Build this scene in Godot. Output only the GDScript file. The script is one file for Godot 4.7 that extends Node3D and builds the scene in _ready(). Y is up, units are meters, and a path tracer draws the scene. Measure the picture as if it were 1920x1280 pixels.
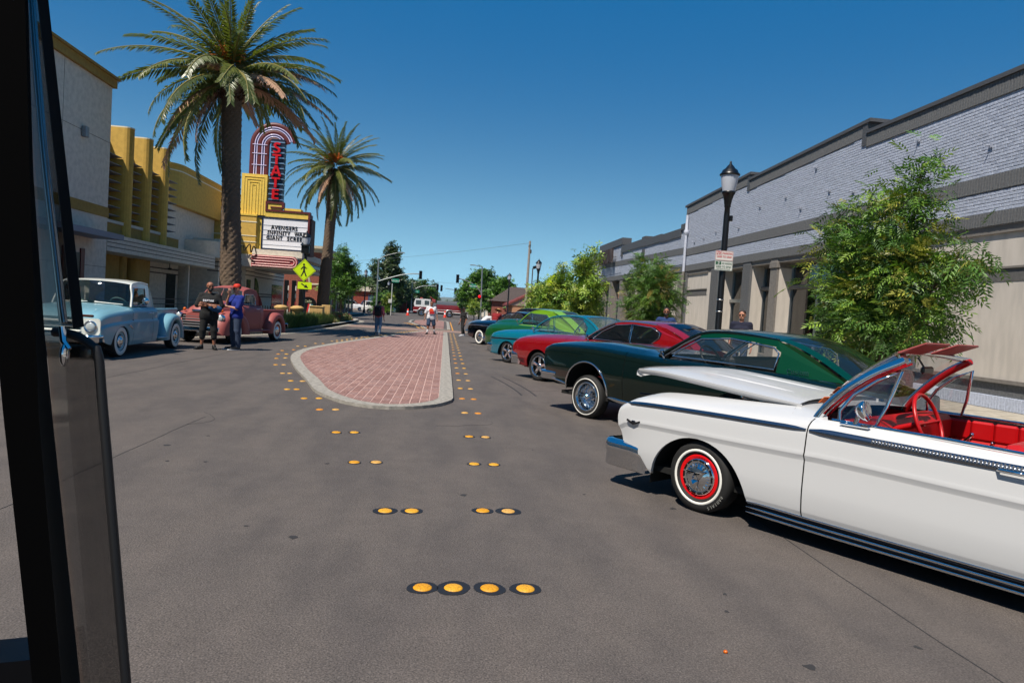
extends Node3D
# A street closed for a show of old cars: a cinema and palms on the left, painted brick shops on the right.

var rng := RandomNumberGenerator.new()
var taken := {}
var M := {}
var TX := {}

# ---------------------------------------------------------------- mesh building
class Mb:
	var st := SurfaceTool.new()
	var g := 0

	func _init() -> void:
		st.begin(Mesh.PRIMITIVE_TRIANGLES)
		st.set_smooth_group(-1)

	func flat() -> Mb:
		st.set_smooth_group(-1)
		return self

	func soft() -> Mb:
		g += 1
		st.set_smooth_group(g)
		return self

	func col(c: Color) -> Mb:
		st.set_color(c)
		return self

	# corners counter-clockwise seen from outside
	func tri(a: Vector3, b: Vector3, c: Vector3) -> void:
		st.add_vertex(a)
		st.add_vertex(c)
		st.add_vertex(b)

	func quad(a: Vector3, b: Vector3, c: Vector3, d: Vector3) -> void:
		tri(a, b, c)
		tri(a, c, d)

	func quad_uv(a: Vector3, b: Vector3, c: Vector3, d: Vector3) -> void:
		var uv := [Vector2(0, 1), Vector2(1, 1), Vector2(1, 0), Vector2(0, 0)]
		var p := [a, b, c, d]
		for i in [0, 2, 1, 0, 3, 2]:
			st.set_uv(uv[i])
			st.add_vertex(p[i])

	func grid(rows: Array, flip := false, closed := false) -> void:
		for i in rows.size() - 1:
			var p: PackedVector3Array = rows[i]
			var q: PackedVector3Array = rows[i + 1]
			var n := p.size()
			for j in (n if closed else n - 1):
				var k := (j + 1) % n
				if flip:
					quad(p[j], p[k], q[k], q[j])
				else:
					quad(p[j], q[j], q[k], p[k])

	func box(c: Vector3, s: Vector3, b := Basis()) -> void:
		flat()
		var x := b.x * s.x / 2
		var y := b.y * s.y / 2
		var z := b.z * s.z / 2
		quad(c - x - y + z, c + x - y + z, c + x + y + z, c - x + y + z)
		quad(c + x - y - z, c - x - y - z, c - x + y - z, c + x + y - z)
		quad(c + x - y + z, c + x - y - z, c + x + y - z, c + x + y + z)
		quad(c - x - y - z, c - x - y + z, c - x + y + z, c - x + y - z)
		quad(c - x + y + z, c + x + y + z, c + x + y - z, c - x + y - z)
		quad(c - x - y - z, c + x - y - z, c + x - y + z, c - x - y + z)

	# box between two corners
	func bx(x0: float, x1: float, y0: float, y1: float, z0: float, z1: float) -> void:
		box(Vector3((x0 + x1) / 2, (y0 + y1) / 2, (z0 + z1) / 2), Vector3(absf(x1 - x0), absf(y1 - y0), absf(z1 - z0)))

	# box whose edges are chamfered by r
	func rbox(c: Vector3, s: Vector3, r: float, b := Basis()) -> void:
		flat()
		var h := s / 2
		for ax in 3:
			var u := (ax + 1) % 3
			var w := (ax + 2) % 3
			for sg in [-1.0, 1.0]:
				var p := []
				for k in [[-1, -1], [1, -1], [1, 1], [-1, 1]]:
					var v := Vector3()
					v[ax] = sg * h[ax]
					v[u] = k[0] * (h[u] - r)
					v[w] = k[1] * (h[w] - r)
					p.append(c + b * v)
				if sg > 0:
					quad(p[0], p[1], p[2], p[3])
				else:
					quad(p[3], p[2], p[1], p[0])
			for su in [-1.0, 1.0]:
				for sw in [-1.0, 1.0]:
					var e := []
					for k in [[-1, 0], [1, 0], [1, 1], [-1, 1]]:
						var v := Vector3()
						v[ax] = k[0] * (h[ax] - r)
						v[u] = su * (h[u] - (r if k[1] == 0 else 0.0))
						v[w] = sw * (h[w] - (0.0 if k[1] == 0 else r))
						e.append(c + b * v)
					if su * sw > 0:
						quad(e[3], e[2], e[1], e[0])
					else:
						quad(e[0], e[1], e[2], e[3])
		for sx in [-1.0, 1.0]:
			for sy in [-1.0, 1.0]:
				for sz in [-1.0, 1.0]:
					var a := c + b * Vector3(sx * h.x, sy * (h.y - r), sz * (h.z - r))
					var d := c + b * Vector3(sx * (h.x - r), sy * h.y, sz * (h.z - r))
					var f := c + b * Vector3(sx * (h.x - r), sy * (h.y - r), sz * h.z)
					if sx * sy * sz > 0:
						tri(a, d, f)
					else:
						tri(a, f, d)

	func tube(path: PackedVector3Array, r, n := 8, cap := true, squash := 1.0) -> void:
		soft()
		var rows := []
		var up := Vector3.UP
		var m := path.size()
		for i in m:
			var d: Vector3 = (path[mini(i + 1, m - 1)] - path[maxi(i - 1, 0)]).normalized()
			if absf(d.dot(up)) > 0.95:
				up = Vector3.RIGHT if absf(d.x) < 0.9 else Vector3.BACK
			var a := d.cross(up).normalized()
			var b := a.cross(d).normalized()
			up = b
			var rad: float = r if (r is float or r is int) else r[i]
			var row := PackedVector3Array()
			for j in n:
				var t := TAU * j / n
				row.append(path[i] + a * cos(t) * rad + b * sin(t) * rad * squash)
			rows.append(row)
		grid(rows, false, true)
		if cap:
			flat()
			for j in range(1, n - 1):
				tri(rows[0][0], rows[0][j], rows[0][j + 1])
				tri(rows[m - 1][0], rows[m - 1][j + 1], rows[m - 1][j])

	# profile of Vector2(radius, height) from bottom to top, about xf's y axis
	func lathe(prof: Array, n := 16, xf := Transform3D(), crease := false) -> void:
		soft()
		var rows := []
		for p in prof:
			var row := PackedVector3Array()
			for j in n:
				var t := TAU * j / n
				row.append(xf * Vector3(cos(t) * p.x, p.y, -sin(t) * p.x))
			rows.append(row)
		for i in rows.size() - 1:
			if crease:
				soft()
			grid([rows[i], rows[i + 1]], true, true)

	# polygon in xf's xy plane (counter-clockwise), pushed from z0 to z1
	func ext(poly: PackedVector2Array, z0: float, z1: float, xf := Transform3D(), bevel := 0.0) -> void:
		flat()
		var p := poly
		if Geometry2D.is_polygon_clockwise(p):
			p.reverse()
		var t := Geometry2D.triangulate_polygon(p)
		for i in range(0, t.size(), 3):
			var a := p[t[i]]
			var b := p[t[i + 1]]
			var c := p[t[i + 2]]
			if (b - a).cross(c - a) < 0:
				var q := b
				b = c
				c = q
			tri(xf * Vector3(a.x, a.y, z1), xf * Vector3(b.x, b.y, z1), xf * Vector3(c.x, c.y, z1))
			tri(xf * Vector3(a.x, a.y, z0), xf * Vector3(c.x, c.y, z0), xf * Vector3(b.x, b.y, z0))
		for i in p.size():
			var a := p[i]
			var b := p[(i + 1) % p.size()]
			quad(xf * Vector3(a.x, a.y, z0), xf * Vector3(b.x, b.y, z0), xf * Vector3(b.x, b.y, z1), xf * Vector3(a.x, a.y, z1))

	func ell(c: Vector3, r: Vector3, n := 12, b := Basis()) -> void:
		soft()
		var rows := []
		var m := maxi(n / 2, 4)
		for i in m + 1:
			var ph := -PI / 2 + PI * i / m
			var row := PackedVector3Array()
			for j in n:
				var t := TAU * j / n
				row.append(c + b * Vector3(cos(ph) * cos(t) * r.x, sin(ph) * r.y, -cos(ph) * sin(t) * r.z))
			rows.append(row)
		grid(rows, true, true)

	func torus(c: Vector3, b: Basis, rad: float, r: float, n := 24, k := 8) -> void:
		soft()
		var rows := []
		for i in n + 1:
			var t := TAU * i / n
			var row := PackedVector3Array()
			for j in k:
				var u := TAU * j / k
				row.append(c + b * Vector3(cos(t) * (rad + cos(u) * r), sin(u) * r, -sin(t) * (rad + cos(u) * r)))
			rows.append(row)
		grid(rows, true, true)

	func mesh() -> ArrayMesh:
		st.generate_normals()
		st.index()
		return st.commit()

# ---------------------------------------------------------------- naming
func numbered(called: String) -> String:
	if not taken.has(called):
		taken[called] = 0
		return called
	taken[called] += 1
	return "%s_%03d" % [called, taken[called]]

func meta(o: Node, label: String, category: String, group := "") -> void:
	o.set_meta("label", label)
	o.set_meta("category", category)
	if group:
		o.set_meta("group", group)

func thing(called: String, label: String, category: String, at := Vector3.ZERO, turn := 0.0, group := "") -> Node3D:
	var o := Node3D.new()
	o.name = numbered(called)
	add_child(o)
	o.position = at
	o.rotation.y = turn
	meta(o, label, category, group)
	return o

func mi(called: String, mesh: Mesh, m: Material, parent: Node = self) -> MeshInstance3D:
	var o := MeshInstance3D.new()
	o.mesh = mesh
	o.material_override = m
	o.cast_shadow = GeometryInstance3D.SHADOW_CASTING_SETTING_ON
	if parent == self:
		o.name = numbered(called)
		add_child(o)
	else:
		var n := 0
		var nm := called
		while parent.has_node(nm):
			n += 1
			nm = "%s_%03d" % [called, n]
		o.name = nm
		parent.add_child(o)
	return o

# parts with many alike names: quick numbering without has_node
func part(called: String, n: int, mesh: Mesh, m: Material, parent: Node, xf := Transform3D()) -> MeshInstance3D:
	var o := MeshInstance3D.new()
	o.mesh = mesh
	o.material_override = m
	o.transform = xf
	o.name = called if n == 0 else "%s_%03d" % [called, n]
	parent.add_child(o)
	return o

func struct(called: String, mesh: Mesh, m: Material) -> MeshInstance3D:
	var o := mi(called, mesh, m)
	o.set_meta("kind", "structure")
	return o

func many(called: String, mesh: Mesh, m: Material, xfs: Array, cols: Array, parent: Node = self) -> MultiMeshInstance3D:
	var mm := MultiMesh.new()
	mm.transform_format = MultiMesh.TRANSFORM_3D
	mm.use_colors = not cols.is_empty()
	mm.mesh = mesh
	mm.instance_count = xfs.size()
	for i in xfs.size():
		mm.set_instance_transform(i, xfs[i])
		if not cols.is_empty():
			mm.set_instance_color(i, cols[i])
	var o := MultiMeshInstance3D.new()
	o.multimesh = mm
	o.material_override = m
	o.name = numbered(called) if parent == self else called
	o.set_meta("kind", "stuff")
	parent.add_child(o, true)
	return o

func copy(root: Node3D, at: Vector3, turn: float, label: String) -> Node3D:
	var base := String(root.name)
	if base.length() > 4 and base[-4] == "_" and base.right(3).is_valid_int():
		base = base.left(-4)
	var r: Node3D = root.duplicate()
	r.name = numbered(base)
	add_child(r)
	r.position = at
	r.rotation.y = turn
	r.set_meta("label", label)
	return r

# ---------------------------------------------------------------- materials
func mat(key: String, c: Color, rough := 0.7, metal := 0.0) -> StandardMaterial3D:
	if M.has(key):
		return M[key]
	var m := StandardMaterial3D.new()
	m.resource_name = key
	m.albedo_color = c
	m.roughness = rough
	m.metallic = metal
	M[key] = m
	return m

func paint(key: String, c: Color, rough := 0.3, coat := 1.0, metal := 0.0) -> StandardMaterial3D:
	var m := mat(key, c, rough, metal)
	m.clearcoat_enabled = true
	m.clearcoat = coat
	m.clearcoat_roughness = 0.04
	return m

func glass(key: String, c: Color, a: float) -> StandardMaterial3D:
	var m := mat(key, c, 0.03)
	m.transparency = BaseMaterial3D.TRANSPARENCY_ALPHA
	m.albedo_color.a = a
	m.metallic_specular = 0.6
	return m

func noise(kind: int, freq: float, oct := 4, sd := 1) -> FastNoiseLite:
	var n := FastNoiseLite.new()
	n.noise_type = kind
	n.frequency = freq
	n.fractal_octaves = oct
	n.seed = sd
	return n

func ramp(stops: Array) -> Gradient:
	var g := Gradient.new()
	var off := PackedFloat32Array()
	var cs := PackedColorArray()
	for s in stops:
		off.append(s[0])
		cs.append(s[1])
	g.offsets = off
	g.colors = cs
	return g

func ntex(key: String, n: FastNoiseLite, size: int, stops: Array, bump := 0.0) -> NoiseTexture2D:
	if TX.has(key):
		return TX[key]
	var t := NoiseTexture2D.new()
	t.noise = n
	t.width = size
	t.height = size
	t.seamless = true
	t.seamless_blend_skirt = 0.2
	if bump > 0:
		t.as_normal_map = true
		t.bump_strength = bump
	if stops:
		t.color_ramp = ramp(stops)
	TX[key] = t
	return t

# rough stucco, concrete, asphalt...: a base colour mottled by a texture of two scales
func stone(key: String, c: Color, rough := 0.85, scale := 0.5, amount := 0.12, bump := 3.0) -> StandardMaterial3D:
	if M.has(key):
		return M[key]
	var m := mat(key, c, rough)
	var lo := Color(1 - amount, 1 - amount, 1 - amount)
	m.albedo_texture = ntex("mottle%.2f" % amount, noise(FastNoiseLite.TYPE_SIMPLEX_SMOOTH, 0.011, 6, 7), 1024, [[0.2, lo], [0.5, Color(1 - amount * 0.4, 1 - amount * 0.4, 1 - amount * 0.45)], [0.8, Color(1, 1, 1)]])
	m.normal_enabled = true
	m.normal_texture = ntex("grainbump%.1f" % bump, noise(FastNoiseLite.TYPE_SIMPLEX, 0.3, 2, 3), 512, [], bump)
	m.normal_scale = 0.22
	m.uv1_triplanar = true
	m.uv1_world_triplanar = true
	m.uv1_scale = Vector3(scale, scale, scale)
	return m

# ---------------------------------------------------------------- curves
# smooth value at s through [s, v, s, v, ...]
func K(k: Array, s: float) -> float:
	var n := k.size() / 2
	if s <= k[0]:
		return k[1]
	if s >= k[2 * n - 2]:
		return k[2 * n - 1]
	var i := 0
	while s > k[2 * i + 2]:
		i += 1
	var x0: float = k[2 * i]
	var x1: float = k[2 * i + 2]
	var y0: float = k[2 * i + 1]
	var y1: float = k[2 * i + 3]
	var h := x1 - x0
	var d := (y1 - y0) / h
	var m0 := d
	var m1 := d
	if i > 0:
		var dp: float = (y0 - k[2 * i - 1]) / (x0 - k[2 * i - 2])
		m0 = 0.0 if dp * d <= 0 else 2 * dp * d / (dp + d)
	if i < n - 2:
		var dn: float = (k[2 * i + 5] - y1) / (k[2 * i + 4] - x1)
		m1 = 0.0 if dn * d <= 0 else 2 * dn * d / (dn + d)
	var t := (s - x0) / h
	var t2 := t * t
	var t3 := t2 * t
	return (2 * t3 - 3 * t2 + 1) * y0 + (t3 - 2 * t2 + t) * h * m0 + (3 * t2 - 2 * t3) * y1 + (t3 - t2) * h * m1

func P(a: Array) -> PackedVector3Array:
	var p := PackedVector3Array()
	for i in range(0, a.size(), 3):
		p.append(Vector3(a[i], a[i + 1], a[i + 2]))
	return p

func P2(a: Array) -> PackedVector2Array:
	var p := PackedVector2Array()
	for i in range(0, a.size(), 2):
		p.append(Vector2(a[i], a[i + 1]))
	return p

func smooth_path(p: PackedVector3Array, step := 0.1) -> PackedVector3Array:
	var c := Curve3D.new()
	for i in p.size():
		var t: Vector3 = (p[mini(i + 1, p.size() - 1)] - p[maxi(i - 1, 0)]) / 6.0
		c.add_point(p[i], -t, t)
	c.bake_interval = step
	return c.get_baked_points()

func round_rect(w: float, h: float, r: float, n := 4) -> PackedVector2Array:
	var p := PackedVector2Array()
	for q in [[1, 1, 0], [-1, 1, 1], [-1, -1, 2], [1, -1, 3]]:
		for i in n + 1:
			var t: float = (q[2] + float(i) / n) * PI / 2
			p.append(Vector2(q[0] * (w / 2 - r) + cos(t) * r, q[1] * (h / 2 - r) + sin(t) * r))
	return p

func disc(r: float, n := 24, c := Vector2.ZERO) -> PackedVector2Array:
	var p := PackedVector2Array()
	for i in n:
		p.append(c + Vector2.from_angle(TAU * i / n) * r)
	return p

# flat lettering as thin raised geometry, centred on the origin of xf, facing +z
func letters(called: String, text: String, h: float, m: Material, parent: Node, xf: Transform3D, wide := 1.0, font := "Droid Sans", bold := false, depth := 0.01, fit := 0.0) -> MeshInstance3D:
	var t := TextMesh.new()
	var f := SystemFont.new()
	f.font_names = PackedStringArray([font])
	if bold:
		f.font_weight = 700
	t.font = f
	t.text = text
	t.font_size = 64
	t.pixel_size = h / 46.0
	t.depth = depth / 1.0
	t.curve_step = 2.0
	var o := mi(called, t, m, parent)
	if fit > 0:
		wide = fit / maxf(0.01, t.get_aabb().size.x)
	o.transform = xf * Transform3D(Basis.from_scale(Vector3(wide, 1, 1)), Vector3(0, -h * 0.0, 0))
	return o

func _ready() -> void:
	rng.seed = 7
	camera_and_light()
	ground_and_road()
	right_shops()
	cinema()
	brick_hall()
	show_cars()
	street()
	trees()
	people()
	truck_door()

func camera_and_light() -> void:
	var cam := Camera3D.new()
	cam.name = "camera"
	# the photographer leaned out of a parked truck: lens 1.55 m up, looking a little down, tipped by 3.7 degrees
	cam.transform = Transform3D(Basis(Vector3(0, 1, 0), deg_to_rad(-5.7437)) * Basis(Vector3(1, 0, 0), deg_to_rad(-2.4962)) * Basis(Vector3(0, 0, 1), deg_to_rad(3.7)), Vector3(0, 1.55, 0))
	cam.fov = 53.13
	cam.near = 0.05
	cam.far = 20000.0
	add_child(cam)
	cam.current = true
	var env := Environment.new()
	env.background_mode = Environment.BG_SKY
	var sky := Sky.new()
	var sm := ProceduralSkyMaterial.new()
	sm.sky_top_color = Color(0.03, 0.35, 0.565)
	sm.sky_horizon_color = Color(0.65, 0.865, 0.935)
	sm.sky_curve = 0.075
	sm.ground_bottom_color = Color(0.3, 0.29, 0.28)
	sm.ground_horizon_color = Color(0.5, 0.6, 0.68)
	sm.ground_curve = 0.03
	sm.sun_angle_max = 0.0
	sky.sky_material = sm
	env.sky = sky
	env.tonemap_mode = Environment.TONE_MAPPER_LINEAR
	env.tonemap_exposure = 1.35
	env.fog_enabled = true
	env.fog_density = 0.00006
	env.fog_light_color = Color(0.62, 0.76, 0.88)
	env.sdfgi_enabled = true
	env.ssao_enabled = true
	env.ssil_enabled = true
	var we := WorldEnvironment.new()
	we.name = "environment"
	we.environment = env
	add_child(we)
	var sun := DirectionalLight3D.new()
	sun.name = "sun"
	sun.light_color = Color(1.0, 0.965, 0.91)
	sun.light_energy = 1.6
	sun.light_angular_distance = 0.5
	sun.shadow_enabled = true
	sun.look_at_from_position(Vector3.ZERO, Vector3(0.42, -1.0, -0.5), Vector3.UP)
	add_child(sun)

# ---------------------------------------------------------------- cars
# A car lies along +z from its nose (z = 0) to its tail; x is across, the driver's (left) side is -x.
func car_y(c: Dictionary, s: float) -> float:
	var y: float = K(c.bot, s)
	for a in c.arches:
		var d: float = absf(s - a[0])
		if d < a[2]:
			y = maxf(y, a[1] + sqrt(a[2] * a[2] - d * d))
	return y

func car_x(c: Dictionary, s: float, y: float) -> float:
	var b: float = c.y0
	return K(c.w, s) - K(c.prof, clampf((y - b) / (K(c.top, s) - b), 0.0, 1.0)) * (K(c.pk, s) if c.has("pk") else 1.0)

# the nose leans: points near the front move along the car by the amount that c.rake gives for their height
func rake(c: Dictionary, p: Vector3) -> Vector3:
	if c.has("rake") and p.z < 0.7:
		var k := 1.0 - maxf(p.z, 0.0) / 0.7
		p.z += K(c.rake, p.y) * k * k
	return p

func car_stations(c: Dictionary, s0: float, s1: float) -> Array:
	var t := {s0: true, s1: true}
	var n := int(ceil((s1 - s0) / 0.09))
	for i in n:
		t[s0 + (s1 - s0) * i / n] = true
	for a in c.arches:
		for i in 25:
			var s: float = a[0] - a[2] * cos(PI * i / 24.0)
			if s > s0 and s < s1:
				t[s] = true
	var r := t.keys()
	r.sort()
	return r

func car_side(mb: Mb, c: Dictionary, s0: float, s1: float, side: float, lip := 0.03) -> void:
	mb.soft()
	var rows := []
	var lv := {}
	for i in 19:
		lv[snappedf(1.0 - pow(1.0 - i / 18.0, 1.25), 0.001)] = true
	for i in range(0, c.prof.size(), 2):
		lv[float(c.prof[i])] = true
	var levels := lv.keys()
	levels.sort()
	for s in car_stations(c, s0, s1):
		var row := PackedVector3Array()
		var yb := car_y(c, s)
		var y0: float = c.y0
		var yt: float = K(c.top, s)
		row.append(rake(c, Vector3(side * (car_x(c, s, yb) - lip), yb + 0.004, s)))
		for v in levels:
			var y := maxf(lerpf(y0, yt, v), yb)
			row.append(rake(c, Vector3(side * car_x(c, s, y), y, s)))
		rows.append(row)
	var lips := []
	for i in rows.size():
		lips.append(PackedVector3Array([rows[i][0], rows[i][1]]))
		rows[i] = rows[i].slice(1)
	mb.grid(rows, side < 0)
	mb.soft()
	mb.grid(lips, side < 0)

func car_deck(mb: Mb, c: Dictionary, s0: float, s1: float, t0: float, t1: float, n: int, crown: Array, flat_end := false) -> void:
	mb.soft()
	var rows := []
	var m := int(ceil((s1 - s0) / 0.09))
	for i in m + 1:
		var s := lerpf(s0, s1, float(i) / m)
		var yt: float = K(c.top, s)
		var xt: float = car_x(c, s, yt)
		var row := PackedVector3Array()
		for j in n + 1:
			var t := lerpf(t0, t1, float(j) / n)
			var bow: float = 0.0
			if c.has("bow") and s1 < 2.5:
				bow = c.bow * (1 - t * t) * smoothstep(s0, s1, s)
			row.append(rake(c, Vector3(t * xt, yt + K(crown, s) * K(c.cross, absf(t)), s - bow)))
		rows.append(row)
	mb.grid(rows)

func car_end(mb: Mb, c: Dictionary, s: float, crown: Array, back: bool) -> void:
	mb.flat()
	var yb := car_y(c, s)
	var yt: float = K(c.top, s)
	var prev := []
	for j in 13:
		var y := lerpf(yb, yt, j / 12.0)
		var x := car_x(c, s, y)
		var cur := [rake(c, Vector3(-x, y, s)), rake(c, Vector3(x, y, s))]
		if prev:
			if back:
				mb.quad(prev[0], prev[1], cur[1], cur[0])
			else:
				mb.quad(prev[1], prev[0], cur[0], cur[1])
		prev = cur
	var x := car_x(c, s, yt)
	for j in 8:
		var a := -1.0 + j / 4.0
		var b := a + 0.25
		var pa := Vector3(a * x, yt + K(crown, s) * K(c.cross, absf(a)), s)
		var pb := Vector3(b * x, yt + K(crown, s) * K(c.cross, absf(b)), s)
		if back:
			mb.quad(Vector3(pa.x, yt, s), Vector3(pb.x, yt, s), pb, pa)
		else:
			mb.quad(Vector3(pb.x, yt, s), Vector3(pa.x, yt, s), pa, pb)

# a strip of trim that follows the car's side through [s, y, s, y, ...]
func car_strip(mb: Mb, c: Dictionary, pts: Array, hh: float, proud: float, side: float) -> void:
	mb.soft()
	var rows := []
	var n := pts.size() / 2
	var total: float = pts[2 * n - 2] - pts[0]
	var m := int(maxf(2, total / 0.08))
	for i in m + 1:
		var s: float = pts[0] + total * i / m
		var y: float = K(pts, s)
		var row := PackedVector3Array()
		var f := minf(1.0, minf(i, m - i) / 2.0 + 0.35)
		for k in [[-1, 0.001], [-0.7, 1], [0.0, 1.15], [0.7, 1], [1, 0.001]]:
			var yy: float = y + hh * k[0] * f
			row.append(rake(c, Vector3(side * (car_x(c, s, yy) + proud * k[1]), yy, s)))
		rows.append(row)
	mb.grid(rows, side < 0)

# polygon [s, y, ...] laid on the sloping side of the cabin
func cabin_x(c: Dictionary, s: float, y: float) -> float:
	var yb: float = K(c.top, s)
	var xb: float = car_x(c, s, yb) - 0.015
	return lerpf(xb, c.rail_x, clampf((y - yb) / (c.rail_y - yb), 0.0, 1.1))

func cabin_panel(mb: Mb, c: Dictionary, poly: Array, side: float, off := 0.0) -> void:
	mb.flat()
	var p := P2(poly)
	if Geometry2D.is_polygon_clockwise(p):
		p.reverse()
	var t := Geometry2D.triangulate_polygon(p)
	var v := []
	for q in p:
		v.append(Vector3(side * (cabin_x(c, q.x, q.y) + off), q.y, q.x))
	for i in range(0, t.size(), 3):
		mb.tri(v[t[i]], v[t[i + 1]], v[t[i + 2]])

func cabin_loop(mb: Mb, c: Dictionary, poly: Array, side: float, r: float, closed := true, off := 0.004) -> void:
	var p := PackedVector3Array()
	for i in range(0, poly.size(), 2):
		p.append(Vector3(side * (cabin_x(c, poly[i], poly[i + 1]) + off), poly[i + 1], poly[i]))
	if closed:
		p.append(p[0])
	mb.tube(p, r, 5, true)

# rail: [s, y, x, ...]; the first a points climb the windscreen pillar, up to b the roof, the rest come down the back
func car_roof(o: Node3D, c: Dictionary) -> void:
	var pt := smooth_rail(c.rail, c.a, c.b)
	var ra: Array = pt[0]
	var parts := {"windscreen": Mb.new(), "roof": Mb.new(), "rear_window": Mb.new()}
	for seg in [["windscreen", 0, pt[1]], ["roof", pt[1], pt[2]], ["rear_window", pt[2], ra.size() - 1]]:
		var rows := []
		for i in range(seg[1], seg[2] + 1):
			var q: Vector3 = ra[i]
			var u: float = float(i) / (ra.size() - 1)
			var row := PackedVector3Array()
			for j in 25:
				var t := -1.0 + j / 12.0
				var k := 1.0 - t * t
				var bow: float = c.bow_f if seg[0] == "windscreen" else (c.bow_r if seg[0] == "rear_window" else lerpf(c.bow_f, c.bow_r, float(i - seg[1]) / maxf(1, seg[2] - seg[1])))
				var sgn := -1.0 if seg[0] == "windscreen" else (1.0 if seg[0] == "rear_window" else lerpf(-1.0, 1.0, float(i - seg[1]) / maxf(1, seg[2] - seg[1])))
				var cr: float = c.roof_crown
				if seg[0] == "windscreen":
					cr *= float(i) / seg[2]
				elif seg[0] == "rear_window":
					cr *= float(ra.size() - 1 - i) / (ra.size() - 1 - seg[1])
				row.append(Vector3(t * q.z, q.y + cr * (1.0 - pow(absf(t), 2.6)), q.x + sgn * bow * k))
			rows.append(row)
		var mb: Mb = parts[seg[0]]
		mb.soft()
		if seg[0] == "rear_window" and c.get("back_margin", 0.0) > 0:
			# painted margins beside the rear glass
			var l := []
			var g := []
			var r := []
			var e := int(round(12 * (1 - c.back_margin)))
			for row in rows:
				l.append(row.slice(0, 12 - e + 1))
				g.append(row.slice(12 - e, 12 + e + 1))
				r.append(row.slice(12 + e, 25))
			for q in [l, r]:
				var roof_back := Mb.new()
				roof_back.soft()
				roof_back.grid(q)
				mi("rear_quarter", roof_back.mesh(), c.paint_roof, o)
			mb.grid(g)
		else:
			mb.grid(rows)
	mi("windscreen", parts.windscreen.mesh(), c.glass, o)
	if c.b > c.a:
		mi("roof", parts.roof.mesh(), c.paint_roof, o)
		mi("rear_window", parts.rear_window.mesh(), c.glass, o)

func smooth_rail(r: Array, a: int, b: int) -> Array:
	var p := P(r)
	var out := []
	var ia := 0
	var ib := 0
	for i in p.size():
		if i == a:
			ia = out.size()
		if i == b:
			ib = out.size()
		out.append(p[i])
		if i < p.size() - 1:
			for k in [0.25, 0.5, 0.75]:
				out.append(p[i].cubic_interpolate(p[i + 1], p[maxi(i - 1, 0)], p[mini(i + 2, p.size() - 1)], k))
	return [out, ia, ib]

func rail_tube(mb: Mb, c: Dictionary, i0: int, i1: int, side: float, r: float) -> void:
	var p := PackedVector3Array()
	var q := P(c.rail)
	for i in range(i0, i1 + 1):
		p.append(Vector3(side * q[i].z, q[i].y, q[i].x))
	mb.tube(smooth_path(p, 0.06), r, 7)

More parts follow.
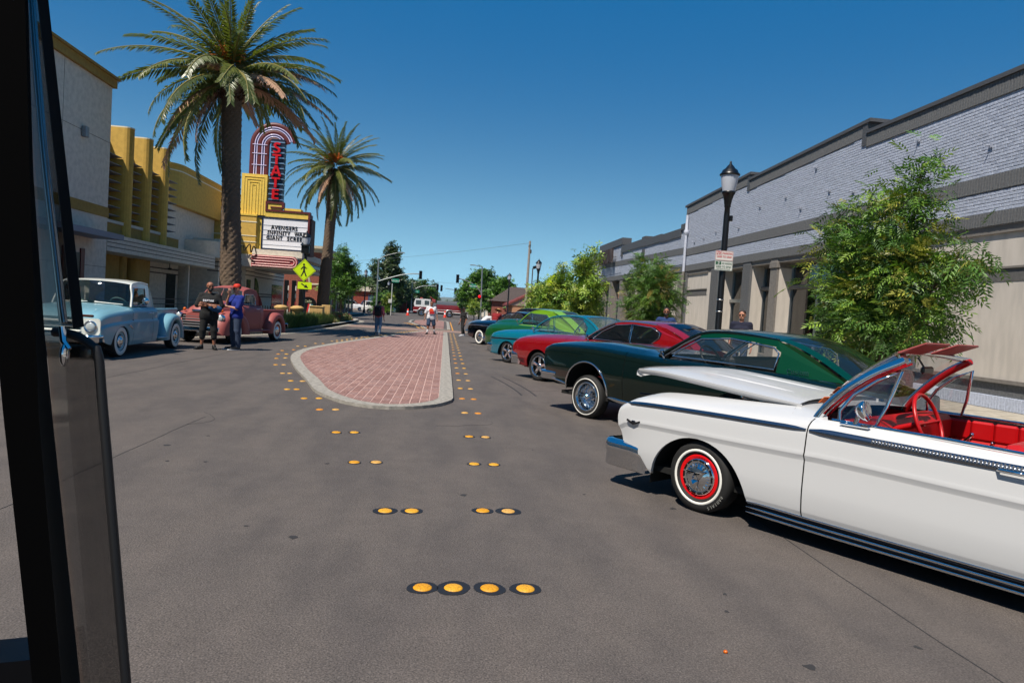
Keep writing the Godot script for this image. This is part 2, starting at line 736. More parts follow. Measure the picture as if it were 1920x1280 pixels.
# ---------------------------------------------------------------- wheels
func wheel(o: Node3D, x: float, s: float, r: float, w: float, side: float, k: Dictionary) -> void:
	var xf := Transform3D(Basis(Vector3(0, 0, 1), Vector3(side, 0, 0), Vector3(0, side, 0)), Vector3(x, r, s))
	var rr: float = r * k.get("rim", 0.62)
	var e := w / 2
	var t := Mb.new()
	t.lathe([Vector2(rr, -e), Vector2(r * 0.9, -e), Vector2(r * 0.975, -e + 0.02), Vector2(r, -e + 0.05), Vector2(r, e - 0.05), Vector2(r * 0.975, e - 0.02), Vector2(r * 0.9, e), Vector2(r * 0.8, e + 0.004), Vector2(rr, e - 0.012), Vector2(rr - 0.012, e - 0.05)], 40, xf)
	# tread grooves
	var tyre := mi("wheel", t.mesh(), mat("rubber", Color(0.085, 0.083, 0.082), 0.75), o)
	if k.has("white"):
		var m := Mb.new()
		m.lathe([Vector2(r * k.white[1], e + 0.002), Vector2(r * k.white[1] - 0.004, e + 0.007), Vector2(r * k.white[0] + 0.004, e + 0.007), Vector2(r * k.white[0], e + 0.001)], 40, xf)
		mi("whitewall", m.mesh(), mat("whitewall", Color(0.86, 0.85, 0.82), 0.6), tyre)
	if k.get("letters", false):
		var lx := Transform3D(Basis(Vector3(0, 0, -1) * side * -1.0, Vector3(0, 1, 0), Vector3(side, 0, 0)), Vector3.ZERO)
		for i in 7:
			var a := -0.45 - i * 0.105
			var pos := Vector3(x + side * (e + 0.002), r + sin(a) * r * 0.885, s + cos(a) * r * 0.885)
			var dx := Vector3(0, cos(a), -sin(a)) * -1.0
			var dy := Vector3(0, sin(a), cos(a))
			letters("tyre_letter", "RADIALS"[i], 0.024, mat("letter_grey", Color(0.5, 0.5, 0.48)), tyre, Transform3D(Basis(dx * -1.0, dy, Vector3(side, 0, 0)).orthonormalized() if side > 0 else Basis(dx, dy, Vector3(side, 0, 0)).orthonormalized(), pos), 1.0, "Droid Sans", false, 0.002)
	var chrome: Material = M.chrome
	var kind: String = k.get("kind", "cap")
	var rim := Mb.new()
	if kind == "cap":
		rim.lathe([Vector2(rr, e - 0.012), Vector2(rr - 0.012, e - 0.004), Vector2(rr - 0.03, e - 0.02), Vector2(rr * 0.72, e - 0.028)], 40, xf)
		mi("rim", rim.mesh(), k.get("rim_paint", chrome), tyre)
		var cap := Mb.new()
		var cr: float = rr * k.get("cap", 0.74)
		cap.lathe([Vector2(cr, e - 0.03), Vector2(cr, e - 0.006), Vector2(cr - 0.02, e + 0.004), Vector2(cr * 0.78, e - 0.006), Vector2(cr * 0.72, e - 0.004), Vector2(cr * 0.5, e + 0.022), Vector2(cr * 0.2, e + 0.034), Vector2(0.001, e + 0.036)], 40, xf)
		var hc := mi("hubcap", cap.mesh(), chrome, tyre)
		if k.has("spinner"):
			var sp := Mb.new()
			for i in 3:
				var a := TAU * i / 3 + 0.6
				var d := Vector3(0, sin(a), cos(a))
				var n := Vector3(0, cos(a), -sin(a))
				var c := Vector3(x + side * (e + 0.045), r, s)
				sp.flat()
				var tip := c + d * cr * 0.72 - Vector3(side * 0.02, 0, 0)
				var b1 := c + n * 0.035 + d * 0.02
				var b2 := c - n * 0.035 + d * 0.02
				var top := c + d * 0.05 + Vector3(side * 0.025, 0, 0)
				sp.tri(b1, tip, top)
				sp.tri(tip, b2, top)
				sp.tri(b2, b1, top)
			mi("spinner", sp.mesh(), chrome, tyre)
			var sl := Mb.new()
			for i in 14:
				var a := TAU * i / 14
				var d := Vector3(0, sin(a), cos(a))
				sl.box(Vector3(x + side * (e - 0.001), r, s) + d * cr * 0.88, Vector3(0.012, 0.046, 0.014), Basis(Vector3(1, 0, 0), -a))
			mi("vent_slots", sl.mesh(), mat("black_gloss", Color(0.02, 0.02, 0.02), 0.3), tyre)
			var fin := Mb.new()
			for i in 24:
				var a := TAU * i / 24
				var d := Vector3(0, sin(a), cos(a))
				fin.box(Vector3(x + side * (e + 0.008), r, s) + d * cr * 0.58, Vector3(0.012, cr * 0.3, 0.006), Basis(Vector3(1, 0, 0), PI / 2 - a))
			mi("cap_ribs", fin.mesh(), chrome, tyre)
	elif kind == "wire":
		rim.lathe([Vector2(rr, e - 0.012), Vector2(rr - 0.008, e), Vector2(rr - 0.022, e - 0.008), Vector2(rr - 0.03, e - 0.06), Vector2(rr - 0.035, -e * 0.3), Vector2(rr * 0.3, -e * 0.4)], 40, xf)
		mi("rim", rim.mesh(), chrome, tyre)
		var sp := Mb.new()
		for i in 36:
			var a := TAU * i / 36
			var b := a + (0.5 if i % 2 else -0.5)
			var h := 0.0 if i % 3 else 0.03
			sp.tube(PackedVector3Array([Vector3(x + side * (e * 0.55 + h), r + sin(b) * rr * 0.24, s + cos(b) * rr * 0.24), Vector3(x + side * (e * 0.35 - h), r + sin(a) * rr * 0.92, s + cos(a) * rr * 0.92)]), 0.0038, 4, false)
		mi("spokes", sp.mesh(), chrome, tyre)
		var hub := Mb.new()
		hub.lathe([Vector2(rr * 0.28, 0), Vector2(rr * 0.28, e * 0.6), Vector2(rr * 0.2, e * 0.75), Vector2(rr * 0.17, e * 0.95), Vector2(0.001, e)], 24, xf)
		mi("hub", hub.mesh(), chrome, tyre)
	else:
		rim.lathe([Vector2(rr, e - 0.012), Vector2(rr - 0.008, e), Vector2(rr - 0.02, e - 0.01), Vector2(rr - 0.03, e - 0.05), Vector2(rr - 0.035, -e * 0.5)], 40, xf)
		mi("rim", rim.mesh(), chrome, tyre)
		var back := Mb.new()
		back.lathe([Vector2(rr - 0.03, -e * 0.5), Vector2(0.001, -e * 0.5)], 32, xf)
		mi("brake_drum", back.mesh(), mat("drum", Color(0.1, 0.1, 0.1), 0.5), tyre)
		for i in 5:
			var sp := Mb.new()
			var a := TAU * i / 5 + 0.3
			var d := Vector3(0, sin(a), cos(a))
			sp.rbox(Vector3(x + side * (e * 0.62), r, s) + d * rr * 0.52, Vector3(0.03, rr * 0.86, rr * 0.3), 0.012, Basis(Vector3(1, 0, 0), PI / 2 - a))
			mi("spoke", sp.mesh(), chrome, tyre)
		var hub := Mb.new()
		hub.lathe([Vector2(rr * 0.34, 0), Vector2(rr * 0.32, e * 0.75), Vector2(rr * 0.2, e * 0.9), Vector2(0.001, e * 0.95)], 24, xf)
		mi("hub", hub.mesh(), chrome, tyre)

# ---------------------------------------------------------------- whole car
func car(called: String, label: String, at: Vector3, turn: float, c: Dictionary, group := "", category := "car") -> Node3D:
	if not c.has("y0"):
		c.y0 = K(c.bot, c.L / 2)
	var o := thing(called, label, category, at, turn, group)
	var L: float = c.L
	var d0: float = c.door[0]
	var d1: float = c.door[1]
	var body := Mb.new()
	var tail := Mb.new()
	var liner := Mb.new()
	for side in [-1.0, 1.0]:
		car_side(body, c, 0.0, d0 - 0.005, side)
		car_side(tail, c, d1 + 0.005, L, side)
		var door := Mb.new()
		car_side(door, c, d0 + 0.005, d1 - 0.005, side, 0.02)
		var dm := mi("door", door.mesh(), c.paint, o)
		if c.get("handle", true):
			var h := Mb.new()
			var hs := d1 - 0.14
			var hy: float = K(c.top, hs) - c.get("handle_drop", 0.12)
			var hx := car_x(c, hs, hy)
			h.tube(P([side * hx, hy, hs - 0.09, side * (hx + 0.035), hy + 0.004, hs - 0.07, side * (hx + 0.038), hy + 0.004, hs + 0.06, side * hx, hy, hs + 0.08]), 0.011, 6)
			mi("door_handle", h.mesh(), M.chrome, dm)
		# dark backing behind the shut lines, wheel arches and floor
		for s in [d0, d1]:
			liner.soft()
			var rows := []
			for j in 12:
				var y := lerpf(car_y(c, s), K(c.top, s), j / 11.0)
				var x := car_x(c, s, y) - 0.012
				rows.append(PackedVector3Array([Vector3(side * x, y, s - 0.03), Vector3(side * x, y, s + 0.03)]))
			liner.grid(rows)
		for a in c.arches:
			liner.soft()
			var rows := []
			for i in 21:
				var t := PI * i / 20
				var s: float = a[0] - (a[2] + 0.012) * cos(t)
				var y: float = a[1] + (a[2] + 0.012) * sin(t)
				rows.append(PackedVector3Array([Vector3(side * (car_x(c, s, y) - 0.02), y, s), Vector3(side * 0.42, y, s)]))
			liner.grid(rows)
	car_deck(body, c, 0.0, c.cowl, -1.0, -c.hx, 5, c.crown)
	car_deck(body, c, 0.0, c.cowl, c.hx, 1.0, 5, c.crown)
	var hood := Mb.new()
	car_deck(hood, c, c.get("hood0", 0.0), c.cowl - 0.0, -c.hx + 0.004, c.hx - 0.004, 20, c.crown)
	if not c.get("open_hood", false):
		mi("hood", hood.mesh(), c.paint, o)
	# cowl panel between the hood and the windscreen
	var b0: float = c.rail[0] if c.has("rail") else 1.86
	var bf: float = c.bow_f if c.has("rail") else 0.24
	var cw := []
	for i in 5:
		var row := PackedVector3Array()
		for j in 21:
			var t := -1.0 + j / 10.0
			var s := lerpf(c.cowl - c.bow * (1 - t * t), b0 + 0.03 - bf * (1 - t * t), i / 4.0)
			var sy := lerpf(c.cowl, b0, i / 4.0)
			row.append(Vector3(t * car_x(c, sy, K(c.top, sy)), K(c.top, sy) + K(c.crown, c.cowl) * K(c.cross, absf(t)) * lerpf(1.0, 0.5, i / 4.0), s))
		cw.append(row)
	var cwm := Mb.new()
	cwm.soft()
	cwm.grid(cw)
	mi("cowl", cwm.mesh(), c.paint, o)
	var boot := Mb.new()
	car_deck(boot, c, c.deck, L, -1.0, 1.0, 20, c.crown)
	mi("trunk_lid", boot.mesh(), c.paint, o)
	car_end(body, c, 0.0, c.crown, false)
	car_end(tail, c, L, c.crown, true)
	mi("front_body", body.mesh(), c.paint, o)
	mi("rear_body", tail.mesh(), c.paint, o)
	# floor pan
	var wi: float = K(c.w, L / 2) - 0.14
	var fy: float = K(c.bot, L / 2) + 0.03
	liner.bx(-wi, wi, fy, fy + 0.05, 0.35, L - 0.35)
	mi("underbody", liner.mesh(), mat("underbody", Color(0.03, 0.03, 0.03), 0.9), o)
	if c.has("rail"):
		car_roof(o, c)
	for side in [-1.0, 1.0]:
		for i in c.get("panels", []).size():
			var p := Mb.new()
			cabin_panel(p, c, c.panels[i], side)
			mi("roof_pillar", p.mesh(), c.paint_roof, o)
		for q in c.get("windows", []):
			var p := Mb.new()
			cabin_panel(p, c, q, side, -0.006)
			var wm := mi("side_window", p.mesh(), c.get("side_glass", c.glass), o)
			var f := Mb.new()
			cabin_loop(f, c, q, side, 0.011)
			mi("window_trim", f.mesh(), M.chrome, wm)
		if c.has("rail"):
			var f := Mb.new()
			rail_tube(f, c, 0, c.get("rail_end", c.b), side, c.get("rail_r", 0.022))
			mi("drip_rail", f.mesh(), c.get("rail_mat", c.paint_roof), o)
	for q in c.wheels:
		for side in [-1.0, 1.0]:
			wheel(o, side * (q[1] - c.tyre_w / 2), q[0], q[2], c.tyre_w, side, c.wheel)
	# seats, dashboard and steering wheel
	if c.has("seats"):
		var k := 0
		for s in c.seats:
			var st := Mb.new()
			st.rbox(Vector3(0, s[1] - 0.1, s[0]), Vector3(wi * 1.72, 0.24, 0.5), 0.05)
			st.rbox(Vector3(0, s[1] + 0.18, s[0] + 0.28), Vector3(wi * 1.72, 0.52, 0.16), 0.05, Basis(Vector3(1, 0, 0), -0.2))
			mi("seat", st.mesh(), c.seat_mat, o)
		var ds := Mb.new()
		var dz: float = c.cowl + c.get("dash", 0.3)
		var dy: float = K(c.top, dz)
		ds.rbox(Vector3(0, dy - 0.1, dz), Vector3(wi * 1.86, 0.22, 0.24), 0.04)
		mi("dashboard", ds.mesh(), c.seat_mat, o)
		var sw := Mb.new()
		var sb := Basis(Vector3(1, 0, 0), c.get("steer_tilt", 0.95))
		var sc := Vector3(-wi * 0.48, dy + 0.04, dz + 0.34)
		sw.torus(sc, sb, 0.2, 0.014, 28, 6)
		sw.tube(PackedVector3Array([sc + sb * Vector3(-0.19, 0, 0), sc + sb * Vector3(0, -0.03, 0), sc + sb * Vector3(0.19, 0, 0)]), 0.012, 5)
		sw.tube(PackedVector3Array([sc + sb * Vector3(0, -0.03, 0), sc + sb * Vector3(0, -0.4, 0)]), 0.025, 6)
		mi("steering_wheel", sw.mesh(), c.get("steer_mat", c.seat_mat), o)
	for b in c.get("bumpers", []):
		car_bumper(o, c, b)
	return o

# a bumper bar wrapped round an end: [s of the face, y0, y1, wrap length, back?]
func car_bumper(o: Node3D, c: Dictionary, b: Array) -> void:
	var m := Mb.new()
	var back: bool = b[4]
	var dir := 1.0 if back else -1.0
	var hw: float = K(c.w, b[0]) + 0.02
	var path := []
	var n := 6
	for i in n + 1:
		path.append(Vector2(-hw, b[0] - dir * b[3] * (1 - float(i) / n)))
	for i in 9:
		var t := PI / 2 * i / 8.0
		path.append(Vector2(-hw + 0.16 - 0.16 * cos(t), b[0] + dir * 0.14 * sin(t)))
	var half := path.duplicate()
	half.reverse()
	for q in half:
		path.append(Vector2(-q.x, q.y))
	m.soft()
	var rows := []
	var h: float = b[2] - b[1]
	for q in path:
		var out := Vector2(q.x, 0).normalized() if absf(q.y - b[0]) < b[3] and absf(q.x) > hw - 0.1 else Vector2(0, dir)
		var row := PackedVector3Array()
		for k in [[0.0, -0.05], [0.0, -0.012], [0.06, 0.0], [0.5, -0.004], [0.6, 0.012], [0.68, 0.02], [0.9, 0.014], [1.0, -0.02], [1.0, -0.09]]:
			row.append(Vector3(q.x + out.x * k[1], b[1] + h * k[0], q.y + out.y * k[1]))
		rows.append(row)
	m.grid(rows, not back)
	# returns at the two cut ends
	for r in [rows[0], rows[rows.size() - 1]]:
		m.flat()
		for j in range(1, r.size() - 1):
			m.tri(r[0], r[j], r[j + 1])
	mi("bumper", m.mesh(), M.chrome, o)

const TURN := 0.5934   # the angle at which the cars on the right are backed in

func show_cars() -> void:
	mat("chrome", Color(0.86, 0.87, 0.88), 0.06, 1.0)
	var clear := glass("clear_glass", Color(0.35, 0.4, 0.4), 0.16)
	var dark := glass("tinted_glass", Color(0.02, 0.025, 0.03), 0.82)
	var black_seat := mat("black_vinyl", Color(0.045, 0.045, 0.05), 0.5)
	var base := {
		"arches": [[0.9, 0.13, 0.48], [3.95, 0.13, 0.46]], "tyre_w": 0.2, "hx": 0.8, "cowl": 1.62, "deck": 4.0,
		"cross": [0.0, 1.0, 0.5, 0.95, 0.8, 0.72, 0.93, 0.3, 1.0, 0.0], "crown": [0.0, 0.02, 0.5, 0.05, 1.7, 0.07, 4.0, 0.05, 5.4, 0.02],
		"bow": 0.16, "bow_f": 0.2, "bow_r": 0.2, "roof_crown": 0.055, "glass": clear, "seat_mat": black_seat, "seats": [[2.75, 0.6], [3.45, 0.6]]}
	white_convertible(base.duplicate(true))
	green_coupe(base.duplicate(true))
	red_coupe(base.duplicate(true), dark)
	teal_coupe(base.duplicate(true))
	lime_car(base.duplicate(true))
	black_car(base.duplicate(true))
	far_cars(base.duplicate(true), dark)
	trucks(base.duplicate(true))

func white_convertible(c: Dictionary) -> void:
	var white := paint("white_paint", Color(0.74, 0.742, 0.745), 0.35, 0.5)
	var red := mat("red_vinyl", Color(0.66, 0.03, 0.05), 0.38)
	c.merge({
		"L": 5.32, "rake": [0.2, 0.09, 0.45, 0.05, 0.66, -0.03, 0.76, -0.02, 0.84, 0.03, 0.9, 0.04], "paint": white, "paint_roof": white, "w": [0.0, 0.925, 0.15, 0.955, 0.6, 0.985, 1.5, 1.0, 3.5, 1.0, 4.6, 0.98, 5.32, 0.93],
		"top": [0.0, 0.775, 0.12, 0.845, 0.4, 0.885, 1.2, 0.905, 2.0, 0.925, 2.8, 0.905, 3.6, 0.885, 5.32, 0.83],
		"bot": [0.0, 0.44, 0.28, 0.34, 0.42, 0.2, 1.3, 0.2, 1.45, 0.2, 4.3, 0.2, 4.7, 0.26, 5.32, 0.38],
		"prof": [0.0, 0.05, 0.08, 0.025, 0.3, 0.012, 0.59, 0.016, 0.645, 0.0, 0.68, 0.006, 0.86, 0.02, 0.92, 0.035, 0.97, 0.075, 1.0, 0.13],
		"door": [1.8, 3.18], "handle_drop": 0.085, "open_hood": true, "hood0": 0.12,
		"wheels": [[0.9, 0.945, 0.295], [3.92, 0.945, 0.295]], "arches": [[0.88, 0.12, 0.49], [3.92, 0.12, 0.46]],
		"wheel": {"white": [0.7, 0.775], "rim": 0.62, "cap": 0.84, "rim_paint": mat("red_wheel", Color(0.8, 0.03, 0.06), 0.25), "spinner": true, "letters": true},
		"seat_mat": red, "steer_mat": red, "seats": [[2.72, 0.5], [3.5, 0.5]], "dash": 0.42, "steer_tilt": 1.2,
		"glass": glass("blue_tint_glass", Color(0.05, 0.13, 0.22), 0.3), "bumpers": [[-0.06, 0.19, 0.43, 0.36, false], [5.36, 0.22, 0.46, 0.4, true]]}, true)
	var o := car("white_convertible", "white open convertible with red interior and its hood raised, nearest car", Vector3(2.424, 0, -6.646), TURN, c)
	# the raised hood, hinged at the windscreen
	var h := Mb.new()
	var hc := c.duplicate(true)
	hc.top = [-0.1, 0.885, 0.4, 0.9, 1.2, 0.91, 2.0, 0.925]
	hc.bow = 0.05
	var arc := [-0.1, 0.085, 0.3, 0.115, 1.7, 0.1]
	car_deck(h, hc, -0.06, 1.6, -c.hx + 0.01, c.hx - 0.01, 24, arc)
	var under := Mb.new()
	car_deck(under, hc, -0.04, 1.58, -c.hx + 0.03, c.hx - 0.03, 12, [-0.1, 0.045, 0.3, 0.075, 1.7, 0.06])
	for e in [-1.0, 1.0]:
		h.soft()
		var rim := []
		for i in 18:
			var s := lerpf(-0.06, 1.6, i / 17.0)
			var yt: float = K(hc.top, s)
			var x: float = car_x(hc, s, yt) * (c.hx - 0.01)
			var y: float = yt + K(arc, s) * K(c.cross, c.hx - 0.01)
			rim.append(PackedVector3Array([Vector3(e * x, y, s), Vector3(e * (x - 0.003), y - 0.045, s), Vector3(e * (x - 0.05), y - 0.05, s)]))
		h.grid(rim, e > 0)
	# front lip of the hood
	h.soft()
	var lip := []
	for j in 25:
		var t := lerpf(-c.hx + 0.01, c.hx - 0.01, j / 24.0)
		var yt: float = K(hc.top, -0.06)
		var x: float = t * car_x(hc, -0.06, yt)
		var y: float = yt + K(arc, -0.06) * K(c.cross, absf(t))
		lip.append(PackedVector3Array([Vector3(x, y, -0.06), Vector3(x, y - 0.025, -0.08), Vector3(x, y - 0.065, -0.075), Vector3(x, y - 0.07, -0.02)]))
	h.grid(lip)
	# two long ribs on top
	for e in [-0.26, 0.26]:
		h.tube(P([e, 0.968, 0.0, e, 0.999, 0.35, e, 1.009, 0.8, e, 1.008, 1.2, e, 1.003, 1.5]), [0.006, 0.014, 0.014, 0.012, 0.006], 6)
	var pivot := Vector3(0, 0.985, 1.56)
	var tilt := Transform3D(Basis(Vector3(1, 0, 0), 0.085), Vector3.ZERO)
	var hm := mi("hood", h.mesh(), c.paint, o)
	hm.transform = Transform3D(Basis(), pivot) * tilt * Transform3D(Basis(), -pivot)
	hm.set_meta("label", "raised white hood")
	mi("hood_lining", under.mesh(), mat("hood_inside", Color(0.62, 0.6, 0.56), 0.6), hm)
	# engine bay
	var bay := Mb.new()
	bay.bx(-0.66, 0.66, 0.32, 0.36, 0.14, 1.66)
	bay.bx(-0.72, 0.72, 0.36, 0.9, 1.5, 1.6)
	bay.bx(-0.66, 0.66, 0.36, 0.8, 0.14, 0.18)
	mi("engine_bay", bay.mesh(), mat("bay_black", Color(0.06, 0.055, 0.05), 0.6), o)
	var en := Mb.new()
	en.rbox(Vector3(0, 0.6, 0.95), Vector3(0.56, 0.4, 0.7), 0.05)
	en.rbox(Vector3(-0.22, 0.82, 0.95), Vector3(0.16, 0.1, 0.62), 0.03)
	en.rbox(Vector3(0.22, 0.82, 0.95), Vector3(0.16, 0.1, 0.62), 0.03)
	mi("engine", en.mesh(), mat("engine_orange", Color(0.5, 0.16, 0.06), 0.5), o)
	var ac := Mb.new()
	ac.lathe([Vector2(0.001, 0.88), Vector2(0.2, 0.88), Vector2(0.21, 0.895), Vector2(0.21, 0.925), Vector2(0.19, 0.935), Vector2(0.001, 0.94)], 24, Transform3D(Basis(), Vector3(0, 0, 0.9)))
	mi("air_cleaner", ac.mesh(), M.chrome, o)
	var rb := Mb.new()
	for e in [-1.0, 1.0]:
		rb.rbox(Vector3(e * 0.55, 0.78, 0.5), Vector3(0.2, 0.16, 0.28), 0.02)
		rb.tube(P([e * 0.6, 0.86, 0.3, e * 0.45, 0.9, 0.7, e * 0.62, 0.9, 1.2, e * 0.6, 0.94, 1.45]), 0.014, 6)
	mi("battery_and_hoses", rb.mesh(), mat("black_gloss", Color(0.02, 0.02, 0.02), 0.3), o)
	# side trim: the long spear, its ribbed insert, the rocker moulding
	var dark_trim := mat("dark_trim", Color(0.16, 0.17, 0.19), 0.25, 1.0)
	for side in [-1.0, 1.0]:
		var sp := Mb.new()
		car_strip(sp, c, [0.06, 0.79, 0.4, 0.812, 1.0, 0.83, 1.79, 0.845], 0.018, 0.01, side)
		car_strip(sp, c, [1.815, 0.845, 2.6, 0.835, 3.6, 0.825, 5.25, 0.79], 0.026, 0.012, side)
		var sm := mi("side_trim", sp.mesh(), mat("brushed_trim", Color(0.55, 0.57, 0.6), 0.22, 1.0), o)
		var ri := Mb.new()
		for i in 150:
			var s := 2.25 + i * 0.02
			var y := K([1.8, 0.847, 2.6, 0.838, 3.6, 0.828, 5.25, 0.792], s)
			ri.box(Vector3(side * (car_x(c, s, y) + 0.0145), y + 0.006, s), Vector3(0.006, 0.026, 0.009))
		mi("ribbed_insert", ri.mesh(), mat("satin_metal", Color(0.7, 0.7, 0.7), 0.4, 1.0), sm)
		for i in 5:
			var ro := Mb.new()
			car_strip(ro, c, [1.36, 0.215 - i * 0.02, 2.0, 0.208 - i * 0.02, 3.5, 0.208 - i * 0.02], 0.011, 0.012 - absf(i - 2) * 0.002, side)
			mi("rocker_moulding", ro.mesh(), M.chrome if i % 2 == 0 else dark_trim, o)
		var em := Mb.new()
		var ex := car_x(c, 0.2, 0.63) + 0.004
		for k in [-1.0, 1.0]:
			em.box(Vector3(side * ex, 0.632, 0.2 + k * 0.036), Vector3(0.012, 0.016, 0.085), Basis(Vector3(1, 0, 0), k * -0.35))
		em.rbox(Vector3(side * ex, 0.634, 0.2), Vector3(0.016, 0.03, 0.045), 0.006)
		mi("fender_emblem", em.mesh(), mat("badge_metal", Color(0.35, 0.35, 0.37), 0.25, 1.0), o)
		var orn := Mb.new()
		orn.rbox(Vector3(side * 0.72, 0.878, 0.3), Vector3(0.016, 0.02, 0.5), 0.005, Basis(Vector3(1, 0, 0), -0.06))
		mi("fender_ornament", orn.mesh(), dark_trim, o)
		# windscreen pillar, vent window, door mirror
		var q := [P([side * 0.81, 0.915, 1.78, side * 0.79, 1.0, 1.83, side * 0.77, 1.14, 1.95, side * 0.72, 1.28, 2.11, side * 0.65, 1.385, 2.28])]
		var pl := Mb.new()
		pl.tube(smooth_path(q[0], 0.04), 0.042, 10, true, 0.75)
		var pm := mi("windscreen_pillar", pl.mesh(), M.chrome, o)
		var pi := Mb.new()
		var inner := PackedVector3Array()
		for v in smooth_path(q[0], 0.06):
			inner.append(v + Vector3(-side * 0.048, 0.0, 0.022))
		pi.tube(inner, 0.026, 8)
		mi("pillar_lining", pi.mesh(), red if side > 0 else M.chrome, pm)
		var vw := P([side * 0.83, 0.92, 1.95, side * 0.815, 1.0, 1.945, side * 0.79, 1.12, 2.02, side * 0.75, 1.24, 2.16, side * 0.71, 1.31, 2.29, side * 0.8, 1.06, 2.245, side * 0.84, 0.92, 2.2, side * 0.83, 0.92, 1.95])
		var vf := Mb.new()
		vf.tube(vw, 0.014, 6)
		var vm := mi("vent_window", vf.mesh(), M.chrome, o)
		var vg := Mb.new()
		vg.flat()
		for i in range(1, 6):
			if side < 0:
				vg.tri(vw[0], vw[i], vw[i + 1])
			else:
				vg.tri(vw[0], vw[i + 1], vw[i])
		mi("pane", vg.mesh(), c.glass, vm)
		var be := Mb.new()
		be.tube(P([side * 0.865, 0.93, 1.92, side * 0.868, 0.925, 2.6, side * 0.866, 0.91, 3.18, side * 0.86, 0.9, 3.95]), 0.014, 6)
		mi("belt_trim", be.mesh(), M.chrome, o)
	var mr := Mb.new()
	mr.lathe([Vector2(0.001, 0.0), Vector2(0.045, 0.012), Vector2(0.068, 0.05), Vector2(0.072, 0.07), Vector2(0.066, 0.075), Vector2(0.001, 0.068)], 20, Transform3D(Basis(Vector3(1, 0, 0), 1.35), Vector3(-0.92, 1.02, 2.1)))
	mr.rbox(Vector3(-0.92, 0.925, 2.1), Vector3(0.04, 0.018, 0.2), 0.008)
	mr.tube(P([-0.92, 0.93, 2.1, -0.92, 0.99, 2.12]), 0.016, 6)
	mi("door_mirror", mr.mesh(), M.chrome, o)
	var wsc := Mb.new()
	var wrows := []
	for v in smooth_path(P([0, 0.93, 1.8, 0, 1.01, 1.85, 0, 1.14, 1.96, 0, 1.28, 2.12, 0, 1.39, 2.28]), 0.05):
		var f: float = clampf((v.y - 0.92) / 0.47, 0, 1)
		var row := PackedVector3Array()
		for i in 21:
			var t := -1.0 + i / 10.0
			row.append(Vector3(t * lerpf(0.8, 0.65, f * f), v.y + 0.05 * f * (1 - t * t), v.z - 0.02 - 0.22 * (1 - pow(absf(t), 2.4))))
		wrows.append(row)
	wsc.soft()
	wsc.grid(wrows)
	mi("windscreen", wsc.mesh(), c.glass, o)
	var hd := Mb.new()
	var hp := PackedVector3Array()
	for i in 13:
		var t := -1.0 + i / 6.0
		hp.append(Vector3(0.66 * t, 1.39 + 0.05 * (1 - t * t), 2.28 - 0.18 * (1 - t * t)))
	hd.tube(hp, 0.03, 8, true, 0.7)
	mi("windscreen_header", hd.mesh(), M.chrome, o)
	for k in [-0.32, 0.3]:
		var vi := Mb.new()
		vi.rbox(Vector3(k, 1.475, 2.28), Vector3(0.46, 0.016, 0.2), 0.006, Basis(Vector3(1, 0, 0), -0.42))
		mi("sun_visor", vi.mesh(), mat("visor", Color(0.55, 0.25, 0.24), 0.6), o)
	var im := Mb.new()
	im.rbox(Vector3(0, 1.31, 2.2), Vector3(0.2, 0.055, 0.03), 0.012)
	im.tube(P([0, 1.31, 2.19, 0, 1.4, 2.13]), 0.008, 5)
	mi("rear_view_mirror", im.mesh(), mat("black_gloss", Color(0.02, 0.02, 0.02), 0.3), o)
	# door lining with quilting and buttons, rear deck of the cabin, carpet
	for side in [-1.0, 1.0]:
		var dl := Mb.new()
		for i in 11:
			for j in 2:
				dl.rbox(Vector3(side * 0.83, 0.82 - j * 0.16, 2.2 + i * 0.165), Vector3(0.05, 0.156, 0.161), 0.016)
		dl.bx(side * 0.79, side * 0.84, 0.22, 0.58, 1.7, 4.0)
		dl.bx(side * 0.8, side * 0.86, 0.24, 0.9, 1.64, 2.12)
		var dm := mi("door_lining", dl.mesh(), red, o)
		for i in 10:
			var bt := Mb.new()
			bt.ell(Vector3(side * 0.8, 0.74, 2.282 + i * 0.165), Vector3(0.012, 0.013, 0.013), 8)
			mi("button", bt.mesh(), M.chrome, dm)
		var cr := Mb.new()
		cr.tube(P([side * 0.8, 0.72, 2.26, side * 0.76, 0.72, 2.26, side * 0.75, 0.78, 2.31]), 0.012, 6)
		cr.ell(Vector3(side * 0.74, 0.79, 2.32), Vector3(0.02, 0.02, 0.02), 8)
		mi("window_crank", cr.mesh(), M.chrome, dm)
	var cp := Mb.new()
	cp.bx(-0.8, 0.8, 0.25, 0.27, 1.65, 4.0)
	cp.bx(-0.84, 0.84, 0.25, 0.86, 3.98, 4.02)
	mi("carpet", cp.mesh(), mat("red_carpet", Color(0.3, 0.02, 0.03), 0.9), o)
	# stickers inside the windscreen
	var stick := [[1.88, 1.035, 0.66, Color(0.85, 0.42, 0.2), 0.07], [1.935, 1.085, 0.65, Color(0.9, 0.88, 0.86), 0.03], [1.97, 1.12, 0.645, Color(0.6, 0.3, 0.16), 0.07], [2.03, 1.175, 0.63, Color(0.9, 0.88, 0.88), 0.06], [2.1, 1.235, 0.6, Color(0.88, 0.88, 0.92), 0.07]]
	for q in stick:
		var sk := Mb.new()
		sk.box(Vector3(-q[2] + 0.13, q[1] + 0.0, q[0] - 0.165), Vector3(0.13, 0.004, q[4]), Basis(Vector3(0, 1, 0), -0.25) * Basis(Vector3(1, 0, 0), -0.78))
		mi("windscreen_sticker", sk.mesh(), mat("sticker%.2f" % q[1], q[3], 0.5), o)

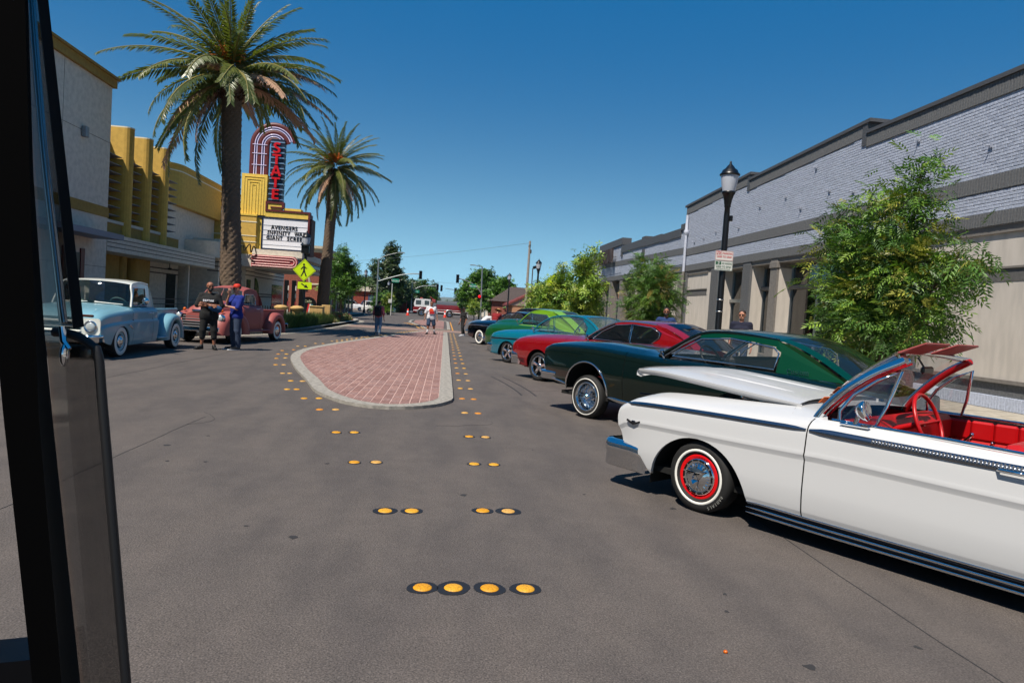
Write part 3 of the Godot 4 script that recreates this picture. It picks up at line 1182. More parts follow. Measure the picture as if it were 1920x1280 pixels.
func green_coupe(c: Dictionary) -> void:
	var green := paint("green_paint", Color(0.012, 0.085, 0.055), 0.2, 1.0, 0.35)
	var roof := paint("green_roof", Color(0.0, 0.27, 0.1), 0.28, 1.0, 0.55)
	c.merge({
		"L": 5.2, "rake": [0.5, 0.05, 0.75, -0.05, 1.0, -0.1, 1.08, -0.06], "paint": green, "paint_roof": roof, "w": [0.0, 0.87, 0.2, 0.9, 0.9, 0.955, 1.6, 0.965, 3.6, 0.97, 4.4, 0.96, 5.2, 0.88],
		"top": [0.0, 1.02, 0.05, 1.07, 0.5, 1.105, 1.0, 1.115, 1.7, 1.085, 2.4, 1.05, 3.2, 1.04, 4.0, 1.03, 4.6, 0.98, 5.2, 0.87],
		"bot": [0.0, 0.52, 0.45, 0.46, 1.4, 0.36, 1.6, 0.33, 3.6, 0.25, 4.5, 0.26, 5.2, 0.4],
		"prof": [0.0, 0.09, 0.1, 0.05, 0.35, 0.012, 0.52, 0.0, 0.75, 0.014, 0.88, 0.03, 0.95, 0.05, 0.985, 0.08, 1.0, 0.12],
		"door": [1.72, 3.5], "arches": [[0.97, 0.41, 0.45], [3.95, 0.22, 0.42]], "wheels": [[0.98, 0.925, 0.33], [3.95, 0.925, 0.33]],
		"wheel": {"white": [0.8, 0.85], "rim": 0.68, "kind": "wire"}, "cowl": 1.95, "deck": 4.5,
		"rail": [2.22, 1.07, 0.8, 2.5, 1.25, 0.755, 2.8, 1.42, 0.68, 3.25, 1.46, 0.66, 3.9, 1.41, 0.665, 4.35, 1.26, 0.69, 4.82, 1.0, 0.72], "a": 2, "b": 4,
		"rail_x": 0.67, "rail_y": 1.45, "back_margin": 0.2, "rail_mat": paint("green_paint", Color(), 0.2),
		"panels": [[3.98, 1.03, 3.98, 1.27, 3.9, 1.31, 3.9, 1.405, 4.1, 1.355, 4.35, 1.255, 4.6, 1.12, 4.8, 0.99, 4.4, 1.0], [2.8, 1.36, 3.3, 1.4, 3.9, 1.33, 3.9, 1.41, 3.25, 1.455, 2.8, 1.42]],
		"windows": [[2.46, 1.09, 2.58, 1.2, 2.84, 1.355, 3.3, 1.385, 3.88, 1.315, 3.96, 1.25, 3.95, 1.06]],
		"dash": 0.5, "seats": [[3.0, 0.72], [3.7, 0.72]], "bumpers": [[-0.04, 0.5, 0.64, 0.3, false], [5.22, 0.36, 0.52, 0.3, true]], "glass": glass("green_car_glass", Color(0.3, 0.36, 0.33), 0.1)}, true)
	green.albedo_color = Color(0.012, 0.085, 0.055)
	var o := car("green_coupe", "dark green metallic coupe with its front jacked high on wire wheels", Vector3(2.425, 0, -11.533), TURN, c)
	for side in [-1.0, 1.0]:
		var ar := Mb.new()
		var p := PackedVector3Array()
		for i in 25:
			var t := PI * (i / 24.0 * 1.06 - 0.03)
			var s: float = 0.97 - 0.452 * cos(t)
			var y: float = maxf(0.41 + 0.452 * sin(t), 0.4)
			p.append(Vector3(side * (car_x(c, s, y) + 0.006), y, s))
		ar.tube(p, 0.014, 6)
		mi("wheel_arch_trim", ar.mesh(), M.chrome, o)
		var rk := Mb.new()
		car_strip(rk, c, [0.02, 0.535, 0.52, 0.475], 0.018, 0.012, side)
		car_strip(rk, c, [1.43, 0.375, 1.7, 0.345, 3.55, 0.275], 0.03, 0.012, side)
		mi("rocker_trim", rk.mesh(), M.chrome, o)
		var mr := Mb.new()
		mr.rbox(Vector3(side * 0.93, 1.13, 2.36), Vector3(0.06, 0.085, 0.05), 0.015)
		mr.tube(P([side * 0.9, 1.05, 2.38, side * 0.92, 1.1, 2.36]), 0.014, 5)
		mi("door_mirror", mr.mesh(), M.chrome, o)
		letters("script_badge", "Custom", 0.055, M.chrome, o, Transform3D(Basis(Vector3(0, 0, 1), Vector3(0, 1, 0), Vector3(-1, 0, 0)) if side < 0 else Basis(Vector3(0, 0, -1), Vector3(0, 1, 0), Vector3(1, 0, 0)), Vector3(side * (cabin_x(c, 4.25, 1.06) + 0.012), 1.06, 4.25)), 1.0, "Droid Serif", false, 0.006)
		var wq := Mb.new()
		wq.tube(P([side * 0.77, 1.08, 2.3, side * 0.73, 1.26, 2.56, side * 0.66, 1.41, 2.82]), 0.02, 6)
		mi("pillar_trim", wq.mesh(), M.chrome, o)

func red_coupe(c: Dictionary, dark: Material) -> void:
	var red := paint("red_paint", Color(0.52, 0.015, 0.045), 0.22, 1.0, 0.15)
	c.merge({
		"L": 5.15, "rake": [0.3, 0.1, 0.57, -0.06, 0.83, -0.11, 0.95, -0.04], "paint": red, "paint_roof": red, "w": [0.0, 0.86, 0.2, 0.91, 0.9, 0.96, 3.6, 0.97, 4.4, 0.97, 5.15, 0.86],
		"top": [0.0, 0.88, 0.06, 0.95, 0.4, 1.005, 0.9, 1.035, 1.8, 1.06, 2.5, 1.06, 3.6, 1.04, 4.3, 1.05, 5.15, 0.9],
		"bot": [0.0, 0.34, 0.45, 0.28, 1.4, 0.24, 3.6, 0.24, 4.5, 0.28, 5.15, 0.45],
		"prof": [0.0, 0.1, 0.1, 0.05, 0.4, 0.01, 0.55, 0.0, 0.8, 0.02, 0.9, 0.05, 0.96, 0.1, 1.0, 0.18],
		"door": [1.75, 3.45], "arches": [[0.92, 0.3, 0.43], [3.9, 0.26, 0.42]], "wheels": [[0.93, 0.925, 0.335], [3.9, 0.925, 0.34]],
		"wheel": {"rim": 0.72, "kind": "five"}, "cowl": 1.95, "deck": 4.7, "tyre_w": 0.24,
		"rail": [2.25, 1.07, 0.8, 2.6, 1.29, 0.74, 2.98, 1.46, 0.67, 3.45, 1.5, 0.655, 4.05, 1.47, 0.66, 4.6, 1.3, 0.69, 5.0, 1.06, 0.73], "a": 2, "b": 4,
		"rail_x": 0.665, "rail_y": 1.49, "back_margin": 0.22, "rail_mat": M.chrome, "rail_r": 0.016, "glass": dark,
		"panels": [[3.95, 1.04, 4.2, 1.2, 4.22, 1.32, 4.0, 1.43, 4.05, 1.465, 4.3, 1.42, 4.6, 1.295, 4.85, 1.16, 4.98, 1.03], [2.98, 1.42, 3.45, 1.46, 4.0, 1.42, 4.05, 1.465, 3.45, 1.495, 2.98, 1.46]],
		"windows": [[2.45, 1.09, 2.7, 1.27, 3.02, 1.415, 3.43, 1.445, 3.43, 1.07], [3.47, 1.07, 3.47, 1.445, 3.95, 1.415, 4.17, 1.32, 4.17, 1.22, 4.0, 1.07]],
		"dash": 0.5, "seats": [[3.0, 0.72], [3.7, 0.72]], "bumpers": [[-0.05, 0.32, 0.6, 0.22, false], [5.17, 0.42, 0.6, 0.25, true]]}, true)
	var o := car("red_coupe", "deep red coupe with black tinted side windows, behind the dark green one", Vector3(2.44, 0, -16.8), TURN, c)
	for side in [-1.0, 1.0]:
		var mr := Mb.new()
		mr.rbox(Vector3(side * 0.93, 1.14, 2.42), Vector3(0.06, 0.09, 0.05), 0.015)
		mr.tube(P([side * 0.9, 1.06, 2.44, side * 0.92, 1.12, 2.42]), 0.014, 5)
		mi("door_mirror", mr.mesh(), M.chrome, o)
		var lt := Mb.new()
		for k in 3:
			car_strip(lt, c, [0.16, 0.4 + k * 0.035, 0.42, 0.39 + k * 0.035], 0.008, 0.006, side)
		mi("fender_louvres", lt.mesh(), mat("black_gloss", Color(0.02, 0.02, 0.02), 0.3), o)

func teal_coupe(c: Dictionary) -> void:
	var teal := paint("teal_paint", Color(0.02, 0.4, 0.48), 0.22, 1.0, 0.15)
	c.merge({
		"L": 5.35, "paint": teal, "paint_roof": teal, "w": [0.0, 0.9, 0.15, 0.95, 0.9, 0.99, 3.6, 1.0, 5.35, 0.92],
		"top": [0.0, 0.82, 0.1, 0.9, 0.5, 0.95, 1.2, 0.985, 1.8, 1.01, 2.6, 1.02, 4.2, 1.0, 5.35, 0.9],
		"bot": [0.0, 0.24, 0.4, 0.22, 1.4, 0.2, 4.4, 0.2, 5.35, 0.35],
		"prof": [0.0, 0.06, 0.1, 0.02, 0.6, 0.01, 0.68, 0.02, 0.72, 0.0, 0.85, 0.03, 0.95, 0.1, 1.0, 0.2],
		"door": [1.75, 3.3], "arches": [[0.93, 0.2, 0.46], [3.95, 0.18, 0.42]], "wheels": [[0.93, 0.945, 0.335], [3.95, 0.945, 0.33]],
		"wheel": {"rim": 0.74, "kind": "five"}, "cowl": 1.7, "deck": 4.5,
		"rail": [1.95, 1.03, 0.84, 2.2, 1.26, 0.8, 2.6, 1.47, 0.7, 3.2, 1.53, 0.67, 3.8, 1.5, 0.68, 4.25, 1.3, 0.72, 4.55, 1.03, 0.76], "a": 2, "b": 4,
		"rail_x": 0.68, "rail_y": 1.52, "rail_end": 6, "back_margin": 0.08, "glass": glass("pale_green_glass", Color(0.5, 0.6, 0.55), 0.14),
		"panels": [[3.98, 1.01, 4.02, 1.25, 3.8, 1.46, 3.8, 1.5, 4.25, 1.3, 4.55, 1.0]],
		"windows": [[2.12, 1.06, 2.25, 1.24, 2.62, 1.44, 2.75, 1.06], [2.78, 1.06, 2.68, 1.45, 3.2, 1.495, 3.78, 1.455, 3.97, 1.25, 3.95, 1.05]],
		"bumpers": [[-0.06, 0.3, 0.54, 0.42, false], [5.38, 0.32, 0.55, 0.4, true]]}, true)
	c.seat_mat = mat("teal_vinyl", Color(0.05, 0.25, 0.28), 0.5)
	var o := car("teal_coupe", "bright teal finned coupe with chrome five spoke wheels, between the red and the lime cars", Vector3(2.195, 0, -21.8), TURN, c)
	for side in [-1.0, 1.0]:
		var tr := Mb.new()
		car_strip(tr, c, [0.03, 0.74, 0.5, 0.72, 2.0, 0.74, 5.2, 0.72], 0.012, 0.01, side)
		mi("side_trim", tr.mesh(), mat("dark_trim", Color(0.16, 0.17, 0.19), 0.25, 1.0), o)
		var mr := Mb.new()
		mr.ell(Vector3(side * 0.95, 1.12, 2.05), Vector3(0.03, 0.05, 0.05), 10)
		mr.tube(P([side * 0.92, 1.0, 2.05, side * 0.95, 1.1, 2.05]), 0.012, 5)
		mi("door_mirror", mr.mesh(), M.chrome, o)

func lime_car(c: Dictionary) -> void:
	var green := paint("grass_green_paint", Color(0.03, 0.27, 0.1), 0.35, 0.8)
	var lime := paint("lime_paint", Color(0.42, 0.6, 0.12), 0.3, 1.0)
	c.merge({
		"L": 4.95, "paint": green, "paint_roof": lime, "w": [0.0, 0.72, 0.12, 0.84, 0.4, 0.92, 1.0, 0.95, 3.8, 0.95, 4.6, 0.88, 4.95, 0.72],
		"top": [0.0, 0.8, 0.08, 0.92, 0.25, 1.02, 0.7, 1.09, 1.6, 1.13, 2.6, 1.14, 3.6, 1.12, 4.4, 0.98, 4.95, 0.72],
		"bot": [0.0, 0.4, 0.4, 0.26, 1.4, 0.22, 4.0, 0.22, 4.95, 0.35],
		"prof": [0.0, 0.08, 0.15, 0.03, 0.5, 0.0, 0.75, 0.03, 0.88, 0.09, 0.95, 0.16, 1.0, 0.26],
		"door": [1.7, 3.0], "arches": [[0.95, 0.2, 0.46], [3.8, 0.1, 0.4]], "wheels": [[0.95, 0.9, 0.34], [3.8, 0.9, 0.34]],
		"wheel": {"white": [0.66, 0.88], "rim": 0.62, "rim_paint": green}, "hx": 0.72, "cowl": 1.75, "deck": 4.6,
		"crown": [0.0, 0.04, 0.25, 0.13, 0.9, 0.17, 1.8, 0.16, 3.0, 0.06, 4.95, 0.03], "cross": [0.0, 1.0, 0.45, 0.95, 0.68, 0.7, 0.78, 0.22, 1.0, 0.0],
		"rail": [1.98, 1.2, 0.7, 2.22, 1.4, 0.67, 2.5, 1.58, 0.6, 3.0, 1.665, 0.57, 3.6, 1.62, 0.58, 4.25, 1.36, 0.6, 4.85, 0.98, 0.6], "a": 2, "b": 4,
		"rail_x": 0.6, "rail_y": 1.62, "back_margin": 0.45, "roof_crown": 0.05,
		"panels": [[3.52, 1.13, 3.5, 1.38, 3.3, 1.52, 2.5, 1.54, 2.5, 1.58, 3.0, 1.66, 3.6, 1.615, 4.25, 1.36, 4.83, 0.96, 4.3, 1.0]],
		"windows": [[2.1, 1.2, 2.27, 1.38, 2.53, 1.53, 2.6, 1.19], [2.63, 1.19, 2.56, 1.53, 3.28, 1.5, 3.46, 1.37, 3.48, 1.16]],
		"bumpers": [[-0.1, 0.36, 0.5, 0.25, false], [5.02, 0.36, 0.5, 0.25, true]]}, true)
	var o := car("two_tone_green_car", "rounded two tone car with grass green body and lime roof", Vector3(2.19, 0, -26.6), TURN, c)
	var mr := Mb.new()
	mr.ell(Vector3(-0.86, 1.26, 2.0), Vector3(0.04, 0.05, 0.05), 10)
	mr.tube(P([-0.8, 1.12, 2.0, -0.86, 1.23, 2.0]), 0.013, 5)
	mi("door_mirror", mr.mesh(), M.chrome, o)
	for side in [-1.0, 1.0]:
		var tr := Mb.new()
		car_strip(tr, c, [2.0, 1.1, 3.5, 1.09], 0.014, 0.01, side)
		mi("belt_trim", tr.mesh(), lime, o)

func black_car(c: Dictionary) -> void:
	var black := paint("black_blue_paint", Color(0.012, 0.016, 0.04), 0.15)
	c.merge({
		"L": 5.5, "paint": black, "paint_roof": black, "w": [0.0, 0.88, 0.15, 0.95, 0.9, 0.99, 3.6, 1.0, 5.5, 0.92],
		"top": [0.0, 0.82, 0.1, 0.95, 0.6, 1.02, 1.8, 1.06, 2.6, 1.06, 4.2, 1.02, 5.5, 0.98],
		"bot": [0.0, 0.4, 0.4, 0.3, 1.4, 0.22, 4.4, 0.22, 5.5, 0.4],
		"prof": [0.0, 0.06, 0.1, 0.02, 0.6, 0.0, 0.85, 0.03, 0.95, 0.1, 1.0, 0.2],
		"door": [1.8, 3.2], "arches": [[1.0, 0.26, 0.44], [4.1, 0.2, 0.4]], "wheels": [[1.0, 0.95, 0.335], [4.1, 0.95, 0.335]],
		"wheel": {"white": [0.66, 0.88], "rim": 0.64}, "cowl": 1.75, "deck": 4.4,
		"rail": [2.0, 1.07, 0.82, 2.25, 1.28, 0.78, 2.6, 1.46, 0.7, 3.2, 1.52, 0.67, 3.8, 1.48, 0.68, 4.25, 1.28, 0.72, 4.5, 1.04, 0.76], "a": 2, "b": 4,
		"rail_x": 0.68, "rail_y": 1.51, "panels": [[3.75, 1.04, 3.8, 1.28, 3.6, 1.46, 3.8, 1.48, 4.25, 1.28, 4.5, 1.02]],
		"windows": [[2.15, 1.09, 2.3, 1.27, 2.62, 1.43, 3.2, 1.485, 3.58, 1.45, 3.75, 1.27, 3.72, 1.07]],
		"bumpers": [[-0.08, 0.38, 0.6, 0.45, false], [5.55, 0.38, 0.6, 0.4, true]]}, true)
	c.seat_mat = mat("maroon_vinyl", Color(0.3, 0.03, 0.04), 0.5)
	var o := car("black_sedan", "black chrome trimmed car with wide whitewall tyre, past the lime roofed car", Vector3(1.8, 0, -31.8), TURN, c)
	for side in [-1.0, 1.0]:
		var tr := Mb.new()
		car_strip(tr, c, [0.1, 0.82, 0.8, 0.86, 3.0, 0.84], 0.016, 0.012, side)
		mi("side_trim", tr.mesh(), M.chrome, o)

func far_cars(c: Dictionary, dark: Material) -> void:
	var spec := c.duplicate(true)
	var silver := paint("silver_paint", Color(0.5, 0.52, 0.55), 0.25, 1.0, 0.5)
	spec.merge({
		"L": 4.75, "paint": silver, "paint_roof": silver, "w": [0.0, 0.8, 0.2, 0.9, 0.9, 0.95, 3.8, 0.96, 4.75, 0.86],
		"top": [0.0, 0.66, 0.15, 0.78, 0.9, 0.93, 1.8, 1.0, 3.0, 1.02, 4.0, 1.06, 4.75, 0.95],
		"bot": [0.0, 0.24, 1.4, 0.2, 4.0, 0.22, 4.75, 0.35], "prof": [0.0, 0.08, 0.3, 0.0, 0.6, 0.02, 0.85, 0.05, 0.95, 0.12, 1.0, 0.22],
		"door": [1.6, 2.9], "arches": [[0.95, 0.3, 0.4], [3.7, 0.3, 0.4]], "wheels": [[0.95, 0.91, 0.34], [3.7, 0.92, 0.34]],
		"wheel": {"rim": 0.74, "kind": "five"}, "cowl": 1.6, "deck": 4.2,
		"rail": [1.75, 1.02, 0.78, 2.1, 1.22, 0.7, 2.45, 1.35, 0.62, 2.9, 1.39, 0.58, 3.3, 1.36, 0.58, 3.8, 1.24, 0.62, 4.25, 1.07, 0.68], "a": 2, "b": 4,
		"rail_x": 0.6, "rail_y": 1.38, "glass": dark, "panels": [[3.35, 1.04, 3.5, 1.2, 3.3, 1.34, 3.8, 1.24, 4.25, 1.05]],
		"windows": [[1.95, 1.06, 2.15, 1.2, 2.48, 1.32, 2.95, 1.36, 3.28, 1.33, 3.45, 1.2, 3.35, 1.06]], "handle": false}, true)
	car("silver_sports_car", "low silver sports car parked beyond the black one, two people in front of it", Vector3(1.75, 0, -42.3), TURN + 0.5, spec)
	var suv := spec.duplicate(true)
	var white := paint("suv_white", Color(0.8, 0.8, 0.8), 0.3)
	suv.merge({
		"L": 4.8, "paint": white, "paint_roof": white, "top": [0.0, 0.85, 0.15, 0.98, 0.9, 1.08, 1.8, 1.12, 4.8, 1.12], "bot": [0.0, 0.35, 4.8, 0.4],
		"rail": [1.35, 1.13, 0.82, 1.75, 1.45, 0.76, 2.05, 1.68, 0.68, 2.8, 1.74, 0.66, 4.3, 1.72, 0.66, 4.6, 1.4, 0.72, 4.75, 1.13, 0.78], "rail_x": 0.67, "rail_y": 1.72, "cowl": 1.3, "deck": 4.6,
		"panels": [[4.2, 1.13, 4.15, 1.65, 2.05, 1.64, 2.05, 1.69, 2.8, 1.74, 4.3, 1.72, 4.6, 1.4, 4.72, 1.12], [2.85, 1.13, 2.85, 1.65, 2.97, 1.65, 2.97, 1.13]],
		"windows": [[1.6, 1.17, 2.08, 1.62, 2.83, 1.64, 2.83, 1.16], [3.0, 1.16, 3.0, 1.64, 4.12, 1.63, 4.17, 1.16]]}, true)
	car("white_suv", "white four door estate parked by the brick house with red gable", Vector3(5.9, 0.02, -63.0), 1.1, suv)
	var blue := suv.duplicate(true)
	blue.paint = paint("navy_paint", Color(0.02, 0.03, 0.1), 0.15)
	blue.paint_roof = blue.paint
	car("navy_car", "dark navy car showing its roof between the black car and the white estate", Vector3(3.2, 0, -36.6), TURN, blue)
	var pk := suv.duplicate(true)
	pk.paint = paint("suv_white", Color(0.8, 0.8, 0.8), 0.3)
	pk.paint_roof = pk.paint
	car("white_pickup", "white utility pickup standing at the far corner behind the walker with backpack", Vector3(-7.2, 0, -100.0), -1.45, pk, "", "pickup")
	var vn := suv.duplicate(true)
	var v := car("white_van", "small white car parked behind the dark lamp post at the far left corner", Vector3(-13.2, 0, -116.0), -1.5, vn)
	v.scale = Vector3(1, 1, 1)

# a pontoon fender over a wheel: arch of radius ri about (s, yc), outer curve of radii (ro, h)
func pontoon(mb: Mb, side: float, s: float, yc: float, ri: float, front: float, back: float, h: float, x0: float, x1: float) -> void:
	mb.soft()
	var rows := []
	for i in 29:
		var t := PI * i / 28
		var ca := -cos(t)
		var sa := sin(t)
		var rad := front if ca < 0 else back
		var o := Vector2(s + ca * rad, yc - 0.12 + pow(sa, 0.8) * (h + 0.12))
		var inn := Vector2(s + ca * ri, maxf(yc - 0.1 + sa * (ri + 0.1), yc - 0.1))
		var row := PackedVector3Array()
		row.append(Vector3(side * x0, o.y, o.x))
		for k in [[0.45, 0.0], [0.75, 0.08], [0.93, 0.25], [1.0, 0.5], [0.99, 0.8], [0.96, 1.0]]:
			var p := o.lerp(inn, k[1])
			row.append(Vector3(side * lerpf(x0, x1, k[0]), p.y, p.x))
		row.append(Vector3(side * (x1 - 0.1), inn.y, inn.x))
		rows.append(row)
	mb.grid(rows, side < 0)

func trucks(c: Dictionary) -> void:
	var rubber_black := mat("black_gloss", Color(0.02, 0.02, 0.02), 0.3)
	# ---- pale blue stepside
	var b := c.duplicate(true)
	var blue := paint("pale_blue_paint", Color(0.43, 0.61, 0.67), 0.4, 0.5)
	var cream := paint("cream_paint", Color(0.82, 0.83, 0.8), 0.35, 0.8)
	b.merge({
		"L": 2.85, "paint": blue, "paint_roof": cream, "w": [0.0, 0.9, 0.15, 0.94, 0.8, 0.96, 1.7, 0.95, 2.85, 0.94],
		"top": [0.0, 0.86, 0.1, 0.93, 0.5, 1.0, 1.3, 1.06, 1.6, 1.08, 2.85, 1.09],
		"bot": [0.0, 0.42, 0.35, 0.3, 1.35, 0.24, 2.85, 0.26],
		"prof": [0.0, 0.05, 0.15, 0.02, 0.5, 0.0, 0.62, 0.0, 0.68, 0.035, 0.85, 0.03, 0.95, 0.07, 1.0, 0.14],
		"door": [1.45, 2.55], "arches": [[0.86, 0.24, 0.44]], "wheels": [[0.86, 0.93, 0.35], [4.05, 0.93, 0.35]],
		"wheel": {"white": [0.62, 0.88], "rim": 0.6, "cap": 0.6, "rim_paint": blue}, "hx": 0.84, "cowl": 1.4, "deck": 2.7,
		"crown": [0.0, 0.0, 0.3, 0.05, 1.5, 0.07, 2.85, 0.0], "bow_f": 0.1, "bow_r": 0.03, "roof_crown": 0.05,
		"rail": [1.5, 1.09, 0.84, 1.62, 1.35, 0.8, 1.74, 1.6, 0.73, 2.2, 1.66, 0.72, 2.62, 1.63, 0.73, 2.74, 1.36, 0.79, 2.8, 1.09, 0.83], "a": 2, "b": 4,
		"rail_x": 0.73, "rail_y": 1.62, "back_margin": 0.2,
		"panels": [[1.74, 1.54, 1.74, 1.61, 2.2, 1.66, 2.62, 1.63, 2.74, 1.36, 2.8, 1.08, 2.5, 1.08, 2.46, 1.54], [1.5, 1.08, 1.74, 1.58, 1.82, 1.55, 1.62, 1.1]],
		"windows": [[1.65, 1.12, 1.83, 1.53, 2.44, 1.53, 2.48, 1.12]], "seats": [[2.15, 0.75]], "seat_mat": mat("mint_vinyl", Color(0.45, 0.6, 0.56), 0.5), "dash": 0.2,
		"handle_drop": 0.14, "glass": glass("truck_glass", Color(0.05, 0.08, 0.1), 0.42)}, true)
	var o := car("pale_blue_pickup", "pale blue stepside pickup with white roof, nose towards the street", Vector3(-7.95, 0, -14.85), PI + 0.015, b, "", "pickup")
	truck_bed(o, b.paint, 2.9, 4.85, 0.62, 0.62, 1.02, 0.32)
	for side in [-1.0, 1.0]:
		var f := Mb.new()
		pontoon(f, side, 4.05, 0.36, 0.4, 0.66, 0.66, 0.56, 0.62, 0.95)
		mi("rear_fender", f.mesh(), b.paint, o)
		var st := Mb.new()
		st.rbox(Vector3(side * 0.78, 0.33, 3.2), Vector3(0.32, 0.05, 0.56), 0.015)
		mi("step", st.mesh(), b.paint, o)
		var hl := Mb.new()
		hl.lathe([Vector2(0.13, -0.02), Vector2(0.125, 0.015), Vector2(0.1, 0.02), Vector2(0.09, 0.0)], 24, Transform3D(Basis(Vector3(1, 0, 0), -PI / 2), Vector3(side * 0.7, 0.68, -0.02)))
		var hm := mi("headlight", hl.mesh(), M.chrome, o)
		var ln := Mb.new()
		ln.ell(Vector3(side * 0.7, 0.68, -0.02), Vector3(0.095, 0.095, 0.03), 16)
		mi("lens", ln.mesh(), mat("lamp_glass", Color(0.75, 0.78, 0.78), 0.08, 0.3), hm)
		var bz := Mb.new()
		bz.ext(round_rect(0.38, 0.34, 0.07), 0.0, 0.03, Transform3D(Basis(Vector3(0, 1, 0), PI), Vector3(side * 0.7, 0.68, 0.02)))
		mi("headlight_bezel", bz.mesh(), cream, o)
		var sig := Mb.new()
		sig.rbox(Vector3(side * 0.62, 0.9, 0.03), Vector3(0.22, 0.05, 0.05), 0.01)
		mi("turn_signal", sig.mesh(), mat("amber_dark", Color(0.25, 0.1, 0.04), 0.3), o)
	for k in 3:
		var gr := Mb.new()
		gr.rbox(Vector3(0, 0.58 + k * 0.1, -0.01), Vector3(1.04, 0.045, 0.05), 0.012)
		mi("grille_bar", gr.mesh(), cream if k != 1 else M.chrome, o)
	var gb := Mb.new()
	gb.bx(-0.5, 0.5, 0.52, 0.86, 0.0, 0.03)
	mi("grille_opening", gb.mesh(), rubber_black, o)
	car_bumper(o, b, [-0.1, 0.36, 0.52, 0.2, false])
	var mr := Mb.new()
	mr.lathe([Vector2(0.001, 0.0), Vector2(0.05, 0.01), Vector2(0.085, 0.05), Vector2(0.08, 0.06), Vector2(0.001, 0.058)], 20, Transform3D(Basis(Vector3(1, 0, 0), 1.5), Vector3(-1.04, 1.24, 1.72)))
	mr.tube(P([-0.9, 1.12, 1.75, -1.02, 1.2, 1.74]), 0.012, 5)
	mi("door_mirror", mr.mesh(), M.chrome, o)
	var wp := Mb.new()
	wp.tube(P([-0.7, 1.14, 1.42, -0.1, 1.17, 1.4]), 0.012, 5)
	wp.tube(P([0.05, 1.17, 1.4, 0.6, 1.15, 1.42]), 0.012, 5)
	mi("wiper", wp.mesh(), cream, o)
	var bm := Mb.new()
	car_strip(bm, b, [1.15, 0.7, 1.3, 0.66, 1.38, 0.6], 0.03, 0.012, -1.0)
	mi("fender_badge", bm.mesh(), M.chrome, o)
	# ---- faded red round-fendered pickup
	var r := c.duplicate(true)
	var red := mat("faded_red_paint", Color(0.56, 0.275, 0.255), 0.65)
	red.clearcoat_enabled = true
	red.clearcoat = 0.2
	red.clearcoat_roughness = 0.4
	r.merge({
		"L": 2.75, "paint": red, "paint_roof": red, "w": [0.0, 0.36, 0.2, 0.44, 0.7, 0.53, 1.15, 0.68, 1.4, 0.8, 2.4, 0.82, 2.75, 0.76],
		"top": [0.0, 0.92, 0.1, 1.04, 0.4, 1.13, 1.1, 1.19, 1.5, 1.2, 2.75, 1.2],
		"bot": [0.0, 0.62, 0.6, 0.6, 1.15, 0.44, 1.5, 0.38, 2.75, 0.4],
		"prof": [0.0, 0.04, 0.3, 0.0, 0.7, 0.01, 0.85, 0.04, 0.95, 0.09, 1.0, 0.16],
		"door": [1.4, 2.4], "arches": [], "wheels": [[0.82, 0.84, 0.355], [3.68, 0.84, 0.355]],
		"wheel": {"white": [0.62, 0.86], "rim": 0.6, "cap": 0.7, "rim_paint": red}, "hx": 0.8, "cowl": 1.2, "deck": 2.6,
		"crown": [0.0, 0.05, 0.2, 0.1, 1.2, 0.13, 2.75, 0.0], "cross": [0.0, 1.0, 0.5, 0.82, 0.8, 0.4, 1.0, 0.0], "bow_f": 0.1, "bow_r": 0.08, "roof_crown": 0.09,
		"rail": [1.36, 1.2, 0.7, 1.46, 1.42, 0.68, 1.6, 1.63, 0.6, 2.05, 1.72, 0.57, 2.5, 1.66, 0.58, 2.68, 1.44, 0.66, 2.74, 1.2, 0.7], "a": 2, "b": 4,
		"rail_x": 0.6, "rail_y": 1.66, "back_margin": 0.3,
		"panels": [[1.6, 1.56, 1.6, 1.63, 2.05, 1.71, 2.5, 1.65, 2.68, 1.44, 2.74, 1.19, 2.4, 1.19, 2.38, 1.48, 2.25, 1.57], [1.36, 1.19, 1.6, 1.6, 1.68, 1.56, 1.5, 1.21]],
		"windows": [[1.55, 1.23, 1.7, 1.54, 2.22, 1.55, 2.34, 1.47, 2.36, 1.23]], "seats": [[2.0, 0.85]], "dash": 0.25, "handle_drop": 0.12}, true)
	o = car("faded_red_pickup", "faded red round fendered pickup behind the two standing men", Vector3(-7.38, 0, -21.25), PI - 0.2, r, "", "pickup")
	truck_bed(o, red, 2.85, 4.6, 0.6, 0.55, 1.05, 0.42)
	for side in [-1.0, 1.0]:
		var f := Mb.new()
		pontoon(f, side, 0.82, 0.38, 0.42, 0.86, 0.98, 0.62, 0.42, 0.88)
		var fm := mi("front_fender", f.mesh(), red, o)
		var hl := Mb.new()
		hl.lathe([Vector2(0.12, -0.12), Vector2(0.125, 0.0), Vector2(0.115, 0.02), Vector2(0.095, 0.01)], 24, Transform3D(Basis(Vector3(1, 0, 0), -PI / 2), Vector3(side * 0.66, 0.78, 0.12)))
		var hm := mi("headlight", hl.mesh(), M.chrome, o)
		var ln := Mb.new()
		ln.ell(Vector3(side * 0.66, 0.78, 0.12), Vector3(0.1, 0.1, 0.04), 16)
		mi("lens", ln.mesh(), mat("lamp_glass", Color(0.75, 0.78, 0.78), 0.08, 0.3), hm)
		var am := Mb.new()
		am.ell(Vector3(side * 0.6, 1.0, 0.35), Vector3(0.05, 0.05, 0.05), 12)
		mi("turn_signal", am.mesh(), mat("amber", Color(0.75, 0.35, 0.05), 0.25), o)
		var rf := Mb.new()
		pontoon(rf, side, 3.68, 0.38, 0.4, 0.64, 0.62, 0.6, 0.6, 0.9)
		mi("rear_fender", rf.mesh(), red, o)
		var rb := Mb.new()
		rb.rbox(Vector3(side * 0.76, 0.38, 2.3), Vector3(0.26, 0.05, 1.5), 0.02)
		mi("running_board", rb.mesh(), red, o)
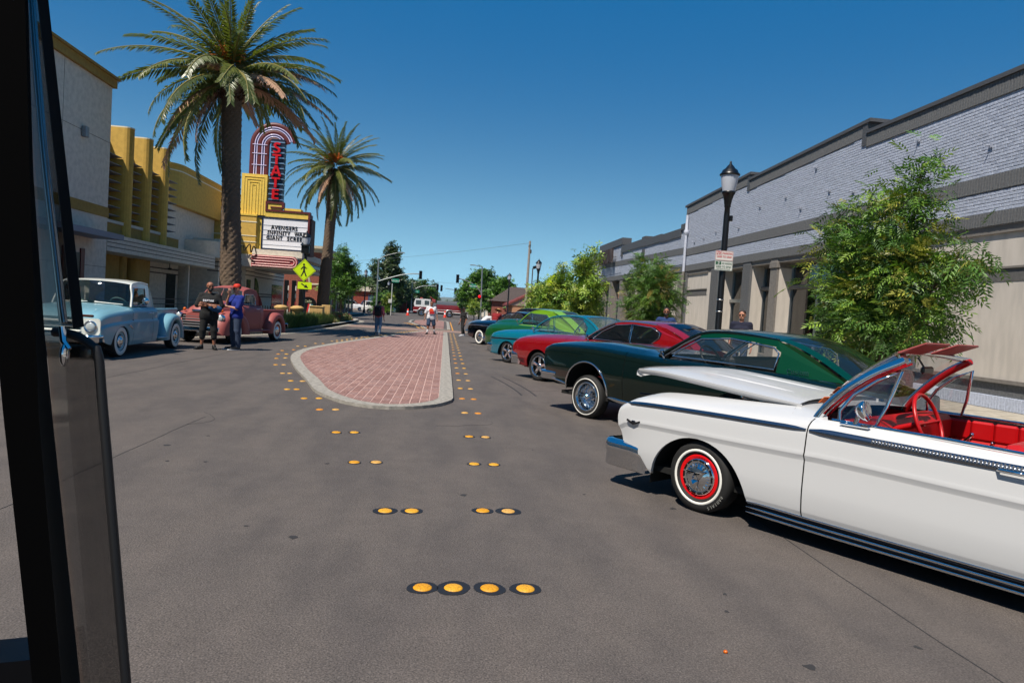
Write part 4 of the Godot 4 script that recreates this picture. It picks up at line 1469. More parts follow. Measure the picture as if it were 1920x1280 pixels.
	for k in 5:
		var gr := Mb.new()
		gr.rbox(Vector3(0, 0.5 + k * 0.075, 0.0 + k * 0.008), Vector3(1.0 - k * 0.03, 0.042, 0.07), 0.015)
		mi("grille_bar", gr.mesh(), mat("grille_grey", Color(0.45, 0.45, 0.46), 0.3, 0.6), o)
	var gk := Mb.new()
	gk.bx(-0.5, 0.5, 0.4, 0.86, 0.06, 0.2)
	mi("grille_opening", gk.mesh(), rubber_black, o)
	var nb := Mb.new()
	nb.rbox(Vector3(0, 0.98, -0.01), Vector3(0.3, 0.06, 0.04), 0.015)
	mi("hood_badge", nb.mesh(), M.chrome, o)
	var bp := Mb.new()
	bp.rbox(Vector3(0, 0.44, -0.12), Vector3(1.6, 0.13, 0.05), 0.02)
	mi("bumper", bp.mesh(), M.chrome, o)
	var div := Mb.new()
	div.tube(P([0, 1.26, 1.2, 0, 1.7, 1.5]), 0.014, 6)
	mi("windscreen_divider", div.mesh(), red, o)

func truck_bed(o: Node3D, m: Material, s0: float, s1: float, hw: float, y0: float, y1: float, ground: float) -> void:
	var b := Mb.new()
	b.rbox(Vector3(-hw, (y0 + y1) / 2, (s0 + s1) / 2), Vector3(0.05, y1 - y0, s1 - s0), 0.012)
	b.rbox(Vector3(hw, (y0 + y1) / 2, (s0 + s1) / 2), Vector3(0.05, y1 - y0, s1 - s0), 0.012)
	b.rbox(Vector3(0, (y0 + y1) / 2, s0 + 0.025), Vector3(hw * 2, y1 - y0, 0.05), 0.012)
	b.tube(P([-hw - 0.02, y1, s0, -hw - 0.02, y1, s1]), 0.03, 8)
	b.tube(P([hw + 0.02, y1, s0, hw + 0.02, y1, s1]), 0.03, 8)
	b.bx(-hw, hw, y0 - 0.02, y0 + 0.02, s0, s1)
	mi("bed", b.mesh(), m, o)
	var t := Mb.new()
	t.rbox(Vector3(0, (y0 + y1) / 2, s1 - 0.02), Vector3(hw * 2 - 0.06, y1 - y0 - 0.02, 0.05), 0.012)
	mi("tailgate", t.mesh(), m, o)
	var f := Mb.new()
	f.bx(-0.42, -0.34, ground, ground + 0.14, s0 - 0.3, s1 - 0.1)
	f.bx(0.34, 0.42, ground, ground + 0.14, s0 - 0.3, s1 - 0.1)
	mi("chassis", f.mesh(), mat("underbody", Color(), 0.9), o)
	var bb := Mb.new()
	bb.rbox(Vector3(0, ground + 0.1, s1 + 0.12), Vector3(1.5, 0.14, 0.05), 0.02)
	mi("rear_bumper", bb.mesh(), M.chrome, o)

# ---------------------------------------------------------------- ground, road, kerbs, island
# edge of the left pavement, from the photographer's side to the far crossing
func left_kerb() -> PackedVector2Array:
	return P2([-9.4, 14, -9.4, -18.5, -9.2, -21, -8.6, -24, -7.7, -27, -7.0, -29.5, -6.6, -32.5, -6.5, -38, -6.5, -50, -6.65, -54, -7.1, -57, -8.2, -59.2, -9.8, -60.5, -9.8, -84, -10.3, -89, -11.5, -92.5, -14, -94.5, -60, -95])

func slab(poly: PackedVector2Array, y0: float, y1: float) -> Mb:
	var m := Mb.new()
	# polygon given in (x, z)
	m.ext(poly, y0, y1, Transform3D(Basis(Vector3(1, 0, 0), Vector3(0, 0, 1), Vector3(0, 1, 0)), Vector3.ZERO))
	return m

func ground_and_road() -> void:
	var soil := stone("soil", Color(0.42, 0.39, 0.34), 0.95, 0.05)
	var g := Mb.new()
	g.bx(-9000, 9000, -2.0, -0.06, -14000, 2000)
	struct("ground", g.mesh(), soil)
	var asphalt := stone("asphalt", Color(0.42, 0.395, 0.385), 0.9, 0.22, 0.3, 6.0)
	# broad worn and patched areas over the fine chips
	asphalt.detail_enabled = true
	asphalt.detail_blend_mode = BaseMaterial3D.BLEND_MODE_MUL
	asphalt.detail_uv_layer = BaseMaterial3D.DETAIL_UV_2
	asphalt.detail_albedo = ntex("asphalt_wear", noise(FastNoiseLite.TYPE_SIMPLEX, 0.02, 5, 31), 1024, [[0.2, Color(0.9, 0.9, 0.905)], [0.5, Color(0.96, 0.958, 0.955)], [0.8, Color(1, 0.995, 0.985)]])
	asphalt.uv2_triplanar = true
	asphalt.uv2_world_triplanar = true
	asphalt.uv2_scale = Vector3(0.07, 0.07, 0.02)
	# chips of pale stone in dark binder
	asphalt.albedo_texture = asphalt_texture()
	asphalt.normal_texture = ntex("asphalt_bump", noise(FastNoiseLite.TYPE_SIMPLEX, 0.38, 2, 9), 1024, [], 2.0)
	asphalt.normal_scale = 0.5
	asphalt.uv1_scale = Vector3(0.2, 0.2, 0.2)
	var r := Mb.new()
	r.bx(-70, 70, -0.5, 0.0, -420, 30)
	struct("road", r.mesh(), asphalt)
	var concrete := stone("pavement_concrete", Color(0.66, 0.63, 0.58), 0.9, 0.4, 0.16)
	var kerb_m := stone("kerb_concrete", Color(0.58, 0.57, 0.55), 0.9, 0.7, 0.2)
	var lk := left_kerb()
	var lp := PackedVector2Array()
	for q in lk:
		lp.append(q)
	lp.append(Vector2(-60, 14))
	struct("pavement", slab(lp, -0.3, 0.13).mesh(), concrete)
	var rk := P2([6.4, 14, 6.4, -74, 7.2, -80, 9.5, -85, 14, -88, 60, -89])
	var rp := PackedVector2Array(rk)
	rp.append(Vector2(60, 14))
	struct("pavement", slab(rp, -0.3, 0.13).mesh(), concrete)
	var far_l := P2([-60, -128, -14, -128, -11, -130, -10, -134, -10, -400, -60, -400])
	struct("pavement", slab(far_l, -0.3, 0.13).mesh(), concrete)
	var far_r := P2([60, -128, 12, -128, 9, -130, 8, -134, 8, -400, 60, -400])
	struct("pavement", slab(far_r, -0.3, 0.13).mesh(), concrete)
	# kerb stones and the pale gutter in front of them
	for k in [[lk, 1.0], [rk, -1.0]]:
		var cm := Mb.new()
		var gm := Mb.new()
		ribbon(cm, k[0], 0.0, 0.16 * k[1] * -1.0, -0.2, 0.15)
		ribbon(gm, k[0], 0.02 * k[1], 0.45 * k[1], -0.2, 0.006)
		struct("kerb", cm.mesh(), kerb_m)
		struct("gutter", gm.mesh(), stone("gutter_concrete", Color(0.6, 0.57, 0.52), 0.9, 0.7, 0.2))
	# pavement joints on the right, where they can be seen
	var jm := Mb.new()
	for i in 24:
		var z := 2.0 - i * 1.5
		jm.bx(6.6, 11.7, 0.128, 0.1325, z - 0.008, z + 0.008)
	jm.bx(8.3, 8.316, 0.129, 0.133, -34, 4)
	jm.bx(10.0, 10.016, 0.129, 0.133, -34, 4)
	struct("pavement_joints", jm.mesh(), mat("joint_dark", Color(0.36, 0.34, 0.31), 0.95))
	# crossing of pale concrete
	var cw := Mb.new()
	cw.bx(-6.0, 6.0, -0.1, 0.005, -46.2, -42.6)
	struct("crosswalk", cw.mesh(), stone("crossing_concrete", Color(0.56, 0.46, 0.42), 0.9, 0.5, 0.2))
	# painted double lines and the far stop line
	var yl := Mb.new()
	for x in [0.3, 0.55]:
		yl.bx(x, x + 0.1, -0.05, 0.004, -74, -46.6)
	var p := P([-3.0, 0.002, -60, -2.2, 0.002, -56, -1.5, 0.002, -51, -1.1, 0.002, -46.8])
	for off in [0.0, 0.3]:
		var q := P2([])
		for v in p:
			q.append(Vector2(v.x - off - 0.2, v.z))
		ribbon(yl, q, 0.0, 0.1, -0.05, 0.004)
	struct("lane_marking", yl.mesh(), mat("yellow_line", Color(0.72, 0.5, 0.16), 0.8))
	var wl := Mb.new()
	wl.bx(0.8, 5.8, -0.05, 0.004, -84.6, -84.2)
	for i in 4:
		wl.bx(5.9 - i * 0.1, 6.0 - i * 0.1, -0.05, 0.0035, -6.0, -6.1)
	struct("stop_line", wl.mesh(), mat("white_line", Color(0.7, 0.7, 0.68), 0.8))
	# old tyre marks and oil on the asphalt
	var tm := Mb.new()
	for k in [[1.15, 0.0], [1.42, 0.0]]:
		var pts := P2([])
		for i in 9:
			pts.append(Vector2(k[0] + 0.35 - 0.35 * pow(i / 8.0, 1.6), -12.6 - i * 0.42))
		ribbon(tm, pts, 0.0, 0.035, -0.02, 0.002)
	for i in 26:
		var c := Vector2(rng.randf_range(-4, 3.2), rng.randf_range(-9, -2.6))
		var s := rng.randf_range(0.008, 0.03)
		var po := PackedVector2Array()
		for j in 9:
			po.append(c + Vector2(cos(TAU * j / 9) * s * rng.randf_range(0.6, 1.5), sin(TAU * j / 9) * s * rng.randf_range(0.6, 1.6)))
		tm.ext(po, -0.02, 0.002, Transform3D(Basis(Vector3(1, 0, 0), Vector3(0, 0, 1), Vector3(0, 1, 0)), Vector3.ZERO))
	# paving seams and hairline cracks
	for k in [[2.62, 2.0, -38.0], [-2.9, 2.0, -9.0], [-5.6, 1.0, -34.0]]:
		var pts := P2([])
		var z: float = k[1]
		while z > k[2]:
			pts.append(Vector2(k[0] + rng.randf_range(-0.02, 0.02), z))
			z -= rng.randf_range(0.25, 0.5)
		ribbon(tm, pts, 0.0, 0.008, -0.02, 0.002)
	for k in 4:
		var pts := P2([])
		var q := Vector2(rng.randf_range(-4.5, 2.6), rng.randf_range(-16, -8))
		var d := Vector2.from_angle(rng.randf() * TAU)
		for i in 14:
			pts.append(q)
			d = d.rotated(rng.randf_range(-0.5, 0.5))
			q += d * rng.randf_range(0.04, 0.12)
		ribbon(tm, pts, 0.0, 0.0035, -0.02, 0.002)
	struct("road_stains", tm.mesh(), mat("tar_dark", Color(0.16, 0.155, 0.16), 0.85))
	island()
	dots()

func asphalt_texture() -> ImageTexture:
	var n := 1024
	var im := Image.create(n, n, false, Image.FORMAT_RGB8)
	var a := noise(FastNoiseLite.TYPE_SIMPLEX, 0.012, 4, 3)
	var b := noise(FastNoiseLite.TYPE_SIMPLEX, 0.42, 2, 5)
	var ia := a.get_seamless_image(n, n)
	var ib := b.get_seamless_image(n, n)
	var da := ia.get_data()
	var db := ib.get_data()
	var st := da.size() / (n * n)
	var out := PackedByteArray()
	out.resize(n * n * 3)
	var r := RandomNumberGenerator.new()
	r.seed = 11
	for i in n * n:
		var v: float = 205.0 + (da[i * st] - 128) * 0.06 + (db[i * st] - 128) * 0.42
		var h := r.randi() & 1023
		if h < 14:
			v += 60
		elif h < 120:
			v -= 34
		elif h < 200:
			v += 22
		out[i * 3] = clampi(int(v), 0, 255)
		out[i * 3 + 1] = clampi(int(v * 0.985), 0, 255)
		out[i * 3 + 2] = clampi(int(v * 0.97), 0, 255)
	im = Image.create_from_data(n, n, false, Image.FORMAT_RGB8, out)
	return ImageTexture.create_from_image(im)

# upright-sided band along a path in (x, z): from offset a to offset b on its right-hand side
func ribbon(m: Mb, path: PackedVector2Array, a: float, b: float, y0: float, y1: float, closed := false) -> void:
	var n := path.size()
	var L := []
	var R := []
	for i in n:
		var p0 := path[(i - 1 + n) % n] if closed else path[maxi(i - 1, 0)]
		var p1 := path[(i + 1) % n] if closed else path[mini(i + 1, n - 1)]
		var d := (p1 - p0).normalized()
		var nr := Vector2(-d.y, d.x)
		L.append(path[i] + nr * a)
		R.append(path[i] + nr * b)
	m.flat()
	for i in (n if closed else n - 1):
		var k := (i + 1) % n
		var l0 := Vector3(L[i].x, y1, L[i].y)
		var l1 := Vector3(L[k].x, y1, L[k].y)
		var r0 := Vector3(R[i].x, y1, R[i].y)
		var r1 := Vector3(R[k].x, y1, R[k].y)
		var dn := Vector3(0, y1 - y0, 0)
		m.quad(l0, r0, r1, l1)
		m.quad(r0, r0 - dn, r1 - dn, r1)
		m.quad(l1, l1 - dn, l0 - dn, l0)

func island_outline() -> PackedVector2Array:
	var c := Curve2D.new()
	var p := P2([0.2, -41.8, 0.22, -30, 0.22, -20, 0.22, -11.4, -0.03, -10.6, -0.5, -10.15, -0.98, -10.1, -1.5, -10.5, -2.05, -11.5, -2.5, -13.0, -3.15, -15.1, -3.8, -17.6, -4.08, -19.5, -4.12, -21.3, -3.98, -23.0, -3.75, -25.2, -3.29, -28.45, -2.6, -33.0, -1.75, -39.0, -1.3, -41.8])
	for i in p.size():
		var q0 := p[maxi(i - 1, 0)]
		var q1 := p[mini(i + 1, p.size() - 1)]
		var t := (q1 - q0).normalized() * 0.34 * minf(p[i].distance_to(q0), p[i].distance_to(q1))
		if i == 0 or i == p.size() - 1:
			t = Vector2.ZERO
		c.add_point(p[i], -t, t)
	c.bake_interval = 0.3
	return c.get_baked_points()

func island() -> void:
	var o := thing("brick_island", "teardrop traffic island of rose brick paving rimmed with grey concrete", "traffic island")
	var out := island_outline()
	var rim := Mb.new()
	ribbon(rim, out, 0.0, 0.24, -0.2, 0.05, true)
	mi("rim", rim.mesh(), stone("island_concrete", Color(0.6, 0.58, 0.55), 0.9, 0.8, 0.2), o)
	var inn: PackedVector2Array = Geometry2D.offset_polygon(out, -0.235)[0]
	mi("mortar_bed", slab(inn, -0.2, 0.047).mesh(), stone("mortar", Color(0.73, 0.6, 0.57), 0.95, 1.0, 0.2), o)
	var tones := []
	for i in 5:
		var base := [Color(0.6, 0.455, 0.425), Color(0.57, 0.43, 0.405), Color(0.63, 0.49, 0.46), Color(0.59, 0.465, 0.445), Color(0.54, 0.4, 0.375)]
		tones.append(stone("paver%d" % i, base[i], 0.9, 1.5, 0.25))
	var bm := Mb.new()
	bm.rbox(Vector3(0, 0.0, 0), Vector3(0.132, 0.06, 0.232), 0.006)
	var brick := bm.mesh()
	var white := stone("paver_stuff", Color(1, 1, 1), 0.9, 1.5, 0.25)
	white.vertex_color_use_as_albedo = true
	var spots := []
	var cut := Mb.new()
	var xi := 0
	var x := 0.22 - 0.24 - 0.075
	while x > -4.1:
		var z := -10.2 - (0.12 if xi % 2 else 0.0)
		while z > -41.9:
			var inside := true
			for k in [[-0.05, -0.1], [0.05, -0.1], [0.05, 0.1], [-0.05, 0.1]]:
				if not Geometry2D.is_point_in_polygon(Vector2(x + k[0], z + k[1]), inn):
					inside = false
					break
			if not inside:
				# bricks cut to the curve of the rim
				var cell := PackedVector2Array([Vector2(x - 0.066, z - 0.116), Vector2(x + 0.066, z - 0.116), Vector2(x + 0.066, z + 0.116), Vector2(x - 0.066, z + 0.116)])
				for piece in Geometry2D.intersect_polygons(cell, inn):
					if piece.size() > 2:
						cut.ext(piece, -0.1, 0.051, Transform3D(Basis(Vector3(1, 0, 0), Vector3(0, 0, 1), Vector3(0, 1, 0)), Vector3.ZERO))
			if inside:
				spots.append(Vector3(x, 0.022 + rng.randf_range(-0.002, 0.002), z))
			z -= 0.242
		x -= 0.147
		xi += 1
	mi("cut_bricks", cut.mesh(), tones[1], o).set_meta("kind", "stuff")
	spots.sort_custom(func(a, b): return a.z > b.z)
	var xs := []
	var cs := []
	for i in spots.size():
		var xf := Transform3D(Basis(Vector3(0, 1, 0), rng.randf_range(-0.012, 0.012)), spots[i])
		var k := rng.randi() % 5
		if i < 300:
			part("brick", i, brick, tones[k], o, xf)
		else:
			xs.append(xf)
			var c: Color = [Color(0.6, 0.455, 0.425), Color(0.57, 0.43, 0.405), Color(0.63, 0.49, 0.46), Color(0.59, 0.465, 0.445), Color(0.54, 0.4, 0.375)][k]
			cs.append(c.srgb_to_linear())
	many("bricks", brick, white, xs, cs, o)
	# the narrower strip of brick beyond the crossing
	var f := thing("far_brick_strip", "narrow strip of brick paving continuing beyond the crossing towards the fire engine", "traffic island")
	var fo := P2([0.2, -47.0, 0.2, -72, 0.0, -75, -0.5, -77, -1.2, -78, -2.4, -76, -3.2, -70, -3.0, -62, -2.2, -56, -1.5, -51, -1.1, -47.0])
	var fr := Mb.new()
	ribbon(fr, fo, 0.0, 0.24, -0.2, 0.05, true)
	mi("rim", fr.mesh(), M.island_concrete, f)
	var fi: PackedVector2Array = Geometry2D.offset_polygon(fo, -0.235)[0]
	mi("brick_paving", slab(fi, -0.2, 0.045).mesh(), stone("far_paver", Color(0.59, 0.45, 0.42), 0.9, 0.8, 0.25), f)

func road_dot(label: String, at: Vector3, tar: float, tone: int, group: String) -> void:
	var o := thing("road_dot", label, "road marker", at, rng.randf() * TAU, group)
	var tones := [Color(0.86, 0.6, 0.07), Color(0.88, 0.64, 0.14), Color(0.84, 0.64, 0.32), Color(0.84, 0.53, 0.06)]
	var key := "dot%d" % tone
	if not TX.has(key):
		var d := Mb.new()
		d.lathe([Vector2(0.053, -0.004), Vector2(0.053, 0.003), Vector2(0.048, 0.008), Vector2(0.036, 0.012), Vector2(0.018, 0.0145), Vector2(0.0005, 0.015)], 20)
		TX[key] = d.mesh()
		stone("dot_yellow%d" % tone, tones[tone], 0.55, 6.0, 0.25)
	mi("dome", TX[key], M["dot_yellow%d" % tone], o)
	if tar > 0:
		var t := Mb.new()
		var p := PackedVector2Array()
		var a := rng.randf() * TAU
		var c := Vector2(0.012, 0) * (tar - 0.05)
		for i in 28:
			var th := TAU * i / 28
			p.append(c + Vector2(rng.randf_range(-0.001, 0.001), 0) + Vector2.from_angle(th) * tar * (1 + 0.07 * sin(2 * th + a) + 0.02 * sin(5 * th + a)))
		t.ext(p, -0.02, 0.003, Transform3D(Basis(Vector3(1, 0, 0), Vector3(0, 0, 1), Vector3(0, 1, 0)), Vector3.ZERO))
		mi("tar_ring", t.mesh(), mat("bitumen", Color(0.1, 0.1, 0.115), 0.6), o)

func dots() -> void:
	var ord := ["first", "second", "third", "fourth", "fifth", "sixth", "seventh", "eighth", "ninth", "tenth", "eleventh", "twelfth", "thirteenth", "fourteenth", "fifteenth", "sixteenth", "seventeenth"]
	var g := "yellow road dots"
	var row := [[-0.033, "leftmost", 0.083], [0.137, "second from left", 0.095], [0.339, "third from left", 0.088], [0.542, "rightmost", 0.085]]
	for i in 4:
		road_dot("%s yellow dot of the row of four nearest the camera" % row[i][1], Vector3(row[i][0], 0, -3.72 - 0.006 * i), row[i][2], i % 2, g)
	var right := [-5.2, -6.78, -8.24, -10.12, -11.7, -13.2, -14.7, -16.2, -17.7, -19.2, -20.7, -22.2, -23.7, -25.2, -26.7, -28.2]
	for i in right.size():
		for s in 2:
			road_dot("%s yellow dot, %s pair up the road right of the brick island" % [["left", "right"][s], ord[i]], Vector3([0.381, 0.58][s], 0, right[i] - 0.01 * s), ([0.08, 0.095][s] if i == 0 else (0.07 if i < 3 else 0.0)), rng.randi() % 4, g)
	for i in 9:
		for s in 2:
			road_dot("tiny yellow dot far up the double row right of the brick island, near the crossing", Vector3([0.381, 0.58][s], 0, -29.7 - i * 1.4), 0.0, 2, "far yellow road dots on the right")
	var left := [[-0.357, -5.11, -0.16, -5.13], [-0.784, -6.64, -0.58, -6.68], [-1.187, -8.12, -0.984, -8.17], [-1.672, -9.76, -1.46, -9.83], [-2.09, -10.78, -1.88, -10.87], [-2.565, -11.75, -2.42, -11.81], [-2.775, -12.98, -2.57, -13.02], [-3.2, -14.18, -3.075, -14.25], [-3.75, -15.89, -3.59, -15.98], [-4.125, -17.53, -3.97, -17.81], [-4.4, -18.89, -4.22, -19.04], [-4.6, -20.2, -4.4, -20.76], [-4.62, -22.38, -4.42, -22.56], [-4.42, -24.3, -4.2, -24.5]]
	for i in left.size():
		for s in 2:
			road_dot("%s yellow dot, %s pair up the left edge of the brick island" % [["outer", "inner"][s], ord[i]], Vector3(left[i][s * 2], 0, left[i][s * 2 + 1]), ([0.088, 0.08][s] if i == 0 else (0.068 if i < 3 else 0.0)), rng.randi() % 4, g)
	var far := island_outline()
	var n := 0
	for i in far.size():
		if far[i].y < -26 and far[i].x < -1.2 and i % 3 == 0:
			for s in 2:
				road_dot("tiny pale dot of the double row behind the island's far left edge", Vector3(far[i].x - 0.32 - 0.22 * s, 0, far[i].y - 0.2 * s), 0.0, 2, "far yellow road dots on the left")

# ---------------------------------------------------------------- painted brick shops on the right
# polygons drawn in (distance down the street, height), pushed through in x
func wx() -> Transform3D:
	return Transform3D(Basis(Vector3(0, 0, -1), Vector3(0, 1, 0), Vector3(1, 0, 0)), Vector3.ZERO)

# running-bond bricks over a region of a wall that faces -x: inside(d, y) says where
func wall_bricks(o: Node3D, x: float, d0: float, d1: float, y0: float, y1: float, top: Callable, m: Array, first: int, limit: int) -> int:
	var bm := Mb.new()
	bm.rbox(Vector3.ZERO, Vector3(0.05, 0.064, 0.198), 0.005)
	var brick: Mesh = TX["brick_mesh"] if TX.has("brick_mesh") else bm.mesh()
	TX["brick_mesh"] = brick
	var n := first
	var xs := []
	var cs := []
	var d := d0
	var spots := []
	var row := 0
	var y := y0 + 0.034
	while y < y1:
		d = d0 + 0.1 + (0.104 if row % 2 else 0.0)
		while d < d1 - 0.08:
			if y + 0.03 < top.call(d):
				spots.append(Vector3(x + rng.randf_range(-0.003, 0.003), y + rng.randf_range(-0.0015, 0.0015), -d))
			d += 0.208
		y += 0.0745
		row += 1
	spots.sort_custom(func(a, b): return a.z > b.z)
	for s in spots:
		var xf := Transform3D(Basis(Vector3(0, 1, 0), rng.randf_range(-0.012, 0.012)), s)
		if n < limit:
			part("brick", n, brick, m[rng.randi() % m.size()], o, xf)
			n += 1
		else:
			xs.append(xf)
			var v := rng.randf_range(0.86, 1.0)
			cs.append(Color(v, v, v))
	if xs:
		many("bricks", brick, M.brick_stuff, xs, cs, o)
	return n

func soldiers(o: Node3D, x: float, d0: float, d1: float, y0: Callable, h: float, m: Material) -> void:
	var bm := Mb.new()
	bm.rbox(Vector3.ZERO, Vector3(0.06, h - 0.012, 0.07), 0.005)
	var mesh := bm.mesh()
	var xs := []
	var d := d0 + 0.04
	while d < d1 - 0.03:
		xs.append(Transform3D(Basis(), Vector3(x + rng.randf_range(-0.003, 0.003), y0.call(d) + h / 2, -d)))
		d += 0.08
	many("soldier_course", mesh, m, xs, [], o)

func right_shops() -> void:
	var lav := [Color(0.66, 0.69, 0.76), Color(0.63, 0.66, 0.73), Color(0.69, 0.72, 0.79)]
	var bricks := []
	for i in 3:
		bricks.append(stone("painted_brick%d" % i, lav[i], 0.75, 1.2, 0.12))
	var bs := stone("brick_stuff", Color(0.69, 0.72, 0.79), 0.75, 1.2, 0.12)
	bs.vertex_color_use_as_albedo = true
	var mortar := stone("painted_mortar", Color(0.62, 0.65, 0.71), 0.85, 1.0, 0.15)
	var grey := stone("dark_grey_brick", Color(0.38, 0.385, 0.395), 0.8, 1.2, 0.15)
	var cap_m := stone("parapet_cap", Color(0.3, 0.3, 0.31), 0.6, 1.0, 0.12)
	var beige := stone("beige_stucco", Color(0.74, 0.71, 0.675), 0.9, 0.35, 0.07)
	beige.uv1_scale = Vector3(0.3, 0.06, 0.3)
	beige.normal_enabled = false
	var trim := stone("taupe_trim", Color(0.46, 0.44, 0.42), 0.8, 0.6, 0.1)
	var stripe := stone("grey_stripe", Color(0.36, 0.355, 0.35), 0.85, 0.6, 0.1)
	var alu := mat("aluminium", Color(0.6, 0.62, 0.63), 0.35, 0.9)
	var dark_in := mat("shop_interior", Color(0.1, 0.095, 0.09), 0.9)
	var pane := glass("shop_glass", Color(0.02, 0.025, 0.03), 0.7)
	pane.metallic_specular = 1.0
	var o := thing("painted_brick_shop", "long grey painted brick shop with stepped parapet and beige panels, nearest on the right", "shop building", Vector3(11.8, 0, 0))
	var X := wx()
	var top := func(d: float) -> float:
		if d < 18.85:
			return 7.4
		if d < 26.45:
			return lerpf(7.72, 7.46, (d - 18.85) / 7.6)
		return lerpf(7.7, 7.42, (d - 26.45) / 7.15)
	var w := Mb.new()
	w.ext(P2([-8, 4.1, 33.6, 4.1, 33.6, 7.34, 26.45, 7.62, 26.45, 7.38, 18.85, 7.64, 18.85, 7.32, -8, 7.32]), 0.03, 0.5, X)
	w.bx(0.5, 12, 4.11, 7.0, 8, -33.55)
	w.bx(3.15, 12, 0, 4.11, -16, -33.55)
	w.bx(0.5, 12, 0, 4.11, 8, -16.0)
	mi("wall", w.mesh(), mortar, o)
	var n := wall_bricks(o, 0.03, 11.6, 33.6, 5.24, 7.4, func(d): return top.call(d) - 0.46, bricks, 0, 300)
	wall_bricks(o, 0.03, 11.6, 33.6, 4.41, 4.88, func(_d): return 4.89, bricks, n, 0)
	soldiers(o, 0.015, 8, 33.6, func(_d): return 4.88, 0.36, grey)
	soldiers(o, 0.015, 8, 33.6, func(_d): return 4.1, 0.31, grey)
	soldiers(o, 0.015, 8, 33.6, func(d): return top.call(d) - 0.46, 0.38, grey)
	for s in [[-8.0, 18.85], [18.7, 26.5], [26.38, 33.75]]:
		var c := Mb.new()
		var a: float = top.call(s[0] + 0.25)
		var b: float = top.call(s[1] - 0.25)
		c.ext(P2([s[0], a - 0.08, s[1], b - 0.08, s[1], b + 0.02, s[0], a + 0.02]), -0.06, 0.55, X)
		mi("parapet_cap", c.mesh(), cap_m, o)
	for d in [18.85, 26.45]:
		var c := Mb.new()
		c.bx(-0.03, 0.5, top.call(d + 0.05) - 0.72, top.call(d + 0.05) - 0.06, -d, -d - 0.22)
		mi("parapet_step", c.mesh(), cap_m, o)
	# iron brackets and wall anchors left from an old sign
	for k in [[14.2, 5.9], [15.6, 5.8], [19.3, 5.75], [20.6, 6.0], [22.3, 5.7], [23.4, 6.25], [25.4, 6.2], [27.2, 5.6], [28.4, 6.1], [29.6, 5.7], [31.0, 5.55], [32.2, 5.5], [16.6, 6.6], [21.5, 6.9]]:
		var b := Mb.new()
		b.rbox(Vector3(-0.03, k[1], -k[0]), Vector3(0.02, 0.11, 0.11), 0.004)
		b.tube(P([-0.04, k[1], -k[0], -0.14, k[1] - 0.01, -k[0]]), 0.014, 6)
		mi("wall_anchor", b.mesh(), stone("anchor_paint", Color(0.62, 0.64, 0.7), 0.6, 2.0), o)
	# ground floor, from the near end: beige panels
	for q in [[0.72, 8.0, -16.12], [0.13, -30.35, -33.0]]:
		var panels := Mb.new()
		panels.bx(0.1, 0.5, q[0], 4.1, q[1], q[2])
		mi("stucco_panel", panels.mesh(), beige, o)
	for q in [[-8.0, 16.12], [30.35, 33.0]]:
		var s := Mb.new()
		s.bx(0.085, 0.3, 2.89, 3.15, -q[0], -q[1])
		mi("panel_stripe", s.mesh(), stripe, o)
		var t := Mb.new()
		t.bx(0.04, 0.3, 3.93, 4.098, -q[0], -q[1])
		t.bx(0.05, 0.2, 3.155, 3.2, -q[0], -q[1])
		mi("panel_trim", t.mesh(), trim, o)
	var sill := Mb.new()
	sill.bx(0.02, 0.3, 0.7, 0.78, 8, -16.12)
	mi("panel_sill", sill.mesh(), trim, o)
	var dk := Mb.new()
	dk.bx(0.09, 0.5, 0.42, 0.7, 8, -16.12)
	mi("plinth_band", dk.mesh(), grey, o)
	soldiers(o, 0.06, 6, 16.12, func(_d): return 0.13, 0.29, bs)
	var pb := Mb.new()
	pb.bx(0.08, 0.4, 0.13, 0.42, 8, -16.12)
	mi("plinth", pb.mesh(), mortar, o)
	# dark brick piers
	var pier := [[16.12, 16.45], [25.85, 26.55], [29.0, 29.85], [33.0, 33.6]]
	for q in pier:
		var p := Mb.new()
		p.bx(0.012, 0.6, 0.13, 4.1, -q[0], -q[1])
		mi("pier", p.mesh(), grey, o)
		var xs := []
		var y := 0.2
		var r := 0
		var wd: float = q[1] - q[0]
		while y < 4.05:
			var nn := int(maxf(1, round(wd / 0.2)))
			for i in nn:
				xs.append(Transform3D(Basis(), Vector3(0.012, y, -q[0] - wd * (i + 0.5) / nn)))
			y += 0.0745
		var bm := Mb.new()
		var nn2 := int(maxf(1, round(wd / 0.2)))
		bm.rbox(Vector3.ZERO, Vector3(0.03, 0.064, wd / nn2 - 0.012), 0.004)
		many("bricks", bm.mesh(), grey, xs, [], o)
	# plain stucco posts with beige reveals
	for q in [[23.68, 24.2, 0.02], [26.55, 26.68, 0.1], [28.72, 29.0, 0.1], [29.85, 30.35, 0.06]]:
		var p := Mb.new()
		p.bx(q[2], 0.62, 0.13, 4.1, -q[0], -q[1])
		mi("post", p.mesh(), beige if q[2] > 0.05 else trim, o)
	var cap := Mb.new()
	cap.rbox(Vector3(0.28, 3.86, -23.94), Vector3(0.6, 0.24, 0.6), 0.02)
	mi("post_capital", cap.mesh(), trim, o)
	var lintel := Mb.new()
	lintel.bx(0.05, 0.7, 3.93, 4.098, -16.45, -30.35)
	mi("lintel", lintel.mesh(), trim, o)
